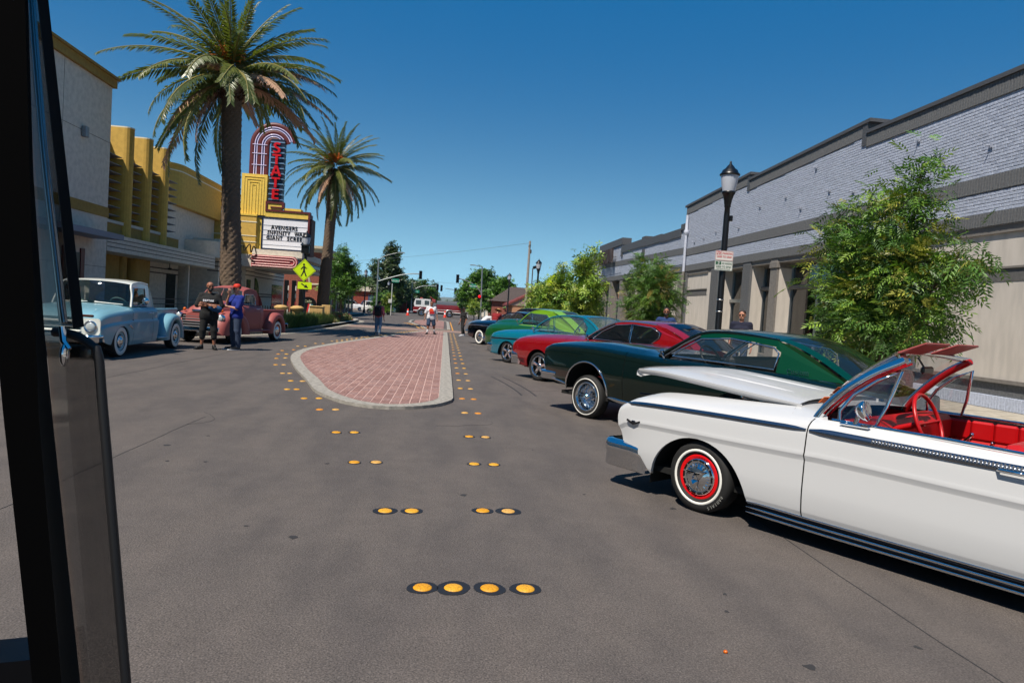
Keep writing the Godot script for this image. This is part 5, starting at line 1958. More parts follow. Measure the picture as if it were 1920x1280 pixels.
	# the glazed bays: [d0, d1, mullions, door?]
	for q in [[16.45, 23.68, [17.3, 18.4, 20.0, 21.9]], [24.2, 25.85, []]]:
		shop_front(o, 0.62, q[0], q[1], 0.5, 3.0, 3.93, q[2], alu, pane, trim)
		var sb := Mb.new()
		sb.bx(0.56, 0.72, 0.13, 0.5, -q[0], -q[1])
		mi("stall_riser", sb.mesh(), grey, o)
		# pleated dark blinds above the transom
		var bl := Mb.new()
		var d: float = q[0] + 0.02
		while d < q[1] - 0.1:
			bl.box(Vector3(0.72, 3.54, -d - 0.1), Vector3(0.012, 0.74, 0.19), Basis(Vector3(0, 1, 0), 0.12))
			d += 0.2
		mi("blind", bl.mesh(), mat("blind_grey", Color(0.25, 0.26, 0.26), 0.9), o)
		var rv := Mb.new()
		rv.bx(0.1, 0.64, 0.13, 3.93, -q[1] + 0.012, -q[1] - 0.02)
		mi("reveal", rv.mesh(), beige, o)
	# doorway with an aluminium door and papers behind the glass
	shop_front(o, 0.6, 26.68, 28.72, 0.16, 2.55, 3.93, [27.5], alu, pane, alu)
	for k in 3:
		var pp := Mb.new()
		pp.bx(0.66, 0.665, 1.3 + k * 0.26, 1.5 + k * 0.26, -27.72 - 0.05 * k, -28.3)
		mi("window_notice", pp.mesh(), mat("notice%d" % k, [Color(0.75, 0.72, 0.68), Color(0.7, 0.4, 0.45), Color(0.72, 0.66, 0.6)][k], 0.8), o)
	var brickback := Mb.new()
	brickback.bx(3.0, 3.1, 0.1, 4.0, -16.2, -33)
	brickback.bx(0.7, 3.0, 0.1, 0.16, -16.2, -30)
	brickback.bx(0.7, 3.0, 3.95, 4.05, -16.2, -30)
	mi("interior", brickback.mesh(), dark_in, o)
	var drain := Mb.new()
	drain.tube(P([-0.1, 4.1, -33.2, -0.1, 6.1, -33.2]), 0.07, 10)
	drain.lathe([Vector2(0.07, 5.9), Vector2(0.13, 6.0), Vector2(0.13, 6.1), Vector2(0.08, 6.2), Vector2(0.06, 6.9)], 12, Transform3D(Basis(), Vector3(-0.1, 0, -33.2)))
	mi("drainpipe", drain.mesh(), stone("drain_white", Color(0.72, 0.74, 0.8), 0.6, 1.0), o)
	var dr2 := Mb.new()
	dr2.tube(P([-0.1, 0.15, -33.2, -0.1, 4.1, -33.2]), 0.072, 10)
	dr2.lathe([Vector2(0.075, 1.3), Vector2(0.09, 1.32), Vector2(0.09, 1.42), Vector2(0.075, 1.44)], 12, Transform3D(Basis(), Vector3(-0.1, 0, -33.2)))
	mi("drainpipe", dr2.mesh(), trim, o)
	# ---- the far shop with letters on its front
	var f := thing("lettered_brick_shop", "grey painted brick shop further along with notched dark parapet and metal letters", "shop building", Vector3(11.8, 0, 0))
	var fw := Mb.new()
	fw.ext(P2([33.62, 4.2, 60, 4.45, 60, 6.4, 52.6, 6.4, 52.6, 6.95, 46.0, 6.95, 46.0, 6.45, 33.62, 6.3]), 0.03, 0.5, X)
	fw.bx(0.5, 12, 4.22, 6.2, -33.62, -60)
	fw.bx(2.65, 12, 0, 4.22, -33.62, -60)
	mi("wall", fw.mesh(), mortar, f)
	wall_bricks(f, 0.03, 33.64, 46.0, 4.5, 6.2, func(d): return 6.05 + (d - 33.6) * 0.014, bricks, 0, 0)
	wall_bricks(f, 0.03, 46.0, 52.6, 4.7, 6.7, func(_d): return 6.6, bricks, 0, 0)
	var band := Mb.new()
	band.ext(P2([33.64, 5.0, 60, 5.4, 60, 5.75, 33.64, 5.34]), -0.01, 0.06, X)
	band.ext(P2([33.64, 4.1, 60, 4.35, 60, 4.65, 33.64, 4.42]), -0.01, 0.06, X)
	mi("dark_band", band.mesh(), grey, f)
	var step := 0
	for q in [[33.62, 34.2, 6.55, 0.3], [34.2, 37.4, 6.36, 0.42], [37.4, 40.6, 6.42, 0.42], [40.4, 41.2, 6.62, 0.6], [41.2, 46.1, 6.5, 0.45], [45.9, 52.8, 7.08, 0.48], [52.7, 60.0, 6.6, 0.42]]:
		var c := Mb.new()
		c.bx(-0.05 - 0.004 * step, 0.56 + 0.004 * step, q[2] - q[3], q[2], -q[0], -q[1])
		mi("parapet_block", c.mesh(), cap_m, f)
		step += 1
	for q in [[45.95, 6.1], [52.5, 6.1], [40.8, 5.75]]:
		var c := Mb.new()
		c.bx(-0.07, 0.2, q[1] - 0.3, q[1] + 0.1, -q[0] + 0.2, -q[0] - 0.2)
		mi("parapet_corbel", c.mesh(), cap_m, f)
	letters("wall_lettering", "HOSHUN", 0.98, mat("rust_metal", Color(0.24, 0.19, 0.18), 0.6, 0.3), f, Transform3D(Basis(Vector3(0, 0, 1), Vector3(0, 1, 0), Vector3(-1, 0, 0)), Vector3(-0.32, 5.95, -49.4)), 0.72, "Droid Sans", true, 0.12)
	var st := Mb.new()
	for i in 6:
		st.tube(P([0.03, 5.9, -47.5 - i * 0.75, -0.3, 5.9, -47.5 - i * 0.75]), 0.02, 5)
	mi("letter_brackets", st.mesh(), cap_m, f)
	for q in [[33.7, 34.3], [38.0, 38.5], [42.6, 43.1], [45.4, 46.2], [48.4, 49.2], [51.6, 52.4], [55.5, 56.2], [59.4, 60.0]]:
		var p := Mb.new()
		p.bx(0.02, 0.65, 0.13, 4.2, -q[0], -q[1])
		mi("pier", p.mesh(), trim, f)
	var bays := [[34.3, 38.0], [38.5, 42.6], [43.1, 45.4], [46.2, 48.4], [49.2, 51.6], [52.4, 55.5], [56.2, 59.4]]
	for i in bays.size():
		if i < 2:
			var p := Mb.new()
			p.bx(0.15, 0.6, 0.13, 4.1, -bays[i][0], -bays[i][1])
			mi("stucco_panel", p.mesh(), beige, f)
			var s := Mb.new()
			s.bx(0.13, 0.3, 2.89, 3.15, -bays[i][0], -bays[i][1])
			mi("panel_stripe", s.mesh(), stripe, f)
		else:
			shop_front(f, 0.5, bays[i][0], bays[i][1], 0.5, 2.75, 4.1, [(bays[i][0] + bays[i][1]) / 2], alu, pane, trim)
	var rd := Mb.new()
	rd.bx(0.42, 0.5, 0.2, 2.5, -46.6, -47.7)
	mi("red_door", rd.mesh(), mat("door_red", Color(0.42, 0.12, 0.1), 0.5), f)
	var os := Mb.new()
	os.rbox(Vector3(0.4, 3.2, -47.2), Vector3(0.04, 0.45, 1.1), 0.01)
	mi("hanging_sign", os.mesh(), mat("sign_orange", Color(0.75, 0.5, 0.4), 0.6), f)
	var fi := Mb.new()
	fi.bx(2.5, 2.6, 0.1, 4.2, -33, -60)
	mi("interior", fi.mesh(), dark_in, f)
	var dsc := Mb.new()
	dsc.lathe([Vector2(0.001, 0), Vector2(0.45, 0), Vector2(0.45, 0.06), Vector2(0.001, 0.06)], 24, Transform3D(Basis(Vector3(0, 0, 1), PI / 2), Vector3(-0.4, 2.2, -60.4)))
	mi("round_sign", dsc.mesh(), mat("sign_white", Color(0.8, 0.8, 0.78), 0.5), f)

func shop_front(o: Node3D, x: float, d0: float, d1: float, y0: float, yt: float, y1: float, mull: Array, frame: Material, pane: Material, transom: Material) -> void:
	var cuts := [d0]
	cuts.append_array(mull)
	cuts.append(d1)
	for i in cuts.size() - 1:
		for r in [[y0, yt], [yt + 0.14, y1]]:
			var p := Mb.new()
			p.bx(x + 0.02, x + 0.03, r[0], r[1], -cuts[i], -cuts[i + 1])
			mi("pane", p.mesh(), pane, o)
	for d in cuts:
		var f := Mb.new()
		f.rbox(Vector3(x, (y0 + y1) / 2, -d), Vector3(0.09, y1 - y0, 0.07), 0.008)
		mi("mullion", f.mesh(), frame, o)
	var t := Mb.new()
	t.rbox(Vector3(x - 0.03, yt + 0.07, -(d0 + d1) / 2), Vector3(0.2, 0.14, d1 - d0), 0.012)
	t.rbox(Vector3(x, y0 + 0.03, -(d0 + d1) / 2), Vector3(0.12, 0.06, d1 - d0), 0.012)
	t.rbox(Vector3(x, y1 - 0.03, -(d0 + d1) / 2), Vector3(0.12, 0.06, d1 - d0), 0.012)
	mi("transom", t.mesh(), transom, o)

# ---------------------------------------------------------------- the cinema and its neighbours on the left
func bits(o: Node3D, called: String, m: Material, boxes: Array) -> void:
	for b in boxes:
		var k := Mb.new()
		k.bx(b[0], b[1], b[2], b[3], b[4], b[5])
		mi(called, k.mesh(), m, o)

func rounded_plan(x0: float, x1: float, z0: float, z1: float, r: float) -> PackedVector2Array:
	# plan in (x, z) whose corner at (x1, z1) - street side, nearest the camera - is rounded
	var p := P2([x0, z0, x1, z0])
	for i in 9:
		var t := PI / 2 * i / 8
		p.append(Vector2(x1 - r + cos(t) * r, z1 - r + sin(t) * r))
	p.append(Vector2(x0, z1))
	return p

func cinema() -> void:
	var cream := stone("cream_stucco", Color(0.8, 0.765, 0.71), 0.9, 0.35, 0.08)
	var ochre := stone("ochre_stucco", Color(0.6, 0.48, 0.22), 0.85, 0.35, 0.08)
	var gold := stone("yellow_stucco", Color(0.78, 0.635, 0.3), 0.85, 0.35, 0.07)
	var bright := stone("bright_yellow", Color(0.87, 0.735, 0.31), 0.7, 0.35, 0.05)
	var pale := mat("pale_stripe", Color(0.85, 0.82, 0.72), 0.8)
	var maroon := mat("maroon_trim", Color(0.33, 0.08, 0.09), 0.5)
	var brown := mat("brown_stripe", Color(0.22, 0.12, 0.11), 0.6)
	var slat := mat("slat_grey", Color(0.5, 0.5, 0.51), 0.6)
	var dark := mat("cinema_dark_glass", Color(0.02, 0.022, 0.026), 0.08)
	var frame := mat("black_frame", Color(0.03, 0.03, 0.03), 0.4)
	# ---- plain block nearest the camera
	var o := thing("cream_block", "tall plain cream block with ochre cornice and band at the near left", "building")
	bits(o, "wall", cream, [[-30, -12.4, 0.13, 8.66, 6, -26.3]])
	bits(o, "cornice", ochre, [[-30, -12.28, 8.66, 8.95, 6, -26.42], [-30, -12.2, 8.95, 9.03, 6, -26.5]])
	bits(o, "band", ochre, [[-12.5, -12.37, 4.0, 4.36, 6, -26.33]])
	bits(o, "joint", mat("joint_grey", Color(0.45, 0.43, 0.4), 0.9), [[-12.5, -12.392, 6.67, 6.685, 6, -26.28], [-12.5, -12.394, 0.2, 8.6, -23.2, -23.215], [-12.5, -12.393, 2.2, 2.215, 6, -26.28]])
	bits(o, "canopy", mat("blue_grey_metal", Color(0.42, 0.44, 0.5), 0.5), [[-12.4, -11.35, 3.15, 3.34, -14, -25.3]])
	bits(o, "door", frame, [[-12.5, -12.37, 0.15, 2.6, -23.5, -24.5]])
	bits(o, "door_frame", maroon, [[-12.5, -12.35, 0.15, 2.75, -24.5, -24.75], [-12.5, -12.35, 0.15, 2.75, -23.4, -23.5]])
	var lt := Mb.new()
	lt.rbox(Vector3(-12.3, 6.62, -24.4), Vector3(0.16, 0.36, 0.2), 0.02)
	mi("wall_light", lt.mesh(), mat("light_grey_metal", Color(0.55, 0.56, 0.57), 0.4, 0.5), o)
	# ---- the finned wing
	o = thing("finned_wing", "yellow art deco wing with three tall rounded fins and grey sun louvres", "cinema wing")
	bits(o, "wall", gold, [[-25, -14.0, 3.4, 7.45, -26.32, -35.2]])
	bits(o, "parapet", ochre, [[-14.0, -13.86, 7.15, 7.55, -26.34, -35.0]])
	bits(o, "frieze", cream, [[-14.0, -13.93, 6.5, 7.14, -26.34, -35.0]])
	bits(o, "spandrel", ochre, [[-14.0, -13.2, 3.55, 4.0, -26.34, -35.1]])
	bits(o, "ledge", cream, [[-14.0, -13.15, 4.0, 4.12, -26.34, -35.12], [-14.0, -13.1, 3.4, 3.54, -26.34, -35.15]])
	bits(o, "end_fin", gold, [[-14.0, -13.6, 4.1, 8.1, -26.34, -26.6]])
	var fins := [-29.2, -31.0, -32.8]
	for z in fins:
		var f := Mb.new()
		var p := P2([-14.1, z - 0.55, -13.22, z - 0.55])
		for i in 9:
			var t := -PI / 2 + PI * i / 8.0
			p.append(Vector2(-13.25 + cos(t) * 0.26, z - 0.28 + sin(t) * 0.27))
		p.append(Vector2(-14.1, z))
		f.ext(p, 3.56, 7.92, Transform3D(Basis(Vector3(1, 0, 0), Vector3(0, 0, 1), Vector3(0, 1, 0)), Vector3.ZERO))
		mi("fin", f.mesh(), gold, o)
		var c := Mb.new()
		c.ext(p, 7.92, 7.97, Transform3D(Basis(Vector3(1.02, 0, 0), Vector3(0, 0, 1), Vector3(0, 1, 0)), Vector3(0.27, 0, 0)))
		mi("fin_cap", c.mesh(), pale, o)
	var bays := [[-26.78, -29.18], [-29.78, -30.98], [-31.58, -32.78], [-33.38, -34.9]]
	for b in bays:
		bits(o, "window", dark, [[-14.0, -13.96, 4.12, 6.5, b[0], b[1]]])
		for k in [0.33, 0.66]:
			bits(o, "mullion", frame, [[-13.97, -13.93, 4.12, 6.5, lerpf(b[0], b[1], k) - 0.03, lerpf(b[0], b[1], k) + 0.03]])
		for i in 8:
			var s := Mb.new()
			var y := 4.35 + i * 0.335
			s.ext(P2([-13.98, y - 0.05, -13.28, y - 0.012, -13.28, y + 0.012, -13.98, y + 0.05]), b[1], b[0])
			mi("louvre", s.mesh(), slat, o)
	# ---- long streamlined canopy over the pavement and what stands under it
	o = thing("long_canopy", "long cream canopy with three grooves in its fascia above the cinema doors", "canopy")
	var cp := PackedVector2Array([Vector2(-14.0, -26.4), Vector2(-12.42, -26.4)])
	for i in 9:
		var t := PI / 2 * i / 8
		cp.append(Vector2(-13.6 + cos(t) * 1.18, -38.0 - sin(t) * 1.0))
	cp.append(Vector2(-14.0, -39.0))
	var up := Transform3D(Basis(Vector3(1, 0, 0), Vector3(0, 0, 1), Vector3(0, 1, 0)), Vector3.ZERO)
	var slabm := Mb.new()
	slabm.ext(cp, 2.82, 3.46, up)
	mi("slab", slabm.mesh(), cream, o)
	for k in 3:
		var g := Mb.new()
		ribbon(g, cp.slice(1, 11), -0.03, 0.02, 2.0, 2.0, false)
		var g2 := Mb.new()
		for i in range(1, 10):
			var a := cp[i]
			var b := cp[i + 1]
			var y := 2.97 + k * 0.16
			var nr := Vector2(1, -1).normalized() * 0.006 if i > 1 else Vector2(0.006, 0)
			g2.flat()
			g2.quad(Vector3(a.x + nr.x, y, a.y + nr.y), Vector3(b.x + nr.x, y, b.y + nr.y), Vector3(b.x + nr.x, y + 0.035, b.y + nr.y), Vector3(a.x + nr.x, y + 0.035, a.y + nr.y))
		mi("groove", g2.mesh(), mat("groove_grey", Color(0.36, 0.33, 0.31), 0.9), o)
	o = thing("cinema_entrance", "shaded cinema ground floor of yellow columns, dark doors and cream walls under the canopy", "cinema front")
	bits(o, "wall", cream, [[-25, -15.6, 0.13, 3.4, -26.32, -33.5], [-25, -15.0, 0.13, 3.42, -33.5, -40.0]])
	for z in [[-26.5, -27.6], [-28.2, -30.2], [-30.35, -30.9], [-31.6, -33.2]]:
		var c := Mb.new()
		c.ext(rounded_plan(-15.6, -14.0 if z[0] > -28 else -13.7, z[1], z[0], 0.3), 0.13, 2.82, up)
		mi("column", c.mesh(), ochre, o)
	bits(o, "door", dark, [[-15.6, -15.55, 0.15, 2.5, -27.6, -28.2], [-15.6, -15.55, 0.15, 2.5, -30.9, -31.6], [-15.0, -14.96, 0.15, 2.5, -33.6, -34.6], [-15.0, -14.96, 0.15, 2.4, -38.4, -39.6]])
	bits(o, "door_frame", frame, [[-15.6, -15.5, 2.5, 2.6, -27.6, -28.2], [-15.6, -15.5, 2.5, 2.6, -30.9, -31.6], [-15.0, -14.92, 2.5, 2.6, -33.5, -34.7]])
	for k in [2.35, 2.6]:
		bits(o, "wall_stripe", brown, [[-15.0, -14.985, k, k + 0.06, -34.9, -40.0]])
	bits(o, "post", cream, [[-13.2, -13.06, 0.13, 2.82, -36.2, -36.34]])
	var fan := Mb.new()
	fan.tube(P([-13.6, 2.82, -35.2, -13.6, 2.6, -35.2]), 0.02, 6)
	fan.lathe([Vector2(0.001, 2.5), Vector2(0.1, 2.52), Vector2(0.1, 2.6), Vector2(0.001, 2.62)], 12, Transform3D(Basis(), Vector3(-13.6, 0, -35.2)))
	for i in 4:
		fan.box(Vector3(-13.6, 2.56, -35.2) + Vector3(cos(i * PI / 2 + 0.3), 0, sin(i * PI / 2 + 0.3)) * 0.36, Vector3(0.5, 0.012, 0.12), Basis(Vector3(0, 1, 0), -(i * PI / 2 + 0.3)))
	mi("ceiling_fan", fan.mesh(), frame, o)
	for y in [0.55, 0.85, 1.1]:
		var r := Mb.new()
		r.tube(P([-13.2, y, -31.0, -13.2, y, -38.5]), 0.022, 6)
		mi("handrail", r.mesh(), mat("rail_grey", Color(0.3, 0.3, 0.3), 0.5, 0.6), o)
	# ---- tall golden auditorium with a rounded corner, on a cream base
	o = thing("auditorium", "golden auditorium block with rounded corner rising behind the palm", "building")
	var pl := rounded_plan(-24, -14.0, -43.7, -36.4, 1.3)
	var a := Mb.new()
	a.ext(pl, 5.95, 7.92, up)
	mi("upper_wall", a.mesh(), gold, o)
	var cc := Mb.new()
	cc.ext(rounded_plan(-24, -13.95, -43.75, -36.35, 1.32), 7.92, 8.04, up)
	mi("coping", cc.mesh(), gold, o)
	var stp := Mb.new()
	stp.ext(rounded_plan(-24, -13.985, -43.7, -36.385, 1.31), 7.66, 7.72, up)
	mi("pale_stripe", stp.mesh(), pale, o)
	var base := Mb.new()
	base.ext(rounded_plan(-24, -14.35, -43.6, -36.0, 0.15), 3.3, 5.93, up)
	mi("base_wall", base.mesh(), cream, o)
	var dp := Mb.new()
	dp.tube(P([-14.75, 3.4, -35.93, -14.75, 5.6, -35.93]), 0.05, 8)
	dp.rbox(Vector3(-14.75, 5.65, -35.9), Vector3(0.2, 0.25, 0.16), 0.02)
	mi("downspout", dp.mesh(), cream, o)
	# ---- lower golden wing that runs to the sign
	o = thing("golden_wing", "lower golden wing with cream stripes running from the palm to the cinema sign", "cinema wing")
	bits(o, "wall", gold, [[-15.4, -11.9, 3.4, 6.4, -43.72, -50]])
	bits(o, "coping", bright, [[-15.4, -11.88, 6.4, 6.5, -43.68, -50]])
	bits(o, "pale_stripe", pale, [[-15.38, -11.88, 6.0, 6.06, -43.7, -50], [-15.38, -11.88, 5.15, 5.2, -43.695, -50], [-14.3, -11.88, 4.78, 4.83, -43.69, -50]])
	bits(o, "recess", ochre, [[-14.9, -14.35, 3.5, 4.75, -43.69, -44]])
	# ---- the ticket hall front: grey cream wall, stripes, doors, half round maroon window
	o = thing("ticket_hall", "grey cream curved ticket hall front with brown stripes and half round maroon window", "cinema front")
	bits(o, "wall", cream, [[-24, -12.9, 0.13, 4.55, -40.2, -44.5], [-24, -12.6, 0.13, 4.2, -44.5, -46.5], [-24, -12.9, 0.13, 4.0, -46.5, -56.0]])
	var cv := Mb.new()
	cv.ext(rounded_plan(-16, -12.45, -41.5, -39.0, 0.9), 3.47, 4.35, up)
	mi("curved_parapet", cv.mesh(), cream, o)
	for k in [2.75, 3.0, 3.25]:
		bits(o, "stripe", brown, [[-12.9, -12.88, k, k + 0.06, -40.15, -44.5], [-12.6, -12.585, k, k + 0.06, -44.45, -46.5], [-12.9, -12.885, k, k + 0.06, -46.5, -55.9], [-13.5, -12.9, k, k + 0.06, -40.185, -40.195]])
	bits(o, "door", dark, [[-12.9, -12.85, 0.15, 2.55, -41.1, -42.4], [-12.9, -12.85, 0.15, 2.55, -42.5, -43.9]])
	bits(o, "door_frame", frame, [[-12.9, -12.82, 2.55, 2.65, -41.0, -44.0], [-12.9, -12.82, 0.15, 2.6, -41.0, -41.1], [-12.9, -12.82, 0.15, 2.6, -42.4, -42.5], [-12.9, -12.82, 0.15, 2.6, -43.9, -44.0]])
	bits(o, "poster_case", mat("poster_glass", Color(0.2, 0.23, 0.22), 0.1), [[-12.6, -12.52, 1.0, 2.5, -44.7, -45.4]])
	var hw := Mb.new()
	var hp := P2([])
	for i in 17:
		var t := -PI / 2 + PI * i / 16
		hp.append(Vector2(cos(t) * 1.05, sin(t) * 1.15))
	hw.ext(hp, 0.0, 0.06, Transform3D(Basis(Vector3(0, 0, -1), Vector3(0, 1, 0), Vector3(1, 0, 0)), Vector3(-12.9, 1.55, -47.6)))
	mi("half_round_window", hw.mesh(), mat("dark_maroon_glass", Color(0.09, 0.025, 0.03), 0.15), o)
	bits(o, "stripe", brown, [[-12.9, -12.83, 1.42, 1.5, -48.6, -52.0], [-12.9, -12.83, 1.6, 1.68, -48.6, -52.0]])
	letters("box_office_lettering", "BOX OFFICE", 0.34, mat("letter_grey", Color(0.5, 0.5, 0.48)), o, Transform3D(Basis(Vector3(0, 0, -1), Vector3(0, 1, 0), Vector3(1, 0, 0)), Vector3(-12.88, 3.65, -42.6)), 0.75, "Droid Sans", true, 0.03)
	bits(o, "show_window", dark, [[-12.9, -12.86, 0.6, 2.4, -52.3, -55.5]])
	sign_tower(bright, pale, maroon)

func sign_tower(bright: Material, pale: Material, maroon: Material) -> void:
	var o := thing("cinema_sign", "tall cinema sign reading STATE with neon arch over a white letter board", "sign")
	var navy := mat("navy_panel", Color(0.06, 0.11, 0.2), 0.4)
	var rail := mat("chrome_band", Color(0.75, 0.77, 0.8), 0.25, 0.9)
	var neon := mat("neon_tube_glass", Color(0.85, 0.82, 0.95), 0.2)
	var z := -44.0
	# yellow pylon with raised nested panels
	bits(o, "pylon", bright, [[-12.95, -11.42, 6.5, 9.0, z - 0.9, z + 0.06]])
	for k in 4:
		var e := 0.16 * (k + 1)
		bits(o, "pylon_rib", bright, [[-12.95 + e, -12.95 + e + 0.03, 6.5, 9.0 - e, z + 0.06, z + 0.09], [-11.42 - e - 0.03, -11.42 - e, 6.5, 9.0 - e, z + 0.06, z + 0.09], [-12.95 + e, -11.42 - e, 9.0 - e - 0.03, 9.0 - e, z + 0.06, z + 0.092]])
	# arch of three maroon channels, with white tubes between them
	var cx := -11.18
	var cy := 10.85
	for k in 3:
		var r: float = [1.3, 0.86, 0.42][k]
		var p := PackedVector3Array([Vector3(cx - r, 9.0, z - 0.25)])
		for i in 19:
			var t: float = PI - PI * i / 18.0 * [0.93, 0.93, 0.9][k]
			p.append(Vector3(cx + cos(t) * r, cy + sin(t) * r, z - 0.25))
		var ch := Mb.new()
		ch.tube(p, 0.065, 8, true, 2.4)
		mi("arch_channel", ch.mesh(), maroon, o)
		if k < 2:
			for q in [0.15, 0.29]:
				var rr: float = r - q
				var tb := Mb.new()
				var pp := PackedVector3Array([Vector3(cx - rr, 9.0, z - 0.2)])
				for i in 19:
					var t := PI - PI * i / 18.0 * 0.9
					pp.append(Vector3(cx + cos(t) * rr, cy + sin(t) * rr, z - 0.2))
				tb.tube(pp, 0.03, 6)
				mi("neon_tube", tb.mesh(), neon, o)
	var pn := Mb.new()
	for k in [[1.24, 0.92], [0.8, 0.48]]:
		var poly := P2([cx - k[0], 9.0])
		for i in 17:
			var t := PI - PI * i / 16.0 * 0.9
			poly.append(Vector2(cx + cos(t) * k[0], cy + sin(t) * k[0]))
		for i in 17:
			var t := PI * 0.1 + PI * i / 16.0 * 0.9
			poly.append(Vector2(cx + cos(t) * k[1], cy + sin(t) * k[1]))
		poly.append(Vector2(cx - k[1], 9.0))
		pn.ext(poly, z - 0.34, z - 0.29)
	mi("arch_panel", pn.mesh(), mat("lilac_panel", Color(0.42, 0.47, 0.66), 0.5), o)
	for y in [9.6, 10.3, 10.85]:
		bits(o, "arch_tie", neon, [[cx - 1.28, cx - 0.4, y, y + 0.035, z - 0.18, z - 0.15]])
	# ladder of navy panels carrying the letters
	var lx0 := -11.3
	var lx1 := -10.5
	bits(o, "letter_pylon", navy, [[lx0, lx1, 7.4, 11.25, z - 0.5, z + 0.0]])
	for i in 12:
		var y := 7.5 + i * 0.32
		bits(o, "chrome_band", rail, [[lx0 - 0.03, lx1 + 0.03, y, y + 0.075, z - 0.5, z + 0.04]])
	for i in 5:
		var p := letters("sign_letter", "STATE"[i], 0.62, mat("sign_red", Color(0.75, 0.02, 0.05), 0.3), o, Transform3D(Basis(), Vector3((lx0 + lx1) / 2, 10.68 - i * 0.71, z + 0.12)), 1.15, "Droid Sans", true, 0.12)
	# maroon stepped key below it
	bits(o, "maroon_frame", maroon, [[-11.45, -11.33, 6.9, 7.4, z - 0.3, z + 0.1], [-11.33, -10.35, 7.28, 7.4, z - 0.3, z + 0.1], [-10.47, -10.35, 7.0, 7.28, z - 0.3, z + 0.1], [-11.15, -10.47, 7.0, 7.09, z - 0.3, z + 0.1], [-11.45, -8.72, 6.78, 6.9, z - 0.3, z + 0.1], [-8.84, -8.72, 4.4, 6.78, z - 0.8, z + 0.1]])
	bits(o, "yellow_step", bright, [[-11.33, -10.47, 6.9, 7.28, z - 0.28, z + 0.05], [-10.35, -9.3, 6.9, 7.05, z - 0.6, z + 0.03], [-11.45, -8.84, 6.42, 6.78, z - 0.7, z + 0.05], [-12.6, -11.62, 4.4, 6.42, z - 0.6, z + 0.05]])
	bits(o, "navy_edge", navy, [[-12.9, -8.84, 6.36, 6.44, z - 0.5, z + 0.12], [-11.62, -11.54, 4.5, 6.36, z - 0.5, z + 0.12], [-11.62, -8.84, 4.4, 4.5, z - 0.5, z + 0.12]])
	bits(o, "sign_back", mat("sign_brown", Color(0.25, 0.14, 0.12), 0.6), [[-11.54, -8.62, 4.2, 6.5, z - 1.2, z - 0.02]])
	bits(o, "letter_board", mat("board_white", Color(0.88, 0.88, 0.9), 0.4), [[-11.54, -8.84, 4.5, 6.36, z - 0.02, z + 0.08]])
	for i in 5:
		bits(o, "board_rail", mat("board_rail", Color(0.68, 0.69, 0.72), 0.4), [[-11.54, -8.84, 4.72 + i * 0.3, 4.735 + i * 0.3, z + 0.08, z + 0.1]])
	var bl := mat("letter_black", Color(0.03, 0.03, 0.035), 0.5)
	for q in [["AVENGERS", -10.24, 5.82, 1.6], ["INFINITY   WAR", -10.1, 5.49, 2.34], ["GIANT   SCREEN", -10.1, 5.16, 2.4]]:
		letters("board_lettering", q[0], 0.235, bl, o, Transform3D(Basis(), Vector3(q[1], q[2], z + 0.1)), 1.0, "Droid Sans", true, 0.02, q[3])
	# the marquee under it: pink neon end, dark rounded fascia along the street
	var m := thing("marquee_canopy", "marquee canopy with pink neon striped end and dark rounded street side", "canopy", Vector3.ZERO)
	bits(m, "soffit", stone("cream_stucco", Color()), [[-12.6, -9.2, 3.26, 4.0, -43.1, -53]])
	var top := stone("cream_stucco", Color())
	bits(m, "upper_fascia", top, [[-12.0, -9.0, 3.98, 4.38, -43.5, -52.5]])
	var pink := mat("pink_enamel", Color(0.62, 0.25, 0.28), 0.4)
	var face := P2([-11.9, 3.28, -9.5, 3.28])
	for i in 9:
		var t := -PI / 2 + PI * i / 8
		face.append(Vector2(-9.5 + cos(t) * 0.37, 3.65 + sin(t) * 0.37))
	face.append(Vector2(-11.9, 4.02))
	var fm := Mb.new()
	fm.ext(face, -43.1, -43.0)
	mi("pink_end", fm.mesh(), pink, m)
	var nt := mat("pink_neon_tube", Color(0.93, 0.72, 0.7), 0.25)
	for k in [0.3, 0.16]:
		var t := Mb.new()
		var p := PackedVector3Array([Vector3(-11.85, 3.65 + k, -42.96)])
		for i in 13:
			var a := PI / 2 - PI * i / 12
			p.append(Vector3(-9.5 + cos(a) * k, 3.65 + sin(a) * k, -42.96))
		p.append(Vector3(-11.85, 3.65 - k, -42.96))
		t.tube(p, 0.03, 6)
		mi("neon_tube", t.mesh(), nt, m)
	var ct := Mb.new()
	ct.tube(P([-11.85, 3.65, -42.96, -9.6, 3.65, -42.96]), 0.03, 6)
	mi("neon_tube", ct.mesh(), nt, m)
	var st := Mb.new()
	var rows := []
	for z2 in [-43.0, -46.0, -49.0, -52.0, -53.0]:
		var row := PackedVector3Array()
		for i in 13:
			var a := -PI / 2 + PI * i / 12
			row.append(Vector3(-9.5 + cos(a) * 0.39, 3.65 + sin(a) * 0.39, z2))
		rows.append(row)
	st.soft()
	st.grid(rows)
	mi("street_fascia", st.mesh(), mat("dark_enamel", Color(0.07, 0.07, 0.1), 0.2), m)
	for k in 4:
		var t := Mb.new()
		var y := 3.42 + k * 0.15
		var x := -9.5 + sqrt(maxf(0.0, 0.39 * 0.39 - (y - 3.65) * (y - 3.65))) + 0.015
		t.tube(P([x, y, -43.0, x, y, -52.8]), 0.018, 5)
		mi("neon_tube", t.mesh(), mat("unlit_tube", Color(0.35, 0.36, 0.42), 0.2), m)
	# script scroll on the corner
	var sc := Mb.new()
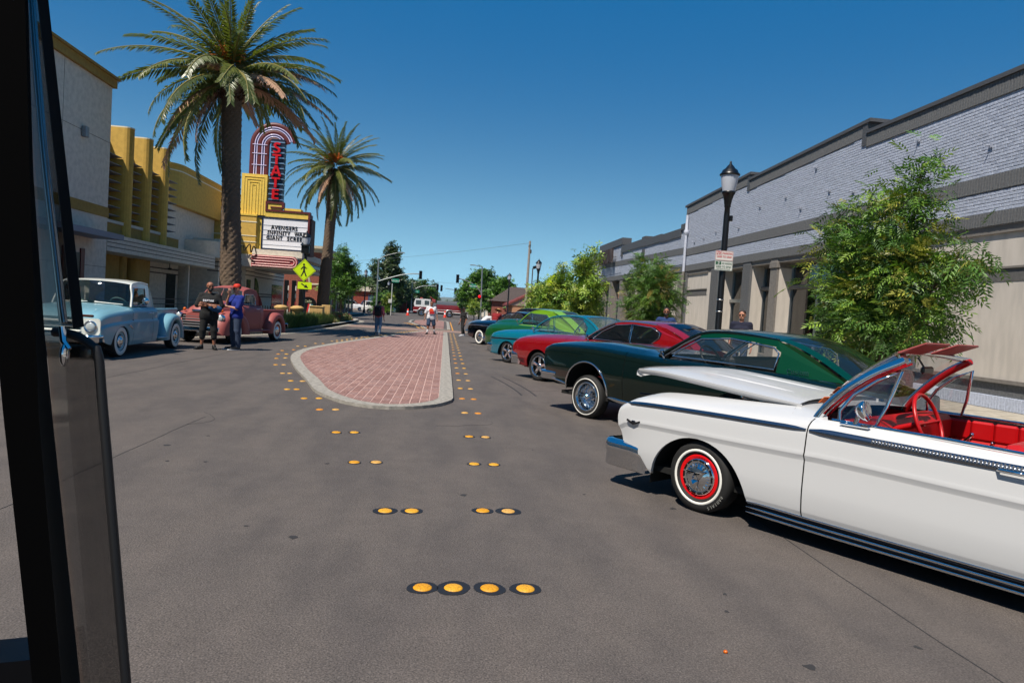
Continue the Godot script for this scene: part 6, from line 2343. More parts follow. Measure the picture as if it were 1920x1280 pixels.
	sc.tube(smooth_path(P([-13.5, 4.2, -42.9, -12.9, 4.28, -42.9, -12.4, 4.5, -42.9, -12.3, 4.2, -42.9, -12.0, 4.6, -42.9, -11.9, 4.1, -42.9, -11.75, 4.5, -42.9, -11.6, 4.0, -42.9, -11.95, 3.75, -42.9, -11.7, 3.6, -42.9]), 0.05), 0.035, 6)
	mi("script_scroll", sc.mesh(), mat("black_frame", Color(), 0.4), m)

func brick_hall() -> void:
	var brick := stone("rose_brick", Color(0.56, 0.32, 0.26), 0.9, 0.6, 0.15)
	var stonew := stone("pale_cornice", Color(0.72, 0.67, 0.58), 0.85, 0.5, 0.1)
	var dark := mat("cinema_dark_glass", Color(), 0.08)
	var o := thing("brick_hall", "rose brick building with pale cornice and arch trim beyond the second palm", "building")
	bits(o, "wall", brick, [[-30, -12.0, 0.13, 6.0, -66, -84.5], [-26, -12.3, 0.13, 5.4, -84.5, -93]])
	bits(o, "cornice", stonew, [[-30.1, -11.75, 5.9, 6.25, -65.75, -84.6], [-30.2, -11.5, 6.25, 6.5, -65.5, -84.8], [-26, -12.05, 5.3, 5.6, -84.5, -93.2], [-26, -11.8, 5.6, 5.85, -84.5, -93.4]])
	var ar := Mb.new()
	var p := PackedVector3Array([Vector3(-14.4, 4.0, -65.97)])
	for i in 9:
		var t := PI / 2 - PI / 2 * i / 8
		p.append(Vector3(-13.9 + cos(t) * 1.1, 2.9 + sin(t) * 1.1, -65.97))
	p.append(Vector3(-12.0, 2.9, -65.97))
	ar.tube(p, 0.12, 6)
	mi("arch_trim", ar.mesh(), stonew, o)
	for z in [-68.5, -72.0, -75.5, -79.0, -82.2, -87.0, -90.2]:
		bits(o, "window", dark, [[-12.5, -11.97 if z > -84 else -12.27, 0.6, 3.4, z + 0.9, z - 0.9]])
		bits(o, "pilaster", stonew, [[-12.5, -11.93 if z > -84 else -12.23, 0.13, 4.6, z - 1.0, z - 1.3]])
	# courses that show on the sunlit end wall
	var bm := Mb.new()
	bm.rbox(Vector3.ZERO, Vector3(0.39, 0.14, 0.04), 0.006)
	var mesh := bm.mesh()
	var xs := []
	for j in 36:
		for i in 21:
			xs.append(Transform3D(Basis(), Vector3(-20.2 + i * 0.4 + (0.2 if j % 2 else 0.0), 0.25 + j * 0.155, -65.985 + rng.randf_range(-0.004, 0.004))))
	many("bricks", mesh, brick, xs, [], o)
	bits(o, "vent", mat("black_frame", Color(), 0.4), [[-13.6, -13.0, 2.25, 2.55, -65.9, -66.1], [-13.6, -12.9, 1.3, 1.6, -65.9, -66.1]])

# ---------------------------------------------------------------- lamps, signs, signals, fire engine
func lamp_post(label: String, at: Vector3, h := 5.73) -> Node3D:
	var o := thing("street_lamp", label, "street lamp", at, 0.0, "black lantern lamp posts")
	var black := mat("lamp_black", Color(0.035, 0.036, 0.04), 0.35)
	var p := Mb.new()
	p.lathe([Vector2(0.2, 0), Vector2(0.2, 0.08), Vector2(0.17, 0.12), Vector2(0.15, 0.45), Vector2(0.11, 0.55), Vector2(0.1, 0.7), Vector2(0.085, 0.74), Vector2(0.075, h - 1.4), Vector2(0.065, h - 1.18), Vector2(0.085, h - 1.16), Vector2(0.075, h - 1.1)], 16)
	mi("post", p.mesh(), black, o)
	var f := Mb.new()
	f.lathe([Vector2(0.075, h - 1.12), Vector2(0.09, h - 1.08), Vector2(0.1, h - 1.0), Vector2(0.14, h - 0.86), Vector2(0.17, h - 0.82), Vector2(0.17, h - 0.78), Vector2(0.15, h - 0.77)], 16)
	mi("lantern_cup", f.mesh(), black, o)
	var g := Mb.new()
	g.lathe([Vector2(0.15, h - 0.78), Vector2(0.19, h - 0.6), Vector2(0.215, h - 0.42), Vector2(0.22, h - 0.37)], 20)
	var gm := mat("lantern_glass", Color(0.72, 0.74, 0.78), 0.35)
	gm.backlight_enabled = true
	gm.backlight = Color(0.5, 0.5, 0.5)
	mi("lantern_glass", g.mesh(), gm, o)
	var c := Mb.new()
	c.lathe([Vector2(0.2, h - 0.385), Vector2(0.25, h - 0.37), Vector2(0.255, h - 0.34), Vector2(0.21, h - 0.3), Vector2(0.19, h - 0.24), Vector2(0.12, h - 0.19), Vector2(0.09, h - 0.14), Vector2(0.05, h - 0.1), Vector2(0.025, h - 0.07), Vector2(0.03, h - 0.04), Vector2(0.02, h - 0.01), Vector2(0.001, h)], 20)
	mi("lantern_cap", c.mesh(), black, o)
	return o

func street() -> void:
	var black := mat("lamp_black", Color(0.035, 0.036, 0.04), 0.35)
	var o := lamp_post("black lantern lamp post carrying the parking signs, nearest on the right", Vector3(7, 0.13, -16.95), 5.6)
	for y in [1.75, 2.05]:
		var b := Mb.new()
		b.lathe([Vector2(0.085, y), Vector2(0.092, y + 0.005), Vector2(0.092, y + 0.025), Vector2(0.085, y + 0.03)], 16)
		mi("steel_band", b.mesh(), mat("band_steel", Color(0.7, 0.7, 0.7), 0.3, 1.0), o)
	var bx := Mb.new()
	bx.rbox(Vector3(0.11, 4.15, 0), Vector3(0.08, 0.14, 0.1), 0.01)
	mi("control_box", bx.mesh(), black, o)
	lamp_post("black lantern lamp post rising behind the yellow green young trees on the right", Vector3(7, 0.13, -52.7), 5.65)
	lamp_post("black lantern lamp post in front of the big round trees, farthest on the right", Vector3(7, 0.13, -77.0), 5.8)
	lamp_post("black lantern lamp post rising beside the yellow walker sign on the left", Vector3(-7.75, 0.13, -38.4), 5.1)
	lamp_post("black lantern lamp post at the far corner of the brick hall on the left", Vector3(-10.4, 0.13, -89.5), 5.7)
	lamp_post("small distant black lantern lamp post in front of the conifer on the left", Vector3(-9.3, 0.13, -112.0), 5.2)
	# ---- parking signs
	o = thing("parking_sign", "pair of white parking signs, red lettered above green lettered, on the lamp post", "sign", Vector3(6.97, 3.19, -16.83))
	var white := mat("sign_white", Color(0.8, 0.8, 0.78), 0.5)
	var red := mat("sign_red_print", Color(0.68, 0.1, 0.16), 0.5)
	var grn := mat("sign_green_print", Color(0.05, 0.3, 0.2), 0.5)
	for k in 2:
		var y := 0.125 - 0.255 * k
		var c: Material = red if k == 0 else grn
		var pl := Mb.new()
		pl.ext(round_rect(0.47, 0.25, 0.025), -0.004, 0.0, Transform3D(Basis(), Vector3(0, y, 0)))
		var pm := mi("plate", pl.mesh(), white, o)
		var bd := Mb.new()
		var rr := round_rect(0.45, 0.23, 0.022)
		var pp := PackedVector3Array()
		for q in rr:
			pp.append(Vector3(q.x, q.y + y, 0.001))
		pp.append(pp[0])
		bd.tube(pp, 0.0035, 4, false)
		mi("border", bd.mesh(), c, pm)
		var bk := Mb.new()
		bk.bx(-0.21, -0.07, y + 0.02, y + 0.1, 0.0, 0.003)
		mi("colour_block", bk.mesh(), c, pm)
		letters("sign_text", ["NO", "2"][k], 0.065, white, pm, Transform3D(Basis(), Vector3(-0.14, y + 0.06, 0.004)), 1.1, "Droid Sans", true, 0.002)
		letters("sign_text", ["PARKING", "HR PARKING"][k], 0.05, c, pm, Transform3D(Basis(), Vector3(0.08, y + 0.055, 0.002)), 1.0, "Droid Sans", true, 0.002, 0.26)
		letters("sign_text", ["3AM TO 5AM", "8AM TO 5PM"][k], 0.055, c, pm, Transform3D(Basis(), Vector3(0, y - 0.03, 0.002)), 1.0, "Droid Sans", true, 0.002, 0.38)
		if k == 1:
			letters("sign_text", "EXCEPT SUNDAYS AND HOLIDAYS", 0.02, c, pm, Transform3D(Basis(), Vector3(0, y - 0.085, 0.002)), 1.0, "Droid Sans", true, 0.002, 0.36)
	# ---- walker signs
	walker_sign("yellow green diamond walker sign with arrow plate beneath it on the left", Vector3(-7.7, 0.1, -38.0), 2.96, true)
	walker_sign("yellow green diamond sign half hidden by young trees on the right", Vector3(7.1, 0.13, -45.0), 3.55, false)
	var bb := thing("solar_box", "small black box mounted on the lamp post above the walker sign", "box", Vector3(-7.75, 4.2, -38.3))
	var m := Mb.new()
	m.rbox(Vector3(0, 0, 0.1), Vector3(0.42, 0.45, 0.14), 0.02)
	mi("case", m.mesh(), black, bb)
	var sp := Mb.new()
	sp.box(Vector3(0.0, 0.27, 0.05), Vector3(0.5, 0.02, 0.4), Basis(Vector3(1, 0, 0), 0.4))
	mi("panel", sp.mesh(), black, bb)
	# ---- utility pole with a floodlight
	o = thing("utility_pole", "tall pale utility pole with crossarm standing left of the lantern lamp on the right", "utility pole", Vector3(8.45, 0, -72))
	var pol := Mb.new()
	pol.tube(P([0, 0, 0, 0.02, 9.1, 0]), [0.17, 0.11], 10)
	mi("pole", pol.mesh(), stone("weathered_pole", Color(0.62, 0.58, 0.54), 0.9, 1.0, 0.3), o)
	var pa := Mb.new()
	pa.rbox(Vector3(0, 8.6, 0), Vector3(0.1, 0.1, 1.6), 0.01)
	pa.rbox(Vector3(0.12, 8.0, 0), Vector3(0.25, 0.4, 0.25), 0.05)
	mi("crossarm", pa.mesh(), mat("arm_grey", Color(0.3, 0.28, 0.26), 0.8), o)
	var fl := thing("floodlight_pole", "thin dark pole with a floodlight head beside the tall utility pole", "light pole", Vector3(9.0, 0, -72.4))
	var fp := Mb.new()
	fp.tube(P([0, 0, 0, 0, 6.3, 0]), 0.06, 8)
	mi("pole", fp.mesh(), mat("arm_grey", Color(), 0.8), fl)
	var fh := Mb.new()
	fh.rbox(Vector3(0.35, 6.45, 0), Vector3(0.7, 0.3, 0.4), 0.05, Basis(Vector3(0, 0, 1), 0.3))
	mi("head", fh.mesh(), black, fl)
	# overhead wires
	for k in [[-40, 6.3, -118, 40, 6.1, -116, "thin pale overhead wire crossing the street behind the near traffic signals"], [-30, 9.2, -150, 8.5, 8.9, -72, "faint overhead wire running to the top of the utility pole"]]:
		var w := Mb.new()
		var a := Vector3(k[0], k[1], k[2])
		var b := Vector3(k[3], k[4], k[5])
		var q := PackedVector3Array()
		for i in 9:
			var t := i / 8.0
			q.append(a.lerp(b, t) - Vector3(0, 0.5 * 4 * t * (1 - t), 0))
		w.tube(q, 0.013, 4)
		var wo := mi("overhead_wire", w.mesh(), mat("wire_grey", Color(0.35, 0.36, 0.36), 0.7))
		meta(wo, k[6], "wire")
	signals()
	fire_engine()
	small_things()

func walker_sign(label: String, at: Vector3, h: float, plate: bool) -> void:
	var o := thing("walker_sign", label, "road sign", at)
	var black := mat("lamp_black", Color(), 0.35)
	var yel := mat("sign_lime", Color(0.75, 0.86, 0.02), 0.45)
	var ink := mat("letter_black", Color(0.03, 0.03, 0.035), 0.5)
	var p := Mb.new()
	p.tube(P([0, 0, 0, 0, h + 0.5, 0]), 0.035, 8)
	mi("post", p.mesh(), black, o)
	var d := Mb.new()
	var s := 0.61
	d.ext(P2([0, -s, s, 0, 0, s, -s, 0]), 0.03, 0.045, Transform3D(Basis(), Vector3(0, h, 0)))
	var dm := mi("diamond", d.mesh(), yel, o)
	var e := Mb.new()
	var q := s - 0.05
	e.tube(P([0, h - q, 0.046, q, h, 0.046, 0, h + q, 0.046, -q, h, 0.046, 0, h - q, 0.046]), 0.008, 4, false)
	mi("border", e.mesh(), ink, dm)
	var w := Mb.new()
	w.ext(disc(0.058, 16, Vector2(-0.03, 0.3)), 0.045, 0.052, Transform3D(Basis(), Vector3(0, h, 0)))
	w.ext(P2([-0.06, 0.22, 0.03, 0.22, 0.08, 0.14, 0.15, 0.12, 0.145, 0.075, 0.05, 0.1, 0.03, 0.13, 0.035, -0.02, -0.06, -0.02, -0.055, 0.14, -0.1, 0.09, -0.16, 0.02, -0.195, 0.04, -0.13, 0.14]), 0.045, 0.052, Transform3D(Basis(), Vector3(0, h, 0)))
	w.ext(P2([-0.06, -0.02, 0.035, -0.02, 0.08, -0.16, 0.15, -0.33, 0.09, -0.35, 0.02, -0.18, -0.01, -0.11, -0.06, -0.2, -0.13, -0.34, -0.185, -0.32, -0.11, -0.17]), 0.0455, 0.0525, Transform3D(Basis(), Vector3(0, h, 0)))
	mi("walker", w.mesh(), ink, dm)
	if plate:
		var r := Mb.new()
		r.ext(round_rect(0.74, 0.38, 0.03), 0.03, 0.045, Transform3D(Basis(), Vector3(0.06, h - 0.83, 0)))
		var rm := mi("arrow_plate", r.mesh(), yel, o)
		var ar := Mb.new()
		ar.ext(P2([-0.2, 0.08, -0.16, 0.125, 0.02, 0.0, 0.07, 0.07, 0.19, -0.12, -0.04, -0.095, 0.0, -0.045]), 0.045, 0.052, Transform3D(Basis(), Vector3(0.06, h - 0.83, 0)))
		mi("arrow", ar.mesh(), ink, rm)

func signal_head(o: Node3D, at: Vector3, lit := -1) -> void:
	var black := mat("lamp_black", Color(), 0.35)
	var h := Mb.new()
	h.rbox(at, Vector3(0.42, 1.16, 0.3), 0.03)
	var hm := mi("signal_head", h.mesh(), black, o)
	for i in 3:
		var l := Mb.new()
		l.lathe([Vector2(0.13, 0), Vector2(0.1, 0.03), Vector2(0.001, 0.05)], 14, Transform3D(Basis(Vector3(1, 0, 0), PI / 2), at + Vector3(0, 0.36 - 0.36 * i, 0.15)))
		var m: Material = mat("lens_off%d" % i, [Color(0.16, 0.03, 0.04), Color(0.2, 0.13, 0.03), Color(0.03, 0.12, 0.08)][i], 0.2)
		mi("lens", l.mesh(), m, hm)
		var v := Mb.new()
		var rows := []
		for z in [0.15, 0.34]:
			var row := PackedVector3Array()
			for k in 9:
				var t := PI * k / 8.0
				row.append(at + Vector3(cos(t) * 0.15, 0.36 - 0.36 * i + sin(t) * 0.15, z))
			rows.append(row)
		v.soft()
		v.grid(rows)
		mi("visor", v.mesh(), black, hm)

func street_name(o: Node3D, at: Vector3, text: String, w: float) -> void:
	var g := Mb.new()
	g.rbox(at, Vector3(w, 0.5, 0.04), 0.015)
	var gm := mi("name_plate", g.mesh(), mat("name_green", Color(0.02, 0.48, 0.38), 0.4), o)
	letters("name_text", text, 0.26, mat("sign_white", Color(), 0.5), gm, Transform3D(Basis(), at + Vector3(0, 0, 0.024)), 1.0, "Droid Sans", false, 0.004)

func signals() -> void:
	var galv := mat("galvanised", Color(0.55, 0.57, 0.57), 0.45, 0.6)
	var o := thing("traffic_signal", "galvanised signal mast with long arm and lamp outreach on the left, nearer one", "traffic signal", Vector3(-9.4, 0, -95))
	var p := Mb.new()
	p.tube(P([0, 0, 0, -0.05, 7.6, 0]), [0.13, 0.09], 10)
	mi("pole", p.mesh(), galv, o)
	var a := Mb.new()
	a.tube(smooth_path(P([0, 4.5, 0, 1.5, 5.05, 0, 3.2, 5.6, 0, 4.6, 5.85, 0, 5.6, 5.9, 0])), 0.07, 8)
	mi("signal_arm", a.mesh(), galv, o)
	var l := Mb.new()
	l.tube(smooth_path(P([-0.05, 7.5, 0, 1.0, 8.1, 0, 2.4, 8.55, 0])), 0.045, 6)
	l.rbox(Vector3(2.95, 8.6, 0), Vector3(1.0, 0.12, 0.3), 0.03)
	mi("lamp_arm", l.mesh(), galv, o)
	signal_head(o, Vector3(5.75, 5.75, 0))
	street_name(o, Vector3(2.4, 4.75, 0.1), "Second", 0.95)
	o = thing("traffic_signal", "galvanised signal mast with arm bending left over the street in front of round trees", "traffic signal", Vector3(4.95, 0, -95))
	p = Mb.new()
	p.tube(P([0, 0, 0, -0.2, 7.5, 0]), [0.13, 0.09], 10)
	mi("pole", p.mesh(), galv, o)
	a = Mb.new()
	a.tube(smooth_path(P([0, 3.6, 0, -0.5, 4.3, 0, -1.5, 5.1, 0, -2.4, 5.45, 0, -3.4, 5.65, 0])), 0.07, 8)
	mi("signal_arm", a.mesh(), galv, o)
	l = Mb.new()
	l.tube(P([-0.2, 7.45, 0, -1.1, 7.6, 0]), 0.045, 6)
	l.rbox(Vector3(-1.5, 7.62, 0), Vector3(0.8, 0.12, 0.3), 0.03)
	mi("lamp_arm", l.mesh(), galv, o)
	signal_head(o, Vector3(-3.5, 5.6, 0))
	street_name(o, Vector3(-1.3, 4.75, 0.1), "Second", 0.8)
	# the lit red walking lamp
	var rl := Mb.new()
	rl.rbox(Vector3(-0.35, 3.32, 0.1), Vector3(0.4, 0.5, 0.2), 0.04)
	mi("walk_signal", rl.mesh(), mat("lamp_black", Color(), 0.35), o)
	var rr := Mb.new()
	rr.ell(Vector3(-0.35, 3.35, 0.22), Vector3(0.2, 0.2, 0.06), 14)
	var em := mat("red_signal_light", Color(0.7, 0.02, 0.04), 0.3)
	em.emission_enabled = true
	em.emission = Color(1.0, 0.05, 0.08)
	em.emission_energy_multiplier = 0.35
	mi("lens", rr.mesh(), em, o)
	var sl := OmniLight3D.new()
	sl.name = "red_signal_lamp"
	sl.light_color = Color(1, 0.1, 0.12)
	sl.light_energy = 0.3
	sl.light_size = 0.15
	sl.omni_range = 20
	sl.omni_attenuation = 2.0
	sl.shadow_enabled = true
	sl.position = Vector3(4.6, 3.35, -94.65)
	add_child(sl)
	o = thing("traffic_signal", "far signal mast on the left behind the fire engine, green name plate low on it", "traffic signal", Vector3(-6.4, 0, -130))
	p = Mb.new()
	p.tube(P([0, 0, 0, -0.1, 5.8, 0]), [0.13, 0.09], 10)
	mi("pole", p.mesh(), galv, o)
	a = Mb.new()
	a.tube(smooth_path(P([0, 4.3, 0, 1.2, 5.0, 0, 2.6, 5.35, 0, 4.6, 5.4, 0])), 0.07, 8)
	a.tube(P([0, 5.7, 0, 0.9, 5.95, 0]), 0.04, 6)
	mi("signal_arm", a.mesh(), galv, o)
	signal_head(o, Vector3(4.7, 5.25, 0))
	signal_head(o, Vector3(5.45, 5.1, 0))
	street_name(o, Vector3(0.5, 4.15, 0.1), "Main St", 1.7)
	o = thing("traffic_signal", "farthest signal arm reaching in from the right behind the fire engine", "traffic signal", Vector3(7.6, 0, -132))
	p = Mb.new()
	p.tube(P([0, 0, 0, 0, 5.0, 0]), 0.12, 8)
	mi("pole", p.mesh(), galv, o)
	a = Mb.new()
	a.tube(smooth_path(P([0, 3.9, 0, -2.0, 4.5, 0, -6.0, 5.0, 0, -7.8, 5.15, 0])), 0.06, 8)
	mi("signal_arm", a.mesh(), galv, o)
	signal_head(o, Vector3(-5.9, 4.8, 0))
	for k in [[-7.3, "slim white post with green street name plate beside the near left signal mast"]]:
		var sp := thing("name_post", k[1], "sign post", Vector3(k[0], 0, -93.5))
		var m := Mb.new()
		m.tube(P([0, 0, 0, 0, 4.3, 0]), 0.06, 8)
		m.rbox(Vector3(-0.15, 1.9, 0.1), Vector3(0.5, 0.5, 0.2), 0.03)
		mi("post", m.mesh(), mat("pale_post", Color(0.72, 0.72, 0.7), 0.6), sp)

func fire_engine() -> void:
	var o := thing("fire_engine", "red and white fire engine parked broadside across the far end of the street", "fire engine", Vector3(-4.95, 0, -106.5), PI / 2)
	# its nose points to -x after the turn; local z runs from nose to tail
	var red := paint("engine_red", Color(0.45, 0.02, 0.05), 0.3)
	var white := mat("engine_white", Color(0.82, 0.82, 0.82), 0.4)
	var alu := mat("diamond_plate", Color(0.6, 0.61, 0.62), 0.35, 0.8)
	var black := mat("lamp_black", Color(), 0.35)
	var glassm := glass("cab_glass", Color(0.08, 0.12, 0.12), 0.75)
	var cab := Mb.new()
	cab.rbox(Vector3(0, 0.95, 1.35), Vector3(2.3, 0.9, 2.6), 0.06)
	mi("cab_lower", cab.mesh(), red, o)
	var ct := Mb.new()
	ct.ext(P2([0.25, 1.4, 2.62, 1.4, 2.62, 2.62, 0.35, 2.62, 0.12, 1.9]), -1.15, 1.15, Transform3D(Basis(Vector3(0, 0, 1), Vector3(0, 1, 0), Vector3(-1, 0, 0)), Vector3.ZERO))
	mi("cab_upper", ct.mesh(), white, o)
	for s in [-1.0, 1.0]:
		for q in [[0.42, 1.22], [1.75, 2.45]]:
			var w := Mb.new()
			w.rbox(Vector3(s * 1.15, 2.05, (q[0] + q[1]) / 2), Vector3(0.03, 0.68, q[1] - q[0]), 0.01)
			mi("cab_window", w.mesh(), glassm, o)
		var st := Mb.new()
		st.bx(s * 1.145, s * 1.165, 0.75, 0.88, 0.1, 2.6)
		st.bx(s * 1.2, s * 1.215, 0.72, 0.86, 3.6, 7.3)
		st.bx(s * 1.2, s * 1.212, 1.08, 1.14, 3.6, 7.3)
		mi("white_stripe", st.mesh(), white, o)
		for k in 3:
			var lk := Mb.new()
			lk.rbox(Vector3(s * 1.2, 1.5, 4.2 + k * 1.2), Vector3(0.03, 0.6, 1.08), 0.01)
			mi("locker_door", lk.mesh(), red, o)
	var ws := Mb.new()
	ws.rbox(Vector3(0, 2.0, 0.16), Vector3(1.9, 0.75, 0.03), 0.01, Basis(Vector3(1, 0, 0), 0.12))
	mi("windscreen", ws.mesh(), glassm, o)
	var pump := Mb.new()
	pump.rbox(Vector3(0, 1.3, 3.1), Vector3(2.3, 1.5, 0.95), 0.04)
	mi("pump_panel", pump.mesh(), alu, o)
	for k in 5:
		var d := Mb.new()
		d.lathe([Vector2(0.09, 0), Vector2(0.09, 0.05), Vector2(0.001, 0.06)], 12, Transform3D(Basis(Vector3(0, 0, 1), PI / 2), Vector3(-1.15, 0.9 + 0.22 * (k % 3), 2.85 + 0.25 * (k / 3))))
		mi("gauge", d.mesh(), white if k % 2 else black, o)
	var body := Mb.new()
	body.rbox(Vector3(0, 1.25, 5.5), Vector3(2.4, 1.2, 3.8), 0.05)
	mi("body", body.mesh(), red, o)
	var top := Mb.new()
	top.rbox(Vector3(0, 2.1, 5.5), Vector3(2.3, 0.5, 3.8), 0.05)
	mi("hose_bed", top.mesh(), alu, o)
	var la := Mb.new()
	for s in [-0.9, 0.9]:
		la.rbox(Vector3(s, 2.45, 5.4), Vector3(0.06, 0.12, 3.7), 0.02)
	for i in 10:
		la.rbox(Vector3(0, 2.45, 3.8 + i * 0.36), Vector3(1.8, 0.04, 0.05), 0.01)
	mi("ladder", la.mesh(), alu, o)
	var gun := Mb.new()
	gun.rbox(Vector3(0, 2.4, 3.1), Vector3(0.9, 0.5, 0.6), 0.05)
	gun.tube(P([0, 2.6, 3.1, -0.3, 2.95, 2.6]), 0.09, 8)
	mi("water_cannon", gun.mesh(), mat("cannon_red", Color(0.55, 0.2, 0.2), 0.5), o)
	var lb := Mb.new()
	lb.rbox(Vector3(0, 2.72, 1.2), Vector3(1.6, 0.2, 0.4), 0.05)
	mi("light_bar", lb.mesh(), mat("light_bar_red", Color(0.6, 0.3, 0.28), 0.3), o)
	for q in [1.35, 5.6]:
		for s in [-1.0, 1.0]:
			wheel(o, s * 1.08, q, 0.54, 0.3, s, {"rim": 0.56, "kind": "cap", "cap": 0.5})
			var ar := Mb.new()
			ar.lathe([Vector2(0.62, 0), Vector2(0.68, 0.02), Vector2(0.68, 0.04), Vector2(0.6, 0.04)], 24, Transform3D(Basis(Vector3(0, 0, 1), Vector3(s, 0, 0), Vector3(0, s, 0)), Vector3(s * 1.19, 0.54, q)))
			mi("wheel_arch", ar.mesh(), alu, o)
	var bp := Mb.new()
	bp.rbox(Vector3(0, 0.5, -0.2), Vector3(2.4, 0.24, 0.5), 0.04)
	mi("front_bumper", bp.mesh(), alu, o)
	var ch := Mb.new()
	ch.bx(-0.9, 0.9, 0.42, 0.62, 0.2, 7.3)
	mi("chassis", ch.mesh(), black, o)

func small_things() -> void:
	var orange := mat("cone_orange", Color(0.85, 0.18, 0.06), 0.5)
	for k in [[-5.45, -101.5, "orange traffic cone with pale band on the road left of the fire engine"], [0.0, -104.4, "orange traffic cone on the road in front of the fire engine's rear wheel"]]:
		var o := thing("traffic_cone", k[2], "traffic cone", Vector3(k[0], 0, k[1]), 0.0, "orange traffic cones")
		var m := Mb.new()
		m.rbox(Vector3(0, 0.02, 0), Vector3(0.55, 0.05, 0.55), 0.01)
		m.lathe([Vector2(0.2, 0.04), Vector2(0.06, 1.0), Vector2(0.001, 1.01)], 14)
		mi("cone", m.mesh(), orange, o)
		var b := Mb.new()
		b.lathe([Vector2(0.145, 0.46), Vector2(0.11, 0.7)], 14)
		mi("pale_band", b.mesh(), mat("board_white", Color(0.88, 0.88, 0.9), 0.4), o)
	# buff piers and a low wall at the planting bed, benches, menu stand
	var buff := stone("buff_concrete", Color(0.74, 0.6, 0.38), 0.85, 0.7, 0.1)
	for k in [[-8.6, -37.0, "buff square pier with domed cap behind the faded red pickup's tailgate"], [-7.9, -37.6, "buff square pier right of the walker sign post"]]:
		var o := thing("bed_pier", k[2], "pier", Vector3(k[0], 0.13, k[1]), 0.0, "buff piers in the planting bed")
		var m := Mb.new()
		m.rbox(Vector3(0, 0.35, 0), Vector3(0.4, 0.7, 0.4), 0.02)
		mi("pier", m.mesh(), buff, o)
		var c := Mb.new()
		c.lathe([Vector2(0.22, 0.7), Vector2(0.36, 0.82), Vector2(0.36, 0.9), Vector2(0.2, 0.98), Vector2(0.001, 1.0)], 16)
		mi("cap", c.mesh(), buff, o)
	var w := thing("buff_wall", "buff concrete wall block in the planting bed by the second palm", "wall", Vector3(-7.35, 0.13, -40.3))
	var wm := Mb.new()
	wm.rbox(Vector3(0, 0.48, 0), Vector3(0.75, 0.96, 0.6), 0.02)
	wm.rbox(Vector3(0.3, 0.55, -1.4), Vector3(0.5, 1.1, 0.5), 0.02)
	mi("block", wm.mesh(), buff, w)
	var wc := Mb.new()
	wc.rbox(Vector3(0, 0.99, 0), Vector3(0.82, 0.06, 0.68), 0.015)
	mi("coping", wc.mesh(), buff, w)
	var iron := mat("lamp_black", Color(), 0.35)
	for k in [[-9.6, -38.6, "black iron bench behind the planting bed, left one"], [-8.5, -39.2, "black iron bench behind the planting bed, right one"]]:
		var b := thing("iron_bench", k[2], "bench", Vector3(k[0], 0.13, k[1]), 0.0, "black iron benches")
		var s := Mb.new()
		s.rbox(Vector3(0, 0.44, 0), Vector3(0.9, 0.04, 0.4), 0.01)
		mi("seat", s.mesh(), iron, b)
		for i in 7:
			var r := Mb.new()
			r.rbox(Vector3(-0.4 + i * 0.133, 0.66, -0.2), Vector3(0.05, 0.44, 0.03), 0.008)
			mi("back_slat", r.mesh(), iron, b)
		for q in [[-0.42, -0.17], [0.42, -0.17], [-0.42, 0.17], [0.42, 0.17]]:
			var l := Mb.new()
			l.tube(P([q[0], 0, q[1], q[0], 0.44, q[1]]), 0.02, 6)
			mi("leg", l.mesh(), iron, b)
	for i in 3:
		var o := thing("banner_post", ["black post with narrow banner behind the walker sign, leftmost of three", "black post with narrow banner behind the walker sign, middle of three", "black post with narrow banner behind the walker sign, rightmost of three"][i], "post", Vector3(-9.1 + i * 0.42, 0.13, -40.2), 0.0, "black banner posts")
		var m := Mb.new()
		m.rbox(Vector3(0, 1.2, 0), Vector3(0.24, 2.4, 0.1), 0.01)
		mi("post", m.mesh(), iron, o)
		for j in 4:
			var q := Mb.new()
			q.rbox(Vector3(0.12, 0.6 + j * 0.45, 0.055), Vector3(0.06, 0.26, 0.012), 0.004)
			mi("banner_patch", q.mesh(), mat("patch%d" % (j % 3), [Color(0.75, 0.74, 0.72), Color(0.5, 0.12, 0.15), Color(0.3, 0.33, 0.36)][j % 3], 0.7), o)
	var a := thing("oval_sign", "black oval topped stand with red, white and teal stripe beside the buff wall", "sign", Vector3(-8.4, 0.13, -43.0))
	var am := Mb.new()
	var op := P2([-0.38, 0, 0.38, 0])
	for i in 13:
		var t := PI * i / 12
		op.append(Vector2(cos(t) * 0.5, 1.1 + sin(t) * 0.42))
	am.ext(op, -0.04, 0.0)
	mi("board", am.mesh(), iron, a)
	for i in 3:
		var q := Mb.new()
		q.box(Vector3(-0.02 + i * 0.1, 0.62, 0.01), Vector3(0.09, 0.95, 0.02), Basis(Vector3(0, 0, 1), -0.16))
		mi("stripe", q.mesh(), mat("oval_stripe%d" % i, [Color(0.75, 0.1, 0.14), Color(0.82, 0.82, 0.8), Color(0.05, 0.4, 0.42)][i], 0.5), a)
	letters("oval_text", "Cafe", 0.16, mat("oval_text", Color(0.6, 0.62, 0.5), 0.5), a, Transform3D(Basis(), Vector3(0, 1.25, 0.005)), 0.9, "Droid Serif", true, 0.01)
	# a small orange reflector lying on the road
	var rf := Mb.new()
	rf.ell(Vector3(0, 0.006, 0), Vector3(0.011, 0.009, 0.011), 10)
	var ro := mi("orange_pebble", rf.mesh(), mat("amber", Color(), 0.25))
	ro.position = Vector3(1.42, 0.0, -3.05)
	meta(ro, "tiny orange pebble lying alone on the asphalt at the lower right", "pebble")
	# houses far on the right, and the pale building beyond the left corner
	var br := stone("rose_brick", Color(0.56, 0.32, 0.26), 0.9, 0.6, 0.15)
	var h := thing("gabled_house", "low house with pinkish grey gable and red trim behind the white estate", "house", Vector3(9.6, 0, -80))
	var hb := Mb.new()
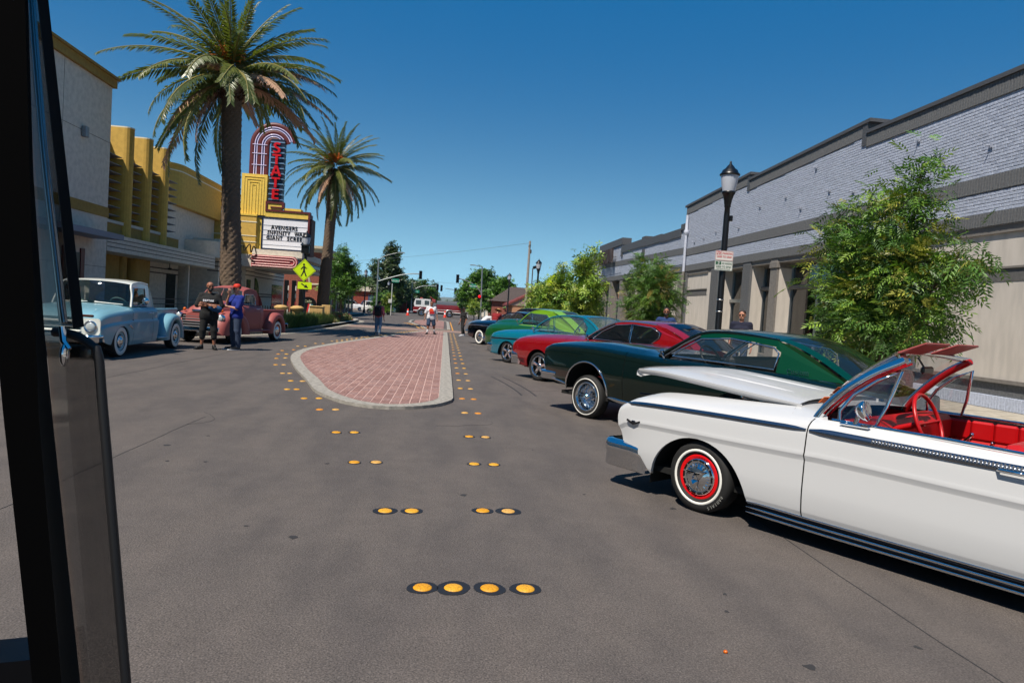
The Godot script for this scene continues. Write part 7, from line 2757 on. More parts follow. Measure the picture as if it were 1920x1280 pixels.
	hb.bx(-1.8, 6.0, 0, 2.3, -5, 0)
	mi("wall", hb.mesh(), stone("house_tan", Color(0.66, 0.48, 0.36), 0.9, 0.6, 0.1), h)
	var hg := Mb.new()
	hg.ext(P2([-2.3, 2.3, 6.6, 2.3, 2.2, 4.6]), -5.2, 0.1)
	mi("gable", hg.mesh(), stone("gable_grey", Color(0.55, 0.47, 0.44), 0.9, 0.6, 0.1), h)
	for s in [[-2.5, 2.2, 2.2, 4.7], [6.8, 2.2, 2.2, 4.7]]:
		var t := Mb.new()
		t.ext(P2([s[0], s[1], s[2], s[3], s[2], s[3] + 0.22, s[0], s[1] + 0.22]), -5.4, 0.25)
		mi("roof", t.mesh(), mat("roof_red", Color(0.42, 0.18, 0.16), 0.8), h)
	var b2 := thing("roofed_house", "grey roofed house standing behind the gabled one on the right", "house", Vector3(8.0, 0, -96))
	var k2 := Mb.new()
	k2.bx(-1.5, 10, 0, 3.0, -8, 0)
	mi("wall", k2.mesh(), br, b2)
	var k3 := Mb.new()
	k3.ext(P2([-1.9, 2.9, 10.4, 2.9, 8.5, 5.0, 1.0, 5.0]), -8.4, 0.4)
	mi("roof", k3.mesh(), stone("shingle_grey", Color(0.45, 0.4, 0.39), 0.9, 0.8, 0.2), b2)
	var c := thing("corner_building", "low pale building with red front and blue window at the far left corner", "building", Vector3(-11.5, 0, -132))
	var c1 := Mb.new()
	c1.bx(-20, 4.0, 0, 3.6, -10, 0)
	mi("wall", c1.mesh(), stone("corner_red", Color(0.5, 0.22, 0.16), 0.9, 0.6, 0.1), c)
	var c2 := Mb.new()
	c2.bx(-20.4, 4.4, 3.6, 4.5, -10.4, 0.5)
	mi("fascia", c2.mesh(), stone("cream_stucco", Color()), c)
	for i in 4:
		var q := Mb.new()
		q.bx(-3.2 + i * 1.9, -2.2 + i * 1.9, 1.6, 3.0, 0.0, 0.04)
		mi("window", q.mesh(), mat("blue_window", Color(0.25, 0.3, 0.42), 0.2), c)
	var d := thing("far_white_house", "tiny pale building at the foot of the round trees right of the fire engine", "building", Vector3(8.5, 0, -150))
	var d1 := Mb.new()
	d1.bx(-2, 6, 0, 4.2, -6, 0)
	mi("wall", d1.mesh(), stone("cream_stucco", Color()), d)

# ---------------------------------------------------------------- trees, palms, planting, hills
func leaf_mesh(kind: String) -> Mesh:
	if TX.has("leaf_" + kind):
		return TX["leaf_" + kind]
	var m := Mb.new()
	m.flat()
	if kind == "pinnate":      # a compound leaf of nine narrow leaflets
		for i in 9:
			var k := (i + 1) / 2
			var side := -1.0 if i % 2 else 1.0
			var base := Vector3(0, -0.04 * k * k * 0.1, 0.04 + 0.045 * k)
			var dir := Vector3(side * 0.85, -0.25, 0.55).normalized() if i < 8 else Vector3(0, -0.35, 1).normalized()
			var w := dir.cross(Vector3.UP).normalized() * 0.014
			var tip := base + dir * 0.1
			var mid := base + dir * 0.05 + Vector3(0, 0.008, 0)
			m.tri(base, mid - w, tip)
			m.tri(base, tip, mid + w)
	elif kind == "broad":
		for i in 5:
			var a := TAU * i / 5 + 0.4
			var dir := Vector3(cos(a), 0.35 * sin(a * 2.0), sin(a)).normalized()
			var w := dir.cross(Vector3.UP).normalized() * 0.034
			var base := dir * 0.02
			m.tri(base, base + dir * 0.07 - w, base + dir * 0.16)
			m.tri(base, base + dir * 0.16, base + dir * 0.07 + w)
	elif kind == "clump":      # for far trees: a tuft half a metre across
		for i in 7:
			var a := TAU * i / 7
			var dir := Vector3(cos(a), sin(a * 3.1) * 0.7, sin(a)).normalized()
			var w := dir.cross(Vector3(0.3, 1, 0.1)).normalized() * 0.12
			m.tri(dir * 0.03, dir * 0.22 - w, dir * 0.42)
			m.tri(dir * 0.03, dir * 0.42, dir * 0.22 + w)
	else:                      # blade of grass
		m.tri(Vector3(-0.008, 0, 0), Vector3(0.008, 0, 0), Vector3(0.03, 1.0, 0.12))
		m.tri(Vector3(0, 0, -0.008), Vector3(0, 0, 0.008), Vector3(-0.06, 0.8, 0.1))
	TX["leaf_" + kind] = m.mesh()
	return TX["leaf_" + kind]

func leaf_mat(key: String) -> StandardMaterial3D:
	if M.has(key):
		return M[key]
	var m := mat(key, Color(1, 1, 1), 0.5)
	m.vertex_color_use_as_albedo = true
	m.backlight_enabled = true
	m.backlight = Color(0.5, 0.6, 0.15)
	return m

# blobs: [x, y, z, radius, weight]; leaves crowd towards the outside of each
func tree(called: String, label: String, at: Vector3, trunk: Array, blobs: Array, n: int, kind: String, size: float, pal: Array, category := "tree", group := "") -> Node3D:
	var o := thing(called, label, category, at, 0.0, group)
	var bark := stone("bark", Color(0.36, 0.3, 0.25), 0.95, 3.0, 0.35)
	if trunk:
		var t := Mb.new()
		var top: float = trunk[0]
		t.tube(smooth_path(P([0, -0.05, 0, trunk[1] * 0.2, top * 0.5, 0.02, trunk[1], top, 0]), 0.2), trunk[2], 8)
		for b in blobs:
			var e := Vector3(b[0], b[1], b[2])
			var s := Vector3(trunk[1], top * 0.85, 0)
			t.tube(PackedVector3Array([s, s.lerp(e, 0.5) + Vector3(rng.randf_range(-0.1, 0.1), -0.1, rng.randf_range(-0.1, 0.1)), e + Vector3(0, b[3] * 0.4, 0)]), [trunk[2] * 0.6, trunk[2] * 0.35, trunk[2] * 0.12], 6)
		mi("trunk", t.mesh(), bark, o)
	var tw := 0.0
	for b in blobs:
		tw += b[3] * b[3] * (b[4] if b.size() > 4 else 1.0)
	var xs := []
	var cs := []
	for b in blobs:
		var cnt := int(n * b[3] * b[3] * (b[4] if b.size() > 4 else 1.0) / tw)
		var c := Vector3(b[0], b[1], b[2])
		# each blob is made of sprays so that gaps open between them
		var sprays := maxi(6, int(cnt / 22.0))
		for s in sprays:
			var d := Vector3(rng.randfn(), rng.randfn() * 0.9 + 0.15, rng.randfn()).normalized()
			var rad: float = b[3] * pow(rng.randf(), 0.4)
			var sc := c + d * rad * Vector3(1, b[5] if b.size() > 5 else 1.0, 1)
			var tone: Color = pal[rng.randi() % pal.size()]
			var k := cnt / sprays
			for i in k:
				var q := sc + Vector3(rng.randfn(), rng.randfn() * 0.8, rng.randfn()) * size * (0.8 if kind == "pinnate" else 1.1)
				var look := (d + Vector3(rng.randfn(), rng.randfn() * 0.7 - 0.2, rng.randfn()) * 0.6).normalized()
				var bs := Basis.looking_at(-look, Vector3.UP if absf(look.y) < 0.95 else Vector3.RIGHT).rotated(look, rng.randf_range(-0.8, 0.8))
				xs.append(Transform3D(bs.scaled(Vector3.ONE * size * rng.randf_range(0.7, 1.25) / (0.42 if kind == "clump" else 0.2)), q))
				var v := rng.randf_range(0.8, 1.2)
				cs.append(Color(tone.r * v, tone.g * v, tone.b * v))
	many("crown", leaf_mesh(kind), leaf_mat("leaves"), xs, cs, o)
	return o

const GREEN := [Color(0.06, 0.14, 0.018), Color(0.09, 0.2, 0.024), Color(0.045, 0.11, 0.014), Color(0.115, 0.225, 0.028)]
const LIME := [Color(0.15, 0.24, 0.02), Color(0.2, 0.28, 0.03), Color(0.1, 0.2, 0.02), Color(0.26, 0.3, 0.04)]
const DARK := [Color(0.03, 0.06, 0.015), Color(0.04, 0.08, 0.02), Color(0.05, 0.09, 0.025), Color(0.06, 0.085, 0.03)]

func trees() -> void:
	var near: Array = GREEN.duplicate()
	near.append_array([Color(0.16, 0.28, 0.03), Color(0.2, 0.3, 0.035), Color(0.035, 0.09, 0.01), Color(0.25, 0.25, 0.035)])
	tree("ash_tree", "large leafy street tree in front of the shop, behind the white convertible", Vector3(7.6, 0.13, -11.25), [1.6, 0.0, 0.075], [
		[0.0, 1.75, 0.0, 0.72], [-0.1, 2.25, -0.75, 0.62], [0.1, 2.4, 0.55, 0.62], [0.0, 2.85, -0.1, 0.5], [0.0, 2.55, 1.05, 0.4], [0.0, 2.95, -1.3, 0.34], [0.0, 2.05, -1.25, 0.42],
		[0.0, 3.2, -0.6, 0.3], [0.05, 3.3, 0.5, 0.3], [0.0, 3.65, 0.62, 0.2, 1.6], [0.0, 3.95, 0.68, 0.15, 1.8], [0.0, 4.25, 0.74, 0.1, 2.0], [0.0, 3.55, -0.25, 0.2, 1.5], [0.0, 3.8, -0.2, 0.13, 1.8], [0.0, 3.35, -1.7, 0.2, 1.4], [0.0, 3.5, -1.25, 0.16, 1.6], [0.0, 3.8, -1.2, 0.12, 1.8],
		[0.0, 1.85, 1.15, 0.34], [0.0, 2.7, 1.75, 0.2, 1.0], [-0.3, 1.35, -0.35, 0.45], [-0.2, 1.6, 0.75, 0.4]], 4800, "pinnate", 0.21, near, "tree", "street trees on the right pavement")
	var tint: Array = GREEN.duplicate()
	tint.append_array([Color(0.12, 0.2, 0.02), Color(0.2, 0.16, 0.03), Color(0.1, 0.17, 0.02)])
	tree("ash_tree", "bushy street tree behind the red car, left of the drainpipe", Vector3(7.5, 0.13, -24.6), [1.2, 0.0, 0.06], [
		[0, 1.7, 0, 0.9], [0, 2.3, -0.5, 0.8], [0, 2.3, 0.6, 0.75], [0, 2.9, 0.0, 0.7], [0, 3.3, 0.5, 0.35], [0, 3.4, -0.6, 0.35], [0, 2.7, 1.3, 0.4], [0, 2.9, -1.4, 0.35], [0, 1.3, 0.6, 0.6]], 4200, "pinnate", 0.2, tint, "tree", "street trees on the right pavement")
	tree("young_tree", "tall yellow green young tree left of the lettered shop front", Vector3(7.4, 0.13, -36.3), [1.0, 0.0, 0.06], [
		[0, 1.6, 0, 1.0], [0, 2.4, -0.7, 0.9], [0, 2.4, 0.9, 0.9], [0, 3.3, -0.3, 0.7], [0, 4.0, -0.6, 0.5], [0, 4.0, 0.7, 0.45], [0, 4.6, 0.9, 0.28], [0, 4.5, -0.6, 0.3], [0, 3.0, 1.9, 0.5]], 2600, "broad", 0.24, LIME, "tree", "street trees on the right pavement")
	tree("young_tree", "yellow green young tree wrapped round the half hidden diamond sign", Vector3(7.3, 0.13, -44.2), [1.0, 0.0, 0.06], [
		[0, 1.6, 0, 1.0], [0, 2.4, -0.5, 0.9], [0, 3.0, 0.6, 0.7], [0, 3.6, 0.7, 0.5], [0, 2.6, -1.2, 0.6], [0, 4.2, 0.9, 0.3]], 2000, "broad", 0.28, LIME, "tree", "street trees on the right pavement")
	tree("young_tree", "low bright yellow green bush like tree right of the tall utility pole", Vector3(7.2, 0.13, -51.5), [0.8, 0.0, 0.06], [
		[0, 1.6, 0, 1.2], [0, 2.5, -0.8, 0.9], [0, 2.5, 0.8, 1.0], [0, 3.3, 0, 0.7], [0, 1.4, 1.6, 0.9]], 1800, "broad", 0.3, LIME, "tree", "street trees on the right pavement")
	# left: dense upright tree beyond the second palm
	tree("upright_tree", "dense dark green upright tree immediately right of the second palm", Vector3(-9.3, 0.13, -62.5), [1.6, 0.0, 0.09], [
		[0, 2.4, 0, 1.3], [0, 3.6, 0, 1.25], [0.1, 4.6, 0, 0.9], [0, 5.4, 0, 0.55], [0, 6.0, 0, 0.25], [-1.0, 2.8, 0, 0.8], [1.0, 3.0, 0, 0.8]], 2400, "broad", 0.28, GREEN)
	# far trees
	tree("conifer", "tall dark conifer rising behind the left signal mast", Vector3(-10.6, 0, -128), [5, 0.0, 0.3], [
		[0, 2.2, 0, 2.4], [-0.6, 4.5, 0, 2.2], [0.4, 6.6, 0, 2.0], [-0.3, 8.6, 0, 1.7], [0.2, 10.4, 0, 1.2], [0.1, 11.8, 0, 0.7], [0, 12.7, 0, 0.35], [-2.2, 7.4, 0, 0.8], [-2.6, 8.6, 0, 0.6], [-2.4, 5.0, 0, 0.9], [1.8, 4.4, 0, 1.2], [3.0, 3.0, 0, 1.2]], 2600, "clump", 0.5, DARK)
	tree("round_tree", "big leafy tree behind the right signal mast, left of the far lantern lamp", Vector3(5.2, 0, -104), [2.5, 0.0, 0.2], [
		[-1.4, 2.8, 0, 1.7], [0.4, 3.4, 0, 1.9], [-0.4, 5.2, 0, 1.8], [0.8, 6.3, 0, 1.2], [-1.2, 6.2, 0, 1.0], [-2.0, 4.4, 0, 1.1], [0, 7.2, 0, 0.7]], 2600, "clump", 0.36, GREEN)
	tree("round_tree", "leafy tree beside the far lantern lamp, right of the bigger one", Vector3(7.9, 0, -98), [2.0, 0.0, 0.2], [
		[0, 2.4, 0, 1.8], [0.6, 4.0, 0, 1.5], [-0.7, 4.2, 0, 1.3], [0.2, 5.3, 0, 1.0], [1.6, 2.6, 0, 1.2]], 2000, "clump", 0.36, GREEN)
	tree("young_tree", "small pale green tree under the lit red signal lamp", Vector3(3.9, 0, -92), [0.8, 0, 0.06], [[0, 1.5, 0, 0.7], [0, 2.3, 0, 0.45]], 500, "broad", 0.28, LIME)
	var names := ["dark tree left of the conifer beyond the corner building", "broad tree right of the conifer behind the white pickup", "rounded green tree just left of the fire engine", "olive tree behind the far left signal mast"]
	var k := 0
	for q in [[-16.5, -138, 3.2, 4.2], [-7.6, -136, 2.6, 3.4], [-4.9, -150, 2.8, 4.0], [-6.8, -146, 2.6, 3.8]]:
		tree("round_tree", names[k], Vector3(q[0], 0, q[1]), [2.0, 0, 0.2], [[0, q[3] * 0.6, 0, q[2]], [q[2] * 0.4, q[3] * 1.1, 0, q[2] * 0.75], [-q[2] * 0.5, q[3], 0, q[2] * 0.8], [0, q[3] * 1.45, 0, q[2] * 0.55]], 1100, "clump", 0.48, DARK if k != 2 else GREEN, "tree", "trees beyond the crossing")
		k += 1
	tree("far_conifer", "distant narrow dark conifer over the fire engine's hose bed", Vector3(-3.9, 0, -225), [4, 0, 0.3], [[0, 3, 0, 1.6], [0, 5, 0, 1.4], [0, 7, 0, 1.0], [0, 8.4, 0, 0.6], [0, 9.2, 0, 0.25]], 700, "clump", 0.5, DARK)
	tree("far_conifer", "distant narrow dark conifer left of the round trees at right", Vector3(4.0, 0, -210), [4, 0, 0.3], [[0, 2.5, 0, 1.6], [0, 4.5, 0, 1.2], [0, 6.0, 0, 0.7], [0, 7.0, 0, 0.3]], 600, "clump", 0.5, DARK)
	for q in [[-8.5, -300, 5.0, 0], [0.5, -320, 4.0, 1], [7.5, -300, 5.0, 2], [-14, -260, 6.0, 3]]:
		tree("round_tree", ["hazy distant treetop left of the distant conifer", "low hazy distant tree above the fire engine's body", "hazy distant trees right of the narrow conifer", "hazy dark trees far behind the left signal"][q[3]], Vector3(q[0], 0, q[1]), [2, 0, 0.3], [[0, q[2] * 0.5, 0, q[2] * 0.6], [q[2] * 0.6, q[2] * 0.4, 0, q[2] * 0.5], [-q[2] * 0.6, q[2] * 0.5, 0, q[2] * 0.5]], 500, "clump", 0.7, DARK, "tree", "distant trees at the end of the street")
	for q in [[-9.6, -97.5, "small dark shrub tree right of the lamp post at the brick hall corner"], [-8.6, -98.5, "small leafy shrub tree left of the walker with backpack"], [-8.0, -96.5, "light green sapling by the near left signal mast"]]:
		tree("corner_shrub", q[2], Vector3(q[0], 0, q[1]), [0.7, 0, 0.05], [[0, 1.0, 0, 0.7], [0, 1.9, 0, 0.5], [0.2, 2.7, 0, 0.35]], 500, "broad", 0.3, GREEN if q[1] < -97 else LIME, "shrub", "shrubs at the far left corner")
	# ---- palms
	palm("date_palm", "tall date palm with thick trunk and huge crown, the nearer of the two", Vector3(-8.85, 0.13, -29.4), 10.3, 0.44, 4.45, 64, 11, 21, 0.038)
	palm("date_palm", "smaller looking date palm by the planting bed, the farther of the two", Vector3(-8.2, 0.13, -46.6), 10.05, 0.4, 3.6, 60, 4, 5, -0.042)
	planting()
	hills()

# ---- a date palm
func frond_mesh(bend: float, key: String) -> Array:
	if TX.has(key):
		return TX[key]
	# unit length 1, leaving the crown along +z, bending down by the angle bend
	var r := RandomNumberGenerator.new()
	r.seed = hash(key)
	var n := 36
	var pts := PackedVector3Array()
	var p := Vector3.ZERO
	var dirs := []
	for i in n + 1:
		var a := bend * pow(float(i) / n, 1.35)
		var d := Vector3(0, -sin(a), cos(a))
		dirs.append(d)
		pts.append(p)
		p += d / n
	var stem := Mb.new()
	var rad := []
	for i in n + 1:
		rad.append(lerpf(0.011, 0.0022, float(i) / n))
	stem.tube(pts, rad, 5)
	var lf := Mb.new()
	lf.flat()
	for i in range(3, n * 2 + 1):
		var f := i / 2.0
		var i0 := mini(int(f), n - 1)
		var b := pts[i0].lerp(pts[i0 + 1], f - i0)
		var d: Vector3 = dirs[i0]
		var upv := d.cross(Vector3.RIGHT).normalized() * -1.0
		var t := float(i) / (n * 2)
		var ln := 0.115 * sin(clampf(t * 1.05 + 0.12, 0, 1) * PI * 0.86 + 0.2) + 0.02
		for s in [-1.0, 1.0]:
			var v := (Vector3(s, 0, 0) * r.randf_range(0.62, 0.85) + upv * r.randf_range(0.05, 0.55) + d * r.randf_range(0.65, 0.9)).normalized()
			var l := ln * r.randf_range(0.85, 1.12)
			var w := v.cross(upv).normalized() * 0.0085
			var mid := b + v * l * 0.4
			var tip := b + v * l + Vector3(0, -0.012, 0)
			lf.tri(b, mid - w, tip)
			lf.tri(b, tip, mid + w)
	TX[key] = [stem.mesh(), lf.mesh()]
	return TX[key]

func palm(called: String, label: String, at: Vector3, h: float, r: float, span: float, n: int, dead: int, sd: int, lean: float) -> void:
	var o := thing(called, label, "palm tree", at, 0.0, "date palms on the left pavement")
	rng.seed = sd
	o.rotation.z = lean
	# trunk scaled with the diamond scars of old leaves
	var t := Mb.new()
	t.soft()
	var rows := []
	var rn := int(h / 0.045)
	for i in rn + 1:
		var y := h * i / rn
		var f := float(i) / rn
		var rad := r * (1.12 - 0.3 * smoothstep(0.0, 0.1, f) + 0.05 * sin(f * 9.0) - 0.08 * smoothstep(0.3, 0.9, f) + 0.3 * smoothstep(0.9, 0.97, f) * (1 - smoothstep(0.97, 1.0, f) * 0.5))
		var row := PackedVector3Array()
		for j in 40:
			var a := TAU * j / 40
			var u := fposmod(y / 0.26 + j / 40.0 * 10.0, 1.0)
			var v := fposmod(y / 0.26 - j / 40.0 * 10.0, 1.0)
			var bump := maxf(absf(u - 0.5), absf(v - 0.5)) * 2.0
			var rr := rad + 0.055 * pow(1.0 - bump, 0.7) + rng.randf_range(-0.012, 0.014)
			row.append(Vector3(cos(a) * rr, y, -sin(a) * rr))
		rows.append(row)
	t.grid(rows, true, true)
	mi("trunk", t.mesh(), stone("palm_bark", Color(0.45, 0.38, 0.32), 0.95, 2.0, 0.35, 8.0), o)
	# stubs of cut leaf bases and a ragged boot
	var st := Mb.new()
	for i in 90:
		var a := rng.randf() * TAU
		var y := h * rng.randf_range(0.9, 1.0)
		var d := Vector3(cos(a), rng.randf_range(0.3, 1.0), sin(a)).normalized()
		var b := Vector3(cos(a) * r * 0.9, y, sin(a) * r * 0.9)
		st.tube(PackedVector3Array([b, b + d * rng.randf_range(0.15, 0.35)]), [0.05, 0.02], 4)
	mi("leaf_bases", st.mesh(), stone("palm_boot", Color(0.3, 0.2, 0.12), 0.95, 2.0, 0.4), o)
	var stem_m := mat("frond_stem", Color(0.45, 0.42, 0.2), 0.6)
	var dead_stem := mat("dead_stem", Color(0.5, 0.4, 0.3), 0.8)
	var greens := []
	for i in 3:
		var m := mat("frond_green%d" % i, [Color(0.27, 0.31, 0.13), Color(0.34, 0.36, 0.15), Color(0.2, 0.25, 0.11)][i], 0.42)
		m.backlight_enabled = true
		m.backlight = Color(0.35, 0.4, 0.1)
		greens.append(m)
	var dm := mat("frond_dead", Color(0.68, 0.54, 0.44), 0.8)
	for i in n + dead:
		var is_dead := i >= n
		var f := float(i) / n
		var az := i * 2.39996 + rng.randf_range(-0.25, 0.25)
		# young leaves stand up in the middle, old ones hang
		var el := lerpf(1.3, -0.85, pow(f, 0.95)) + rng.randf_range(-0.12, 0.12)
		var bend := lerpf(0.4, 1.05, minf(f * 1.5, 1.0)) + rng.randf_range(-0.15, 0.15)
		var ln := span * lerpf(0.72, 1.0, minf(1.0, f * 2.0)) * rng.randf_range(0.9, 1.08)
		if is_dead:
			el = rng.randf_range(-0.9, -0.3)
			bend = rng.randf_range(0.7, 1.1)
			ln *= rng.randf_range(0.75, 0.95)
		# the side towards the cinema sign keeps its leaves higher
		if sin(az) > -0.3 and el < -0.15 and lean > 0.0:
			el = rng.randf_range(-0.1, 0.25)
			bend = minf(bend, 1.0)
		var kb := clampi(int(round(bend * 5.0)), 1, 6)
		var pair := frond_mesh(kb / 5.0, "frond%d_%d" % [kb, i % 2])
		var bs := Basis(Vector3(0, 1, 0), az) * Basis(Vector3(1, 0, 0), -el) * Basis(Vector3(0, 0, 1), rng.randf_range(-0.5, 0.5))
		var xf := Transform3D(bs.scaled(Vector3.ONE * ln), Vector3(0, h + lerpf(0.45, -0.1, f), 0) + bs * Vector3(0, 0, r * 0.5))
		var l := part("frond", i, pair[1], dm if is_dead else greens[rng.randi() % 3], o, xf)
		part("stem", 0, pair[0], dead_stem if is_dead else stem_m, l)
	# orange fruit stalks among the leaf bases
	for i in 9:
		var a: float = rng.randf() * TAU if i > 3 else [-1.3, -1.9, -0.8, -1.6][i] * -1.0
		var fr := Mb.new()
		var b := Vector3(cos(a) * r * 0.6, h + 0.35, sin(a) * r * 0.6)
		var d := Vector3(cos(a), 0.9, sin(a)).normalized()
		for k in 26:
			var e := b + d * rng.randf_range(0.45, 0.75) + Vector3(rng.randfn(), rng.randfn(), rng.randfn()) * 0.1
			fr.tube(PackedVector3Array([b, b.lerp(e, 0.6) + Vector3(0, 0.06, 0), e + Vector3(0, -0.06, 0)]), 0.012, 4, false)
			fr.ell(e + Vector3(0, -0.06, 0), Vector3(0.03, 0.035, 0.03), 5)
		mi("fruit_stalk", fr.mesh(), mat("date_orange", Color(0.78, 0.4, 0.06), 0.6), o)

func planting() -> void:
	rng.seed = 99
	var xs := []
	var cs := []
	var lk := left_kerb()
	for i in 5200:
		var z := rng.randf_range(-42.5, -30.0)
		var edge := -7.0 if z > -30 else (lerpf(-6.75, -6.5, clampf((-30 - z) / 4, 0, 1)))
		var x := edge - 0.3 - rng.randf() * rng.randf() * 1.7
		var h := rng.randf_range(0.45, 0.8)
		xs.append(Transform3D(Basis(Vector3(0, 1, 0), rng.randf() * TAU).scaled(Vector3(2.2, h, 2.2)), Vector3(x, 0.12, z)))
		var v := rng.randf_range(0.7, 1.25)
		var c: Color = [Color(0.05, 0.1, 0.02), Color(0.07, 0.13, 0.025), Color(0.1, 0.15, 0.03)][rng.randi() % 3]
		cs.append(Color(c.r * v, c.g * v, c.b * v))
	var g := many("bed_grass", leaf_mesh("grass"), leaf_mat("leaves"), xs, cs)
	meta(g, "dark green strappy grass filling the kerbside bed behind the faded red pickup", "grass")
	xs = []
	cs = []
	for i in 3600:
		var t := rng.randf()
		var z := lerpf(-43.5, -56.0, t)
		var x := -6.95 - rng.randf() * 1.6 - 0.8 * smoothstep(0.7, 1.0, t)
		var y := 0.12 + rng.randf() * 0.5 * (0.6 + 0.4 * sin(z * 1.7))
		xs.append(Transform3D(Basis(Vector3(rng.randfn(), rng.randfn(), rng.randfn()).normalized(), rng.randf() * TAU).scaled(Vector3.ONE * rng.randf_range(0.6, 1.1)), Vector3(x, y, z)))
		var v := rng.randf_range(0.7, 1.25)
		var c: Color = [Color(0.12, 0.16, 0.04), Color(0.16, 0.17, 0.05), Color(0.2, 0.13, 0.07), Color(0.08, 0.13, 0.03)][rng.randi() % 4]
		if rng.randf() < 0.03:
			c = Color(0.5, 0.03, 0.03)
		cs.append(Color(c.r * v, c.g * v, c.b * v))
	g = many("bed_shrubs", leaf_mesh("broad"), leaf_mat("leaves"), xs, cs)
	meta(g, "low olive shrubs with a few red flowers on the rounded bed tip by the crossing", "shrubs")

func hills() -> void:
	var m := Mb.new()
	m.soft()
	var nz := noise(FastNoiseLite.TYPE_SIMPLEX, 0.0006, 5, 21)
	var rows := []
	for j in 14:
		var row := PackedVector3Array()
		for i in 140:
			var x := -9000.0 + i * 130.0
			var z := -6000.0 - j * 220.0
			var f := sin(PI * j / 13.0)
			var y := -20.0 + f * (90.0 + 120.0 * (nz.get_noise_2d(x, z * 0.5) + 0.15) - 0.012 * maxf(0.0, x) + 0.006 * maxf(0, -x))
			row.append(Vector3(x, y, z))
		rows.append(row)
	m.grid(rows, true)
	struct("hills", m.mesh(), stone("hill_scrub", Color(0.42, 0.42, 0.32), 0.95, 0.002, 0.3))

# ---------------------------------------------------------------- people: one smooth surface from a skeleton of tapered bones
func skin_mesh(bones: Array, cell: float, k: float) -> ArrayMesh:
	var lo := Vector3.ONE * 1e9
	var hi := -lo
	for b in bones:
		for q in 2:
			var r: float = b[2 + q] + cell * 2.5
			lo = lo.min(b[q] - Vector3.ONE * r)
			hi = hi.max(b[q] + Vector3.ONE * r)
	var nx := int((hi.x - lo.x) / cell) + 2
	var ny := int((hi.y - lo.y) / cell) + 2
	var nz := int((hi.z - lo.z) / cell) + 2
	var f := PackedFloat32Array()
	f.resize(nx * ny * nz)
	f.fill(1.0)
	for b in bones:
		var a: Vector3 = b[0]
		var e: Vector3 = b[1]
		var ra: float = b[2]
		var rb: float = b[3]
		var ab := e - a
		var ll := maxf(ab.length_squared(), 1e-9)
		var pad := maxf(ra, rb) + cell * 2.0 + k
		var p0 := ((a.min(e) - Vector3.ONE * pad - lo) / cell).max(Vector3.ZERO)
		var p1 := (a.max(e) + Vector3.ONE * pad - lo) / cell
		for z in range(int(p0.z), mini(nz, int(p1.z) + 1)):
			for y in range(int(p0.y), mini(ny, int(p1.y) + 1)):
				var at := (z * ny + y) * nx
				for x in range(int(p0.x), mini(nx, int(p1.x) + 1)):
					var p := lo + Vector3(x, y, z) * cell
					var t := clampf((p - a).dot(ab) / ll, 0.0, 1.0)
					var d := p.distance_to(a + ab * t) - ra + (ra - rb) * t
					var o := f[at + x]
					var h := maxf(k - absf(d - o), 0.0) / k
					f[at + x] = minf(d, o) - h * h * k * 0.25
	# surface nets
	var vid := PackedInt32Array()
	vid.resize(nx * ny * nz)
	vid.fill(-1)
	var verts := PackedVector3Array()
	var sx := 1
	var sy := nx
	var sz := nx * ny
	var corner := [0, sx, sy, sx + sy, sz, sx + sz, sy + sz, sx + sy + sz]
	var off := [Vector3(0, 0, 0), Vector3(1, 0, 0), Vector3(0, 1, 0), Vector3(1, 1, 0), Vector3(0, 0, 1), Vector3(1, 0, 1), Vector3(0, 1, 1), Vector3(1, 1, 1)]
	var edges := [[0, 1], [2, 3], [4, 5], [6, 7], [0, 2], [1, 3], [4, 6], [5, 7], [0, 4], [1, 5], [2, 6], [3, 7]]
	for z in nz - 1:
		for y in ny - 1:
			var at := (z * ny + y) * nx
			for x in nx - 1:
				var i := at + x
				var v0 := f[i]
				if absf(v0) > cell * 2.0:
					continue
				var s := 0
				for c in 8:
					if f[i + corner[c]] < 0:
						s += 1
				if s == 0 or s == 8:
					continue
				var sum := Vector3.ZERO
				var n := 0
				for e in edges:
					var da := f[i + corner[e[0]]]
					var db := f[i + corner[e[1]]]
					if (da < 0) != (db < 0):
						sum += off[e[0]].lerp(off[e[1]], da / (da - db))
						n += 1
				vid[i] = verts.size()
				verts.append(lo + (Vector3(x, y, z) + sum / n) * cell)
	var idx := PackedInt32Array()
	for z in range(1, nz - 1):
		for y in range(1, ny - 1):
			var at := (z * ny + y) * nx
			for x in range(1, nx - 1):
				var i := at + x
				if absf(f[i]) > cell * 1.8:
					continue
				for ax in 3:
					var j: int = i + [sx, sy, sz][ax]
					var ins := f[i] < 0
					if ins == (f[j] < 0):
						continue
					var u: int = [sy, sz, sx][ax]
					var w: int = [sz, sx, sy][ax]
					var q := [vid[i], vid[i - u], vid[i - u - w], vid[i - w]]
					if q.min() < 0:
						continue
					if ins:
						idx.append_array([q[0], q[2], q[1], q[0], q[3], q[2]])
					else:
						idx.append_array([q[0], q[1], q[2], q[0], q[2], q[3]])
	var nm := PackedVector3Array()
	nm.resize(verts.size())
	for i in range(0, idx.size(), 3):
		var c := (verts[idx[i + 2]] - verts[idx[i]]).cross(verts[idx[i + 1]] - verts[idx[i]])
		for q in 3:
			nm[idx[i + q]] += c
	for i in nm.size():
		nm[i] = nm[i].normalized()
	var arr := []
	arr.resize(Mesh.ARRAY_MAX)
	arr[Mesh.ARRAY_VERTEX] = verts
	arr[Mesh.ARRAY_NORMAL] = nm
	arr[Mesh.ARRAY_INDEX] = idx
	var m := ArrayMesh.new()
	m.add_surface_from_arrays(Mesh.PRIMITIVE_TRIANGLES, arr)
	return m

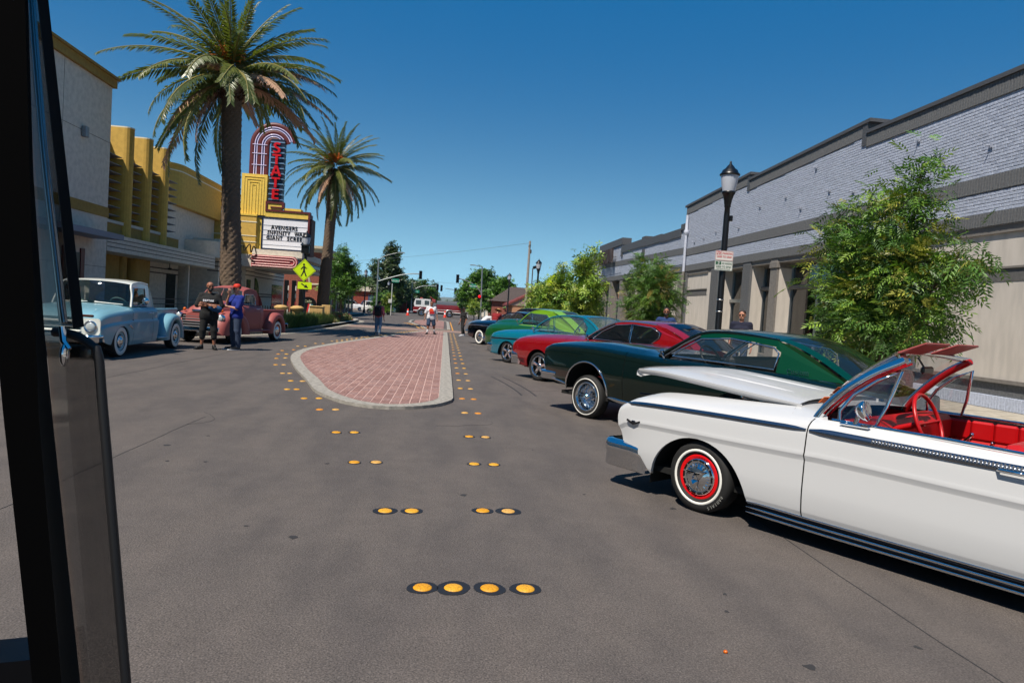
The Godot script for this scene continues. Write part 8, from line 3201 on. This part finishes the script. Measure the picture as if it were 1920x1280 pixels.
# a hand reaching along +z, palm down, thumb on +x; fingers half curled
func hand_mesh() -> ArrayMesh:
	if TX.has("hand"):
		return TX["hand"]
	var b := [[Vector3(0, 0, -0.02), Vector3(0, 0, 0.02), 0.024, 0.026], [Vector3(-0.022, 0, 0.02), Vector3(-0.028, 0, 0.075), 0.015, 0.013], [Vector3(0.018, 0, 0.02), Vector3(0.026, 0, 0.078), 0.016, 0.013], [Vector3(0, 0, 0.03), Vector3(0, 0.002, 0.08), 0.016, 0.013]]
	for i in 4:
		var x: float = [0.032, 0.011, -0.01, -0.03][i]
		var l: float = [0.9, 1.0, 0.93, 0.74][i]
		var a := Vector3(x * 0.95, 0, 0.082)
		var c := a + Vector3(x * 0.08, -0.012, 0.036) * l
		var d := c + Vector3(0, -0.022, 0.018) * l
		var e := d + Vector3(0, -0.02, 0.002) * l
		b.append_array([[a, c, 0.0098, 0.0092], [c, d, 0.0092, 0.0085], [d, e, 0.0085, 0.007]])
	b.append_array([[Vector3(0.02, -0.005, 0.012), Vector3(0.046, -0.014, 0.04), 0.014, 0.0115], [Vector3(0.046, -0.014, 0.04), Vector3(0.052, -0.022, 0.07), 0.0115, 0.009]])
	TX["hand"] = skin_mesh(b, 0.0045, 0.006)
	return TX["hand"]

# a head, chin to crown 0.235 m, facing +z, its middle at the origin
func head_mesh() -> ArrayMesh:
	if TX.has("head"):
		return TX["head"]
	var b := [[Vector3(0, 0.035, -0.02), Vector3(0, 0.04, 0.012), 0.078, 0.072], [Vector3(-0.018, 0.02, -0.01), Vector3(0.018, 0.02, -0.01), 0.068, 0.068], [Vector3(0, -0.03, 0.03), Vector3(0, -0.075, 0.045), 0.054, 0.036],
		[Vector3(-0.025, -0.07, 0.05), Vector3(0.025, -0.07, 0.05), 0.03, 0.03], [Vector3(-0.05, -0.03, 0.0), Vector3(-0.028, -0.08, 0.035), 0.024, 0.022], [Vector3(0.05, -0.03, 0.0), Vector3(0.028, -0.08, 0.035), 0.024, 0.022],
		[Vector3(0, 0.012, 0.078), Vector3(0, -0.026, 0.1), 0.009, 0.014], [Vector3(-0.014, -0.028, 0.088), Vector3(0.014, -0.028, 0.088), 0.009, 0.009],
		[Vector3(-0.042, 0.022, 0.062), Vector3(0.042, 0.022, 0.062), 0.017, 0.017], [Vector3(-0.02, -0.058, 0.082), Vector3(0.02, -0.058, 0.082), 0.008, 0.008], [Vector3(-0.018, -0.07, 0.08), Vector3(0.018, -0.07, 0.08), 0.008, 0.008],
		[Vector3(-0.078, 0.01, -0.01), Vector3(-0.08, -0.03, -0.002), 0.014, 0.009], [Vector3(0.078, 0.01, -0.01), Vector3(0.08, -0.03, -0.002), 0.014, 0.009], [Vector3(-0.045, -0.015, 0.055), Vector3(0.045, -0.015, 0.055), 0.026, 0.026]]
	TX["head"] = skin_mesh(b, 0.007, 0.012)
	return TX["head"]

func append_part(st: SurfaceTool, m: Mesh, xf: Transform3D) -> void:
	st.append_from(m, 0, xf)

func person(label: String, at: Vector3, turn: float, h: float, c: Dictionary, group := "") -> Node3D:
	var o := thing("person", label, "person", at, turn, group)
	var j := {"pel": Vector3(0, 0.53, 0), "bel": Vector3(0, 0.61, 0.005), "che": Vector3(0, 0.715, 0), "nec": Vector3(0, 0.83, -0.005), "hea": Vector3(0, 0.925, 0.012)}
	for s in [["l", 1.0], ["r", -1.0]]:
		var q: float = s[1]
		j["sh" + s[0]] = Vector3(q * 0.108, 0.79, -0.005)
		j["el" + s[0]] = Vector3(q * 0.142, 0.625, -0.02)
		j["wr" + s[0]] = Vector3(q * 0.15, 0.49, 0.03)
		j["hi" + s[0]] = Vector3(q * 0.05, 0.505, 0)
		j["kn" + s[0]] = Vector3(q * 0.058, 0.285, 0.012)
		j["an" + s[0]] = Vector3(q * 0.06, 0.05, -0.015)
		j["to" + s[0]] = Vector3(q * 0.07, 0.022, 0.085)
	j.merge(c.get("pose", {}), true)
	var g: float = c.get("girth", 1.0)
	var J := {}
	for n in j:
		J[n] = j[n] * h
	var S := func(b: Array, grow: float) -> Array:
		var r := []
		for q in b:
			r.append([q[0], q[1], q[2] * h + grow, q[3] * h + grow])
		return r
	var side := Vector3(0.055 * h, 0, 0)
	var up: Vector3 = (J.nec - J.pel).normalized()
	var torso := [[J.pel - side * 0.75, J.pel + side * 0.75, 0.062 * g, 0.062 * g], [J.bel - side * 0.6, J.bel + side * 0.6, 0.058 * g, 0.058 * g], [J.che - side, J.che + side, 0.058 * g, 0.058 * g],
		[J.bel, J.che, 0.06 * g, 0.06 * g], [J.shl, J.shr, 0.036, 0.036], [J.che, J.nec - up * 0.03 * h, 0.05, 0.035]]
	var arms := []
	var legs := []
	for s in ["l", "r"]:
		arms.append_array([[J["sh" + s], J["el" + s], 0.034, 0.025], [J["el" + s], J["wr" + s], 0.025, 0.0165]])
		legs.append_array([[J["hi" + s], J["kn" + s], 0.052 * sqrt(g), 0.036], [J["kn" + s], J["kn" + s].lerp(J["an" + s], 0.35) - Vector3(0, 0, 0.008 * h), 0.034, 0.034], [J["kn" + s].lerp(J["an" + s], 0.3) - Vector3(0, 0, 0.008 * h), J["an" + s], 0.034, 0.021]])
	var neck := [[J.nec - up * 0.02 * h, J.nec.lerp(J.hea, 0.6), 0.033, 0.031]]
	var feet := []
	for s in ["l", "r"]:
		feet.append_array([[J["an" + s] - Vector3(0, 0.02 * h, 0), J["to" + s], 0.024, 0.019], [J["an" + s] - Vector3(0, 0.022 * h, 0.012 * h), J["an" + s] + Vector3(0, 0.01 * h, 0), 0.022, 0.022]])
	var st := SurfaceTool.new()
	st.begin(Mesh.PRIMITIVE_TRIANGLES)
	append_part(st, skin_mesh(S.call(torso + arms + legs + neck, -0.004), 0.018, 0.03), Transform3D())
	# head turned and tipped, hands laid along the forearms
	var hb: Basis = Basis.from_euler(c.get("look", Vector3.ZERO))
	var hs := h / 1.78
	var hx := Transform3D(hb.scaled(Vector3.ONE * hs), J.hea)
	append_part(st, head_mesh(), hx)
	for s in ["l", "r"]:
		var d: Vector3 = (J["wr" + s] - J["el" + s]).normalized()
		if c.has("hand" + s):
			d = c["hand" + s].normalized()
		var q := 1.0 if s == "l" else -1.0
		var palm_n := Vector3(q, 0, 0) if absf(d.x) < 0.8 else Vector3(0, 0, 1)
		var x := palm_n.cross(d).normalized() * q
		var y := d.cross(x).normalized()
		append_part(st, hand_mesh(), Transform3D(Basis(x, y, d).scaled(Vector3.ONE * hs), J["wr" + s] + d * 0.03 * h))
	mi("body", st.commit(), c.skin, o)
	# clothes
	var sl: float = c.get("sleeve", 0.75)
	var shirt := torso.duplicate()
	for s in ["l", "r"]:
		if sl <= 1.0:
			shirt.append([J["sh" + s], J["sh" + s].lerp(J["el" + s], sl), 0.036, 0.034])
		else:
			shirt.append_array([[J["sh" + s], J["el" + s], 0.036, 0.031], [J["el" + s], J["el" + s].lerp(J["wr" + s], sl - 1.0), 0.031, 0.024]])
	var hem: float = c.get("hem", 0.0)
	if hem > 0:
		shirt.append([J.pel - up * hem * h * 0.6 - side * 1.0, J.pel - up * hem * h * 0.6 + side * 1.0, 0.054 * g, 0.054 * g])
	mi("shirt", skin_mesh(S.call(shirt, 0.012), 0.018, 0.03), c.shirt, o)
	var lg: float = c.get("leg", 0.97)
	var tr := [[J.pel - side * 0.75, J.pel + side * 0.75, 0.061 * g, 0.061 * g]]
	for s in ["l", "r"]:
		if lg > 0.5:
			tr.append_array([[J["hi" + s], J["kn" + s], 0.054 * sqrt(g), 0.042], [J["kn" + s], J["kn" + s].lerp(J["an" + s], (lg - 0.5) * 2.0), 0.042, 0.035]])
		else:
			tr.append([J["hi" + s], J["hi" + s].lerp(J["kn" + s], lg * 2.0), 0.056 * sqrt(g), 0.054])
	mi("trousers" if lg > 0.8 else "shorts", skin_mesh(S.call(tr, 0.011), 0.018, 0.025), c.trousers, o)
	for s in ["l", "r"]:
		var fl := []
		for b in feet:
			if (b[0] - J["an" + s]).length() < 0.1 * h:
				fl.append(b)
		var sm := mi("shoe", skin_mesh(S.call(fl, 0.005), 0.014, 0.02), c.shoes, o)
		var so := Mb.new()
		var a: Vector3 = J["an" + s]
		var t: Vector3 = J["to" + s]
		var dir := (t - a) * Vector3(1, 0, 1)
		var mid := (a + t) / 2 + dir * 0.12
		so.rbox(Vector3(mid.x, minf(a.y - 0.045 * h, t.y - 0.018 * h) + 0.008, mid.z), Vector3(0.085, 0.022, dir.length() + 0.075 * h), 0.008, Basis(Vector3(0, 1, 0), atan2(dir.x, dir.z)))
		mi("sole", so.mesh(), c.get("sole", c.shoes), sm)
		if c.has("sock"):
			mi("sock", skin_mesh([[a, a.lerp(J["kn" + s], 0.32), 0.026 * h, 0.03 * h]], 0.014, 0.02), c.sock, o)
	# hair, caps, glasses, beard
	if c.has("hair"):
		var hr := Mb.new()
		hr.ell(Vector3(0, 0.05, -0.022), Vector3(0.09, 0.083, 0.1), 16)
		if c.get("long_hair", false):
			hr.ell(Vector3(0, -0.02, -0.07), Vector3(0.085, 0.11, 0.05), 12)
		var hm := mi("hair", hr.mesh(), c.hair, o)
		hm.transform = hx
	if c.has("beard"):
		var bd := mi("beard", skin_mesh([[Vector3(-0.05, -0.045, 0.035), Vector3(0, -0.09, 0.07), 0.03, 0.036], [Vector3(0.05, -0.045, 0.035), Vector3(0, -0.09, 0.07), 0.03, 0.036], [Vector3(0, -0.085, 0.07), Vector3(0, -0.11, 0.06), 0.034, 0.03]], 0.01, 0.015), c.beard, o)
		bd.transform = hx
	if c.get("glasses", false):
		var gl := Mb.new()
		for q in [-1.0, 1.0]:
			gl.rbox(Vector3(q * 0.034, 0.01, 0.086), Vector3(0.054, 0.032, 0.014), 0.006, Basis(Vector3(0, 1, 0), q * 0.3))
			gl.tube(P([q * 0.06, 0.014, 0.076, q * 0.083, 0.012, 0.0]), 0.004, 4)
		var gm := mi("sunglasses", gl.mesh(), mat("black_gloss", Color(0.02, 0.02, 0.02), 0.3), o)
		gm.transform = hx
	else:
		var ey := Mb.new()
		for q in [-1.0, 1.0]:
			ey.ell(Vector3(q * 0.032, 0.006, 0.074), Vector3(0.012, 0.008, 0.009), 8)
		var em := mi("eyes", ey.mesh(), mat("eye_dark", Color(0.08, 0.06, 0.05), 0.3), o)
		em.transform = hx
	if c.has("cap"):
		var cp := Mb.new()
		cp.lathe([Vector2(0.094, 0.042), Vector2(0.095, 0.08), Vector2(0.082, 0.115), Vector2(0.045, 0.138), Vector2(0.001, 0.142)], 20, Transform3D(Basis(), Vector3(0, 0, -0.01)))
		var cm := mi("cap", cp.mesh(), c.cap, o)
		cm.transform = hx
		var br := Mb.new()
		br.ext(P2([-0.085, 0.06, -0.075, 0.125, -0.04, 0.165, 0.04, 0.165, 0.075, 0.125, 0.085, 0.06]), -0.006, 0.006, Transform3D(Basis(Vector3(1, 0, 0), PI / 2 + 0.12), Vector3(0, 0.056, 0)))
		mi("brim", br.mesh(), c.brim, cm)
	if c.has("straw"):
		var sh := Mb.new()
		sh.lathe([Vector2(0.21, 0.055), Vector2(0.19, 0.05), Vector2(0.1, 0.06), Vector2(0.098, 0.12), Vector2(0.08, 0.15), Vector2(0.001, 0.155)], 24, Transform3D(Basis(), Vector3(0, 0, -0.01)))
		var sm := mi("straw_hat", sh.mesh(), c.straw, o)
		sm.transform = hx
	return o

func people() -> void:
	var tan := mat("skin_tan", Color(0.55, 0.36, 0.27), 0.55)
	var fair := mat("skin_fair", Color(0.68, 0.48, 0.39), 0.55)
	for m in [tan, fair]:
		m.subsurf_scatter_enabled = true
		m.subsurf_scatter_strength = 0.1
	var black := stone("cloth_black", Color(0.09, 0.09, 0.095), 0.9, 3.0, 0.2)
	var dark_hair := mat("hair_dark", Color(0.07, 0.05, 0.045), 0.7)
	var white := stone("cloth_white", Color(0.82, 0.82, 0.84), 0.9, 3.0, 0.08)
	var denim := stone("denim_dark", Color(0.2, 0.26, 0.37), 0.9, 3.0, 0.35)
	var blk_shoe := mat("shoe_black", Color(0.05, 0.05, 0.05), 0.5)
	# 1: arms folded, blue bundle under the arm
	var o := person("bald bearded man in sunglasses, black shirt and long black shorts, arms folded", Vector3(-6.33, 0, -19.15), 0.25, 1.84, {
		"skin": tan, "shirt": black, "trousers": black, "shoes": blk_shoe, "girth": 1.32, "sleeve": 0.95, "hem": 0.08, "leg": 0.72, "glasses": true, "beard": dark_hair, "look": Vector3(0.12, 0.35, 0),
		"pose": {"ell": Vector3(0.165, 0.64, 0.02), "elr": Vector3(-0.165, 0.64, 0.02), "wrl": Vector3(-0.02, 0.665, 0.13), "wrr": Vector3(0.03, 0.645, 0.14), "anl": Vector3(0.085, 0.05, 0), "knl": Vector3(0.075, 0.285, 0.01), "tol": Vector3(0.11, 0.022, 0.09), "anr": Vector3(-0.085, 0.05, -0.01), "knr": Vector3(-0.075, 0.285, 0.01), "tor": Vector3(-0.14, 0.022, 0.07)}})
	letters("shirt_print", "REPTAK", 0.055, mat("board_white", Color(0.88, 0.88, 0.9), 0.4), o, Transform3D(Basis(Vector3(1, 0, 0), -0.15), Vector3(-0.02, 1.32, 0.185)), 1.0, "Droid Sans", true, 0.01)
	var bag := thing("blue_bundle", "bright blue folded bundle tucked under the bald man's arm", "bag", Vector3(-6.33, 0, -19.15), 0.25)
	var bm := Mb.new()
	bm.ell(Vector3(0.17, 1.12, 0.2), Vector3(0.17, 0.09, 0.07), 14, Basis(Vector3(0, 0, 1), -0.1))
	bm.ell(Vector3(0.06, 1.15, 0.21), Vector3(0.08, 0.07, 0.06), 12)
	bm.ell(Vector3(0.24, 1.08, 0.19), Vector3(0.08, 0.08, 0.06), 12)
	mi("cloth", bm.mesh(), stone("cloth_sky_blue", Color(0.06, 0.3, 0.5), 0.8, 4.0, 0.4), bag)
	# 2: side-on, hand on chin, other arm across
	o = person("man in blue shirt, dark jeans and orange and black cap, hand on chin", Vector3(-5.72, 0, -19.5), -0.75, 1.82, {
		"skin": fair, "shirt": stone("cloth_royal_blue", Color(0.03, 0.14, 0.5), 0.9, 3.0, 0.2), "trousers": denim, "shoes": blk_shoe, "sole": white, "girth": 1.12, "sleeve": 0.9, "hem": 0.03, "hair": dark_hair,
		"cap": mat("cap_orange", Color(0.75, 0.16, 0.05), 0.7), "brim": mat("cap_brim", Color(0.04, 0.04, 0.05), 0.7), "look": Vector3(0.1, -0.2, 0), "glasses": true,
		"pose": {"ell": Vector3(0.13, 0.63, 0.07), "wrl": Vector3(0.015, 0.655, 0.15), "elr": Vector3(-0.12, 0.66, 0.1), "wrr": Vector3(-0.03, 0.81, 0.12), "tol": Vector3(0.06, 0.022, 0.1), "tor": Vector3(-0.1, 0.022, 0.09)}, "handr": Vector3(0.3, 0.9, 0.0)})
	# 3: the walker with a backpack, seen from behind
	o = person("walker seen from behind in pink top and blue jeans with a black backpack", Vector3(-3.24, 0, -34.1), PI - 0.15, 1.68, {
		"skin": fair, "shirt": stone("cloth_pink", Color(0.76, 0.38, 0.42), 0.9, 3.0, 0.15), "trousers": stone("denim_pale", Color(0.48, 0.6, 0.72), 0.9, 3.0, 0.3), "shoes": mat("shoe_grey", Color(0.35, 0.34, 0.34), 0.7), "sole": white, "sleeve": 1.3, "girth": 1.02, "hair": dark_hair,
		"pose": {"knl": Vector3(0.06, 0.29, 0.05), "anl": Vector3(0.06, 0.06, 0.02), "tol": Vector3(0.065, 0.03, 0.11), "knr": Vector3(-0.06, 0.285, 0.0), "anr": Vector3(-0.06, 0.06, -0.05), "tor": Vector3(-0.065, 0.022, 0.04)}, "look": Vector3(0, -0.3, 0)})
	var bp := thing("backpack", "black backpack worn by the walker in pink", "backpack", Vector3(-3.24, 0, -34.1), PI - 0.15)
	var bk := Mb.new()
	bk.rbox(Vector3(0, 1.16, -0.21), Vector3(0.33, 0.5, 0.2), 0.07)
	bk.rbox(Vector3(0, 1.06, -0.32), Vector3(0.26, 0.26, 0.08), 0.03)
	var bkm := mi("pack", bk.mesh(), stone("nylon_black", Color(0.05, 0.05, 0.06), 0.7, 4.0, 0.2), bp)
	for s in [-1.0, 1.0]:
		var sp := Mb.new()
		sp.tube(smooth_path(P([s * 0.11, 1.38, -0.16, s * 0.12, 1.44, -0.02, s * 0.13, 1.34, 0.12, s * 0.15, 1.1, 0.1, s * 0.14, 0.98, -0.12])), 0.02, 6)
		mi("strap", sp.mesh(), M.nylon_black, bp)
	# 4: striding man in a white printed shirt
	o = person("man striding across the brick island in white shirt with orange print and blue shorts", Vector3(-0.74, 0.05, -37.1), 0.12, 1.79, {
		"skin": tan, "shirt": white, "trousers": stone("cloth_slate_blue", Color(0.17, 0.25, 0.36), 0.9, 3.0, 0.2), "shoes": blk_shoe, "girth": 1.24, "sleeve": 0.95, "hem": 0.09, "leg": 0.46, "hair": dark_hair, "glasses": true, "sock": white,
		"pose": {"ell": Vector3(0.17, 0.63, -0.03), "wrl": Vector3(0.185, 0.5, 0.03), "elr": Vector3(-0.17, 0.63, -0.02), "wrr": Vector3(-0.185, 0.5, 0.03), "knl": Vector3(0.1, 0.29, 0.0), "anl": Vector3(0.13, 0.06, -0.07), "tol": Vector3(0.16, 0.024, 0.02), "knr": Vector3(-0.075, 0.285, 0.07), "anr": Vector3(-0.09, 0.05, 0.06), "tor": Vector3(-0.13, 0.022, 0.14)}})
	var pr := Mb.new()
	pr.ext(disc(0.12, 18, Vector2(-0.02, 0.06)), 0, 0.012, Transform3D(Basis(Vector3(1, 0, 0), -0.1), Vector3(0, 1.22, 0.172)))
	var prm := mi("shirt_print", pr.mesh(), mat("print_orange", Color(0.8, 0.28, 0.12), 0.8), o)
	var pr2 := Mb.new()
	pr2.ext(P2([-0.13, -0.13, 0.14, -0.11, 0.15, -0.03, 0.05, 0.02, -0.1, 0.02]), 0, 0.014, Transform3D(Basis(Vector3(1, 0, 0), -0.1), Vector3(0, 1.22, 0.174)))
	mi("shirt_print", pr2.mesh(), mat("print_red", Color(0.65, 0.05, 0.07), 0.8), o)
	# 5: slim youth in black with white shoes, walking left
	o = person("slim youth in black with white stripes on the sleeves and bright white shoes", Vector3(1.05, 0, -38.3), -0.9, 1.62, {
		"skin": tan, "shirt": black, "trousers": black, "shoes": white, "girth": 0.88, "sleeve": 0.9, "leg": 0.9, "hair": dark_hair, "cap": mat("cap_black", Color(0.04, 0.04, 0.045), 0.7), "brim": mat("cap_black", Color()),
		"pose": {"knl": Vector3(0.055, 0.29, 0.07), "anl": Vector3(0.06, 0.06, 0.06), "tol": Vector3(0.06, 0.024, 0.16), "knr": Vector3(-0.055, 0.285, -0.01), "anr": Vector3(-0.06, 0.07, -0.12), "tor": Vector3(-0.06, 0.022, -0.03)}})
	for s in [-1.0, 1.0]:
		var sv := Mb.new()
		sv.tube(P([s * 0.2, 1.33, 0, s * 0.265, 1.18, -0.03, s * 0.28, 1.06, -0.04]), 0.022, 5)
		mi("sleeve_stripe", sv.mesh(), white, o)
	# 6, 7: two bending over the black car
	person("person in red shirt and straw hat leaning over by the black car", Vector3(2.65, 0, -36.3), 2.6, 1.74, {
		"skin": fair, "shirt": stone("cloth_red", Color(0.5, 0.06, 0.09), 0.9, 3.0, 0.15), "trousers": denim, "shoes": blk_shoe, "girth": 1.2, "sleeve": 1.2, "hair": dark_hair, "straw": mat("straw", Color(0.62, 0.46, 0.28), 0.9), "look": Vector3(0.4, -0.2, 0),
		"pose": {"bel": Vector3(0, 0.62, 0.03), "che": Vector3(0, 0.71, 0.08), "nec": Vector3(0, 0.8, 0.15), "hea": Vector3(0, 0.87, 0.2), "shl": Vector3(0.108, 0.77, 0.12), "shr": Vector3(-0.108, 0.77, 0.12), "ell": Vector3(0.19, 0.72, 0.22), "wrl": Vector3(0.2, 0.74, 0.36), "elr": Vector3(-0.16, 0.66, 0.2), "wrr": Vector3(-0.12, 0.6, 0.32)}})
	person("stooping person in white shirt left of the one in the straw hat", Vector3(2.05, 0, -36.6), 1.9, 1.7, {
		"skin": fair, "shirt": white, "trousers": black, "shoes": blk_shoe, "girth": 1.1, "sleeve": 1.2, "hair": dark_hair, "look": Vector3(0.8, 0, 0),
		"pose": {"bel": Vector3(0, 0.6, 0.05), "che": Vector3(0, 0.655, 0.13), "nec": Vector3(0, 0.69, 0.24), "hea": Vector3(0, 0.7, 0.33), "shl": Vector3(0.108, 0.68, 0.2), "shr": Vector3(-0.108, 0.68, 0.2), "ell": Vector3(0.13, 0.55, 0.25), "wrl": Vector3(0.12, 0.46, 0.3), "elr": Vector3(-0.13, 0.55, 0.25), "wrr": Vector3(-0.12, 0.46, 0.3)}})
	# 8, 9: two men on the right pavement
	person("man in blue polo shirt and sunglasses behind the red car's roof, hands on hips", Vector3(6.72, 0.13, -20.3), -0.35, 1.86, {
		"skin": tan, "shirt": stone("cloth_blue_polo", Color(0.11, 0.21, 0.4), 0.9, 3.0, 0.15), "trousers": denim, "shoes": blk_shoe, "girth": 1.12, "sleeve": 0.95, "hair": dark_hair, "glasses": true, "beard": dark_hair,
		"pose": {"ell": Vector3(0.2, 0.655, -0.02), "elr": Vector3(-0.2, 0.655, -0.02), "wrl": Vector3(0.13, 0.545, 0.04), "wrr": Vector3(-0.13, 0.545, 0.04)}})
	person("man in navy shirt and sunglasses beyond the dark green coupe's roof by the glazed doorway", Vector3(7.8, 0.13, -17.35), -0.45, 1.86, {
		"skin": fair, "shirt": stone("cloth_navy", Color(0.07, 0.085, 0.18), 0.9, 3.0, 0.15), "trousers": denim, "shoes": blk_shoe, "girth": 1.08, "sleeve": 1.0, "hair": mat("hair_brown", Color(0.14, 0.09, 0.06), 0.7), "glasses": true, "look": Vector3(0.1, -0.2, 0)})

# ---------------------------------------------------------------- edge of the parked truck's door that the photographer leans out of
func slab_strip(m: Mb, l: PackedVector3Array, r: PackedVector3Array, thick: float) -> void:
	var back := Vector3(-0.53, -0.02, -0.85).normalized() * -thick
	m.flat()
	for i in l.size() - 1:
		m.quad(l[i + 1], r[i + 1], r[i], l[i])
		m.quad(l[i + 1] - back, l[i] - back, r[i] - back, r[i + 1] - back)
		m.quad(r[i], r[i + 1], r[i + 1] - back, r[i] - back)
		m.quad(l[i + 1], l[i], l[i] - back, l[i + 1] - back)
	var n := l.size() - 1
	m.quad(l[n], l[n] - back, r[n] - back, r[n])
	m.quad(l[0], r[0], r[0] - back, l[0] - back)

func truck_door() -> void:
	var o := thing("truck_door", "black door frame with smoked quarter glass of a vehicle at the extreme left edge", "vehicle door", Vector3(-0.45, 0, -0.5))
	var black := mat("door_black", Color(0.015, 0.015, 0.017), 0.9)
	black.metallic_specular = 0.1
	var p := Mb.new()
	slab_strip(p, P([0.0149, 1.9568, -0.1350, 0.0388, 1.7800, -0.1249, 0.0627, 1.6033, -0.1147, 0.0889, 1.4334, -0.1046, 0.1260, 1.2152, -0.0913, 0.1735, 0.9420, -0.0746, 0.3153, 0.0598, -0.0217]), P([0.0715, 1.9604, -0.1295, 0.0857, 1.7831, -0.1203, 0.1012, 1.6058, -0.1109, 0.1181, 1.4353, -0.1018, 0.1503, 1.2168, -0.0890, 0.1934, 0.9432, -0.0726, 0.3329, 0.0609, -0.0200]), 0.015)
	mi("pillar", p.mesh(), black, o)
	var g := Mb.new()
	slab_strip(g, P([0.0544, 1.9822, -0.1623, 0.0660, 1.7953, -0.1530, 0.0795, 1.6414, -0.1449, 0.0912, 1.5089, -0.1379, 0.1006, 1.4293, -0.1335, 0.1346, 1.1992, -0.1200, 0.1799, 0.9113, -0.1028]), P([0.0572, 1.9824, -0.1621, 0.0693, 1.7955, -0.1526, 0.0832, 1.6416, -0.1445, 0.1005, 1.5095, -0.1370, 0.1127, 1.4301, -0.1323, 0.1508, 1.2003, -0.1184, 0.1985, 0.9125, -0.1010]), 0.006)
	mi("inner_frame", g.mesh(), mat("door_grey", Color(0.14, 0.135, 0.13), 0.5), o)
	var s := Mb.new()
	slab_strip(s, P([0.0296, 1.9959, -0.1855, 0.0653, 1.8043, -0.1736, 0.0922, 1.6460, -0.1639, 0.1154, 1.5089, -0.1556]), P([0.0392, 1.9965, -0.1846, 0.0749, 1.8049, -0.1726, 0.1018, 1.6467, -0.1630, 0.1249, 1.5114, -0.1547]), 0.007)
	mi("glass_edge", s.mesh(), mat("seal_black", Color(0.035, 0.033, 0.045), 0.6), o)
	var smoked := glass("smoked_glass", Color(0.17, 0.12, 0.085), 0.5)
	var a := Mb.new()
	slab_strip(a, P([0.0398, 2.0003, -0.1897, 0.0525, 1.8057, -0.1799, 0.0675, 1.6454, -0.1714, 0.0859, 1.5078, -0.1635]), P([0.0291, 1.9997, -0.1908, 0.0631, 1.8064, -0.1789, 0.0902, 1.6469, -0.1692, 0.1136, 1.5096, -0.1608]), 0.004)
	mi("upper_pane", a.mesh(), smoked, o)
	var b := Mb.new()
	slab_strip(b, P([0.0862, 1.5039, -0.1633, 0.0903, 1.4836, -0.1620, 0.0987, 1.4251, -0.1586, 0.1384, 1.1857, -0.1441, 0.1856, 0.8858, -0.1262]), P([0.1185, 1.5001, -0.1599, 0.1350, 1.4846, -0.1576, 0.1443, 1.4280, -0.1542, 0.1791, 1.1884, -0.1402, 0.2244, 0.8883, -0.1225]), 0.004)
	mi("lower_pane", b.mesh(), smoked, o)
	var r := Mb.new()
	r.tube(smooth_path(P([0.0977, 1.5048, -0.1572, 0.1099, 1.5042, -0.1559, 0.1221, 1.5011, -0.1546, 0.1331, 1.4945, -0.1532, 0.1395, 1.4852, -0.1521, 0.1477, 1.4291, -0.1488, 0.1822, 1.1913, -0.1349, 0.2262, 0.8936, -0.1175]), 0.01), 0.0042, 8)
	mi("rubber_seal", r.mesh(), mat("seal_black", Color(), 0.6), o)
	var c := Mb.new()
	c.tube(smooth_path(P([0.0434, 1.9059, -0.1903, 0.0532, 1.8080, -0.1850, 0.0719, 1.6762, -0.1773, 0.0870, 1.5885, -0.1720, 0.1004, 1.5130, -0.1673]), 0.02), 0.0036, 8)
	mi("chrome_rod", c.mesh(), M.chrome, o)
	var q := P([0.1125, 1.4976, -0.1453, 0.1158, 1.4739, -0.1439, 0.1107, 1.5108, -0.1461, 0.1176, 1.4907, -0.1445])
	var k := Mb.new()
	k.ell((q[0] + q[1]) / 2, Vector3(0.0035, 0.011, 0.006), 12)
	k.tube(PackedVector3Array([q[2], q[0], q[3]]), 0.003, 8)
	mi("latch", k.mesh(), M.chrome, o)
	var t := Mb.new()
	slab_strip(t, P([-0.0049, 1.2040, -0.1241, -0.0041, 1.1911, -0.1235, -0.0011, 1.1406, -0.1210]), P([0.1143, 1.2237, -0.1130, 0.1169, 1.2119, -0.1122, 0.1268, 1.1535, -0.1087]), 0.05)
	mi("sill_trim", t.mesh(), mat("dark_trim", Color(0.16, 0.17, 0.19), 0.25, 1.0), o)
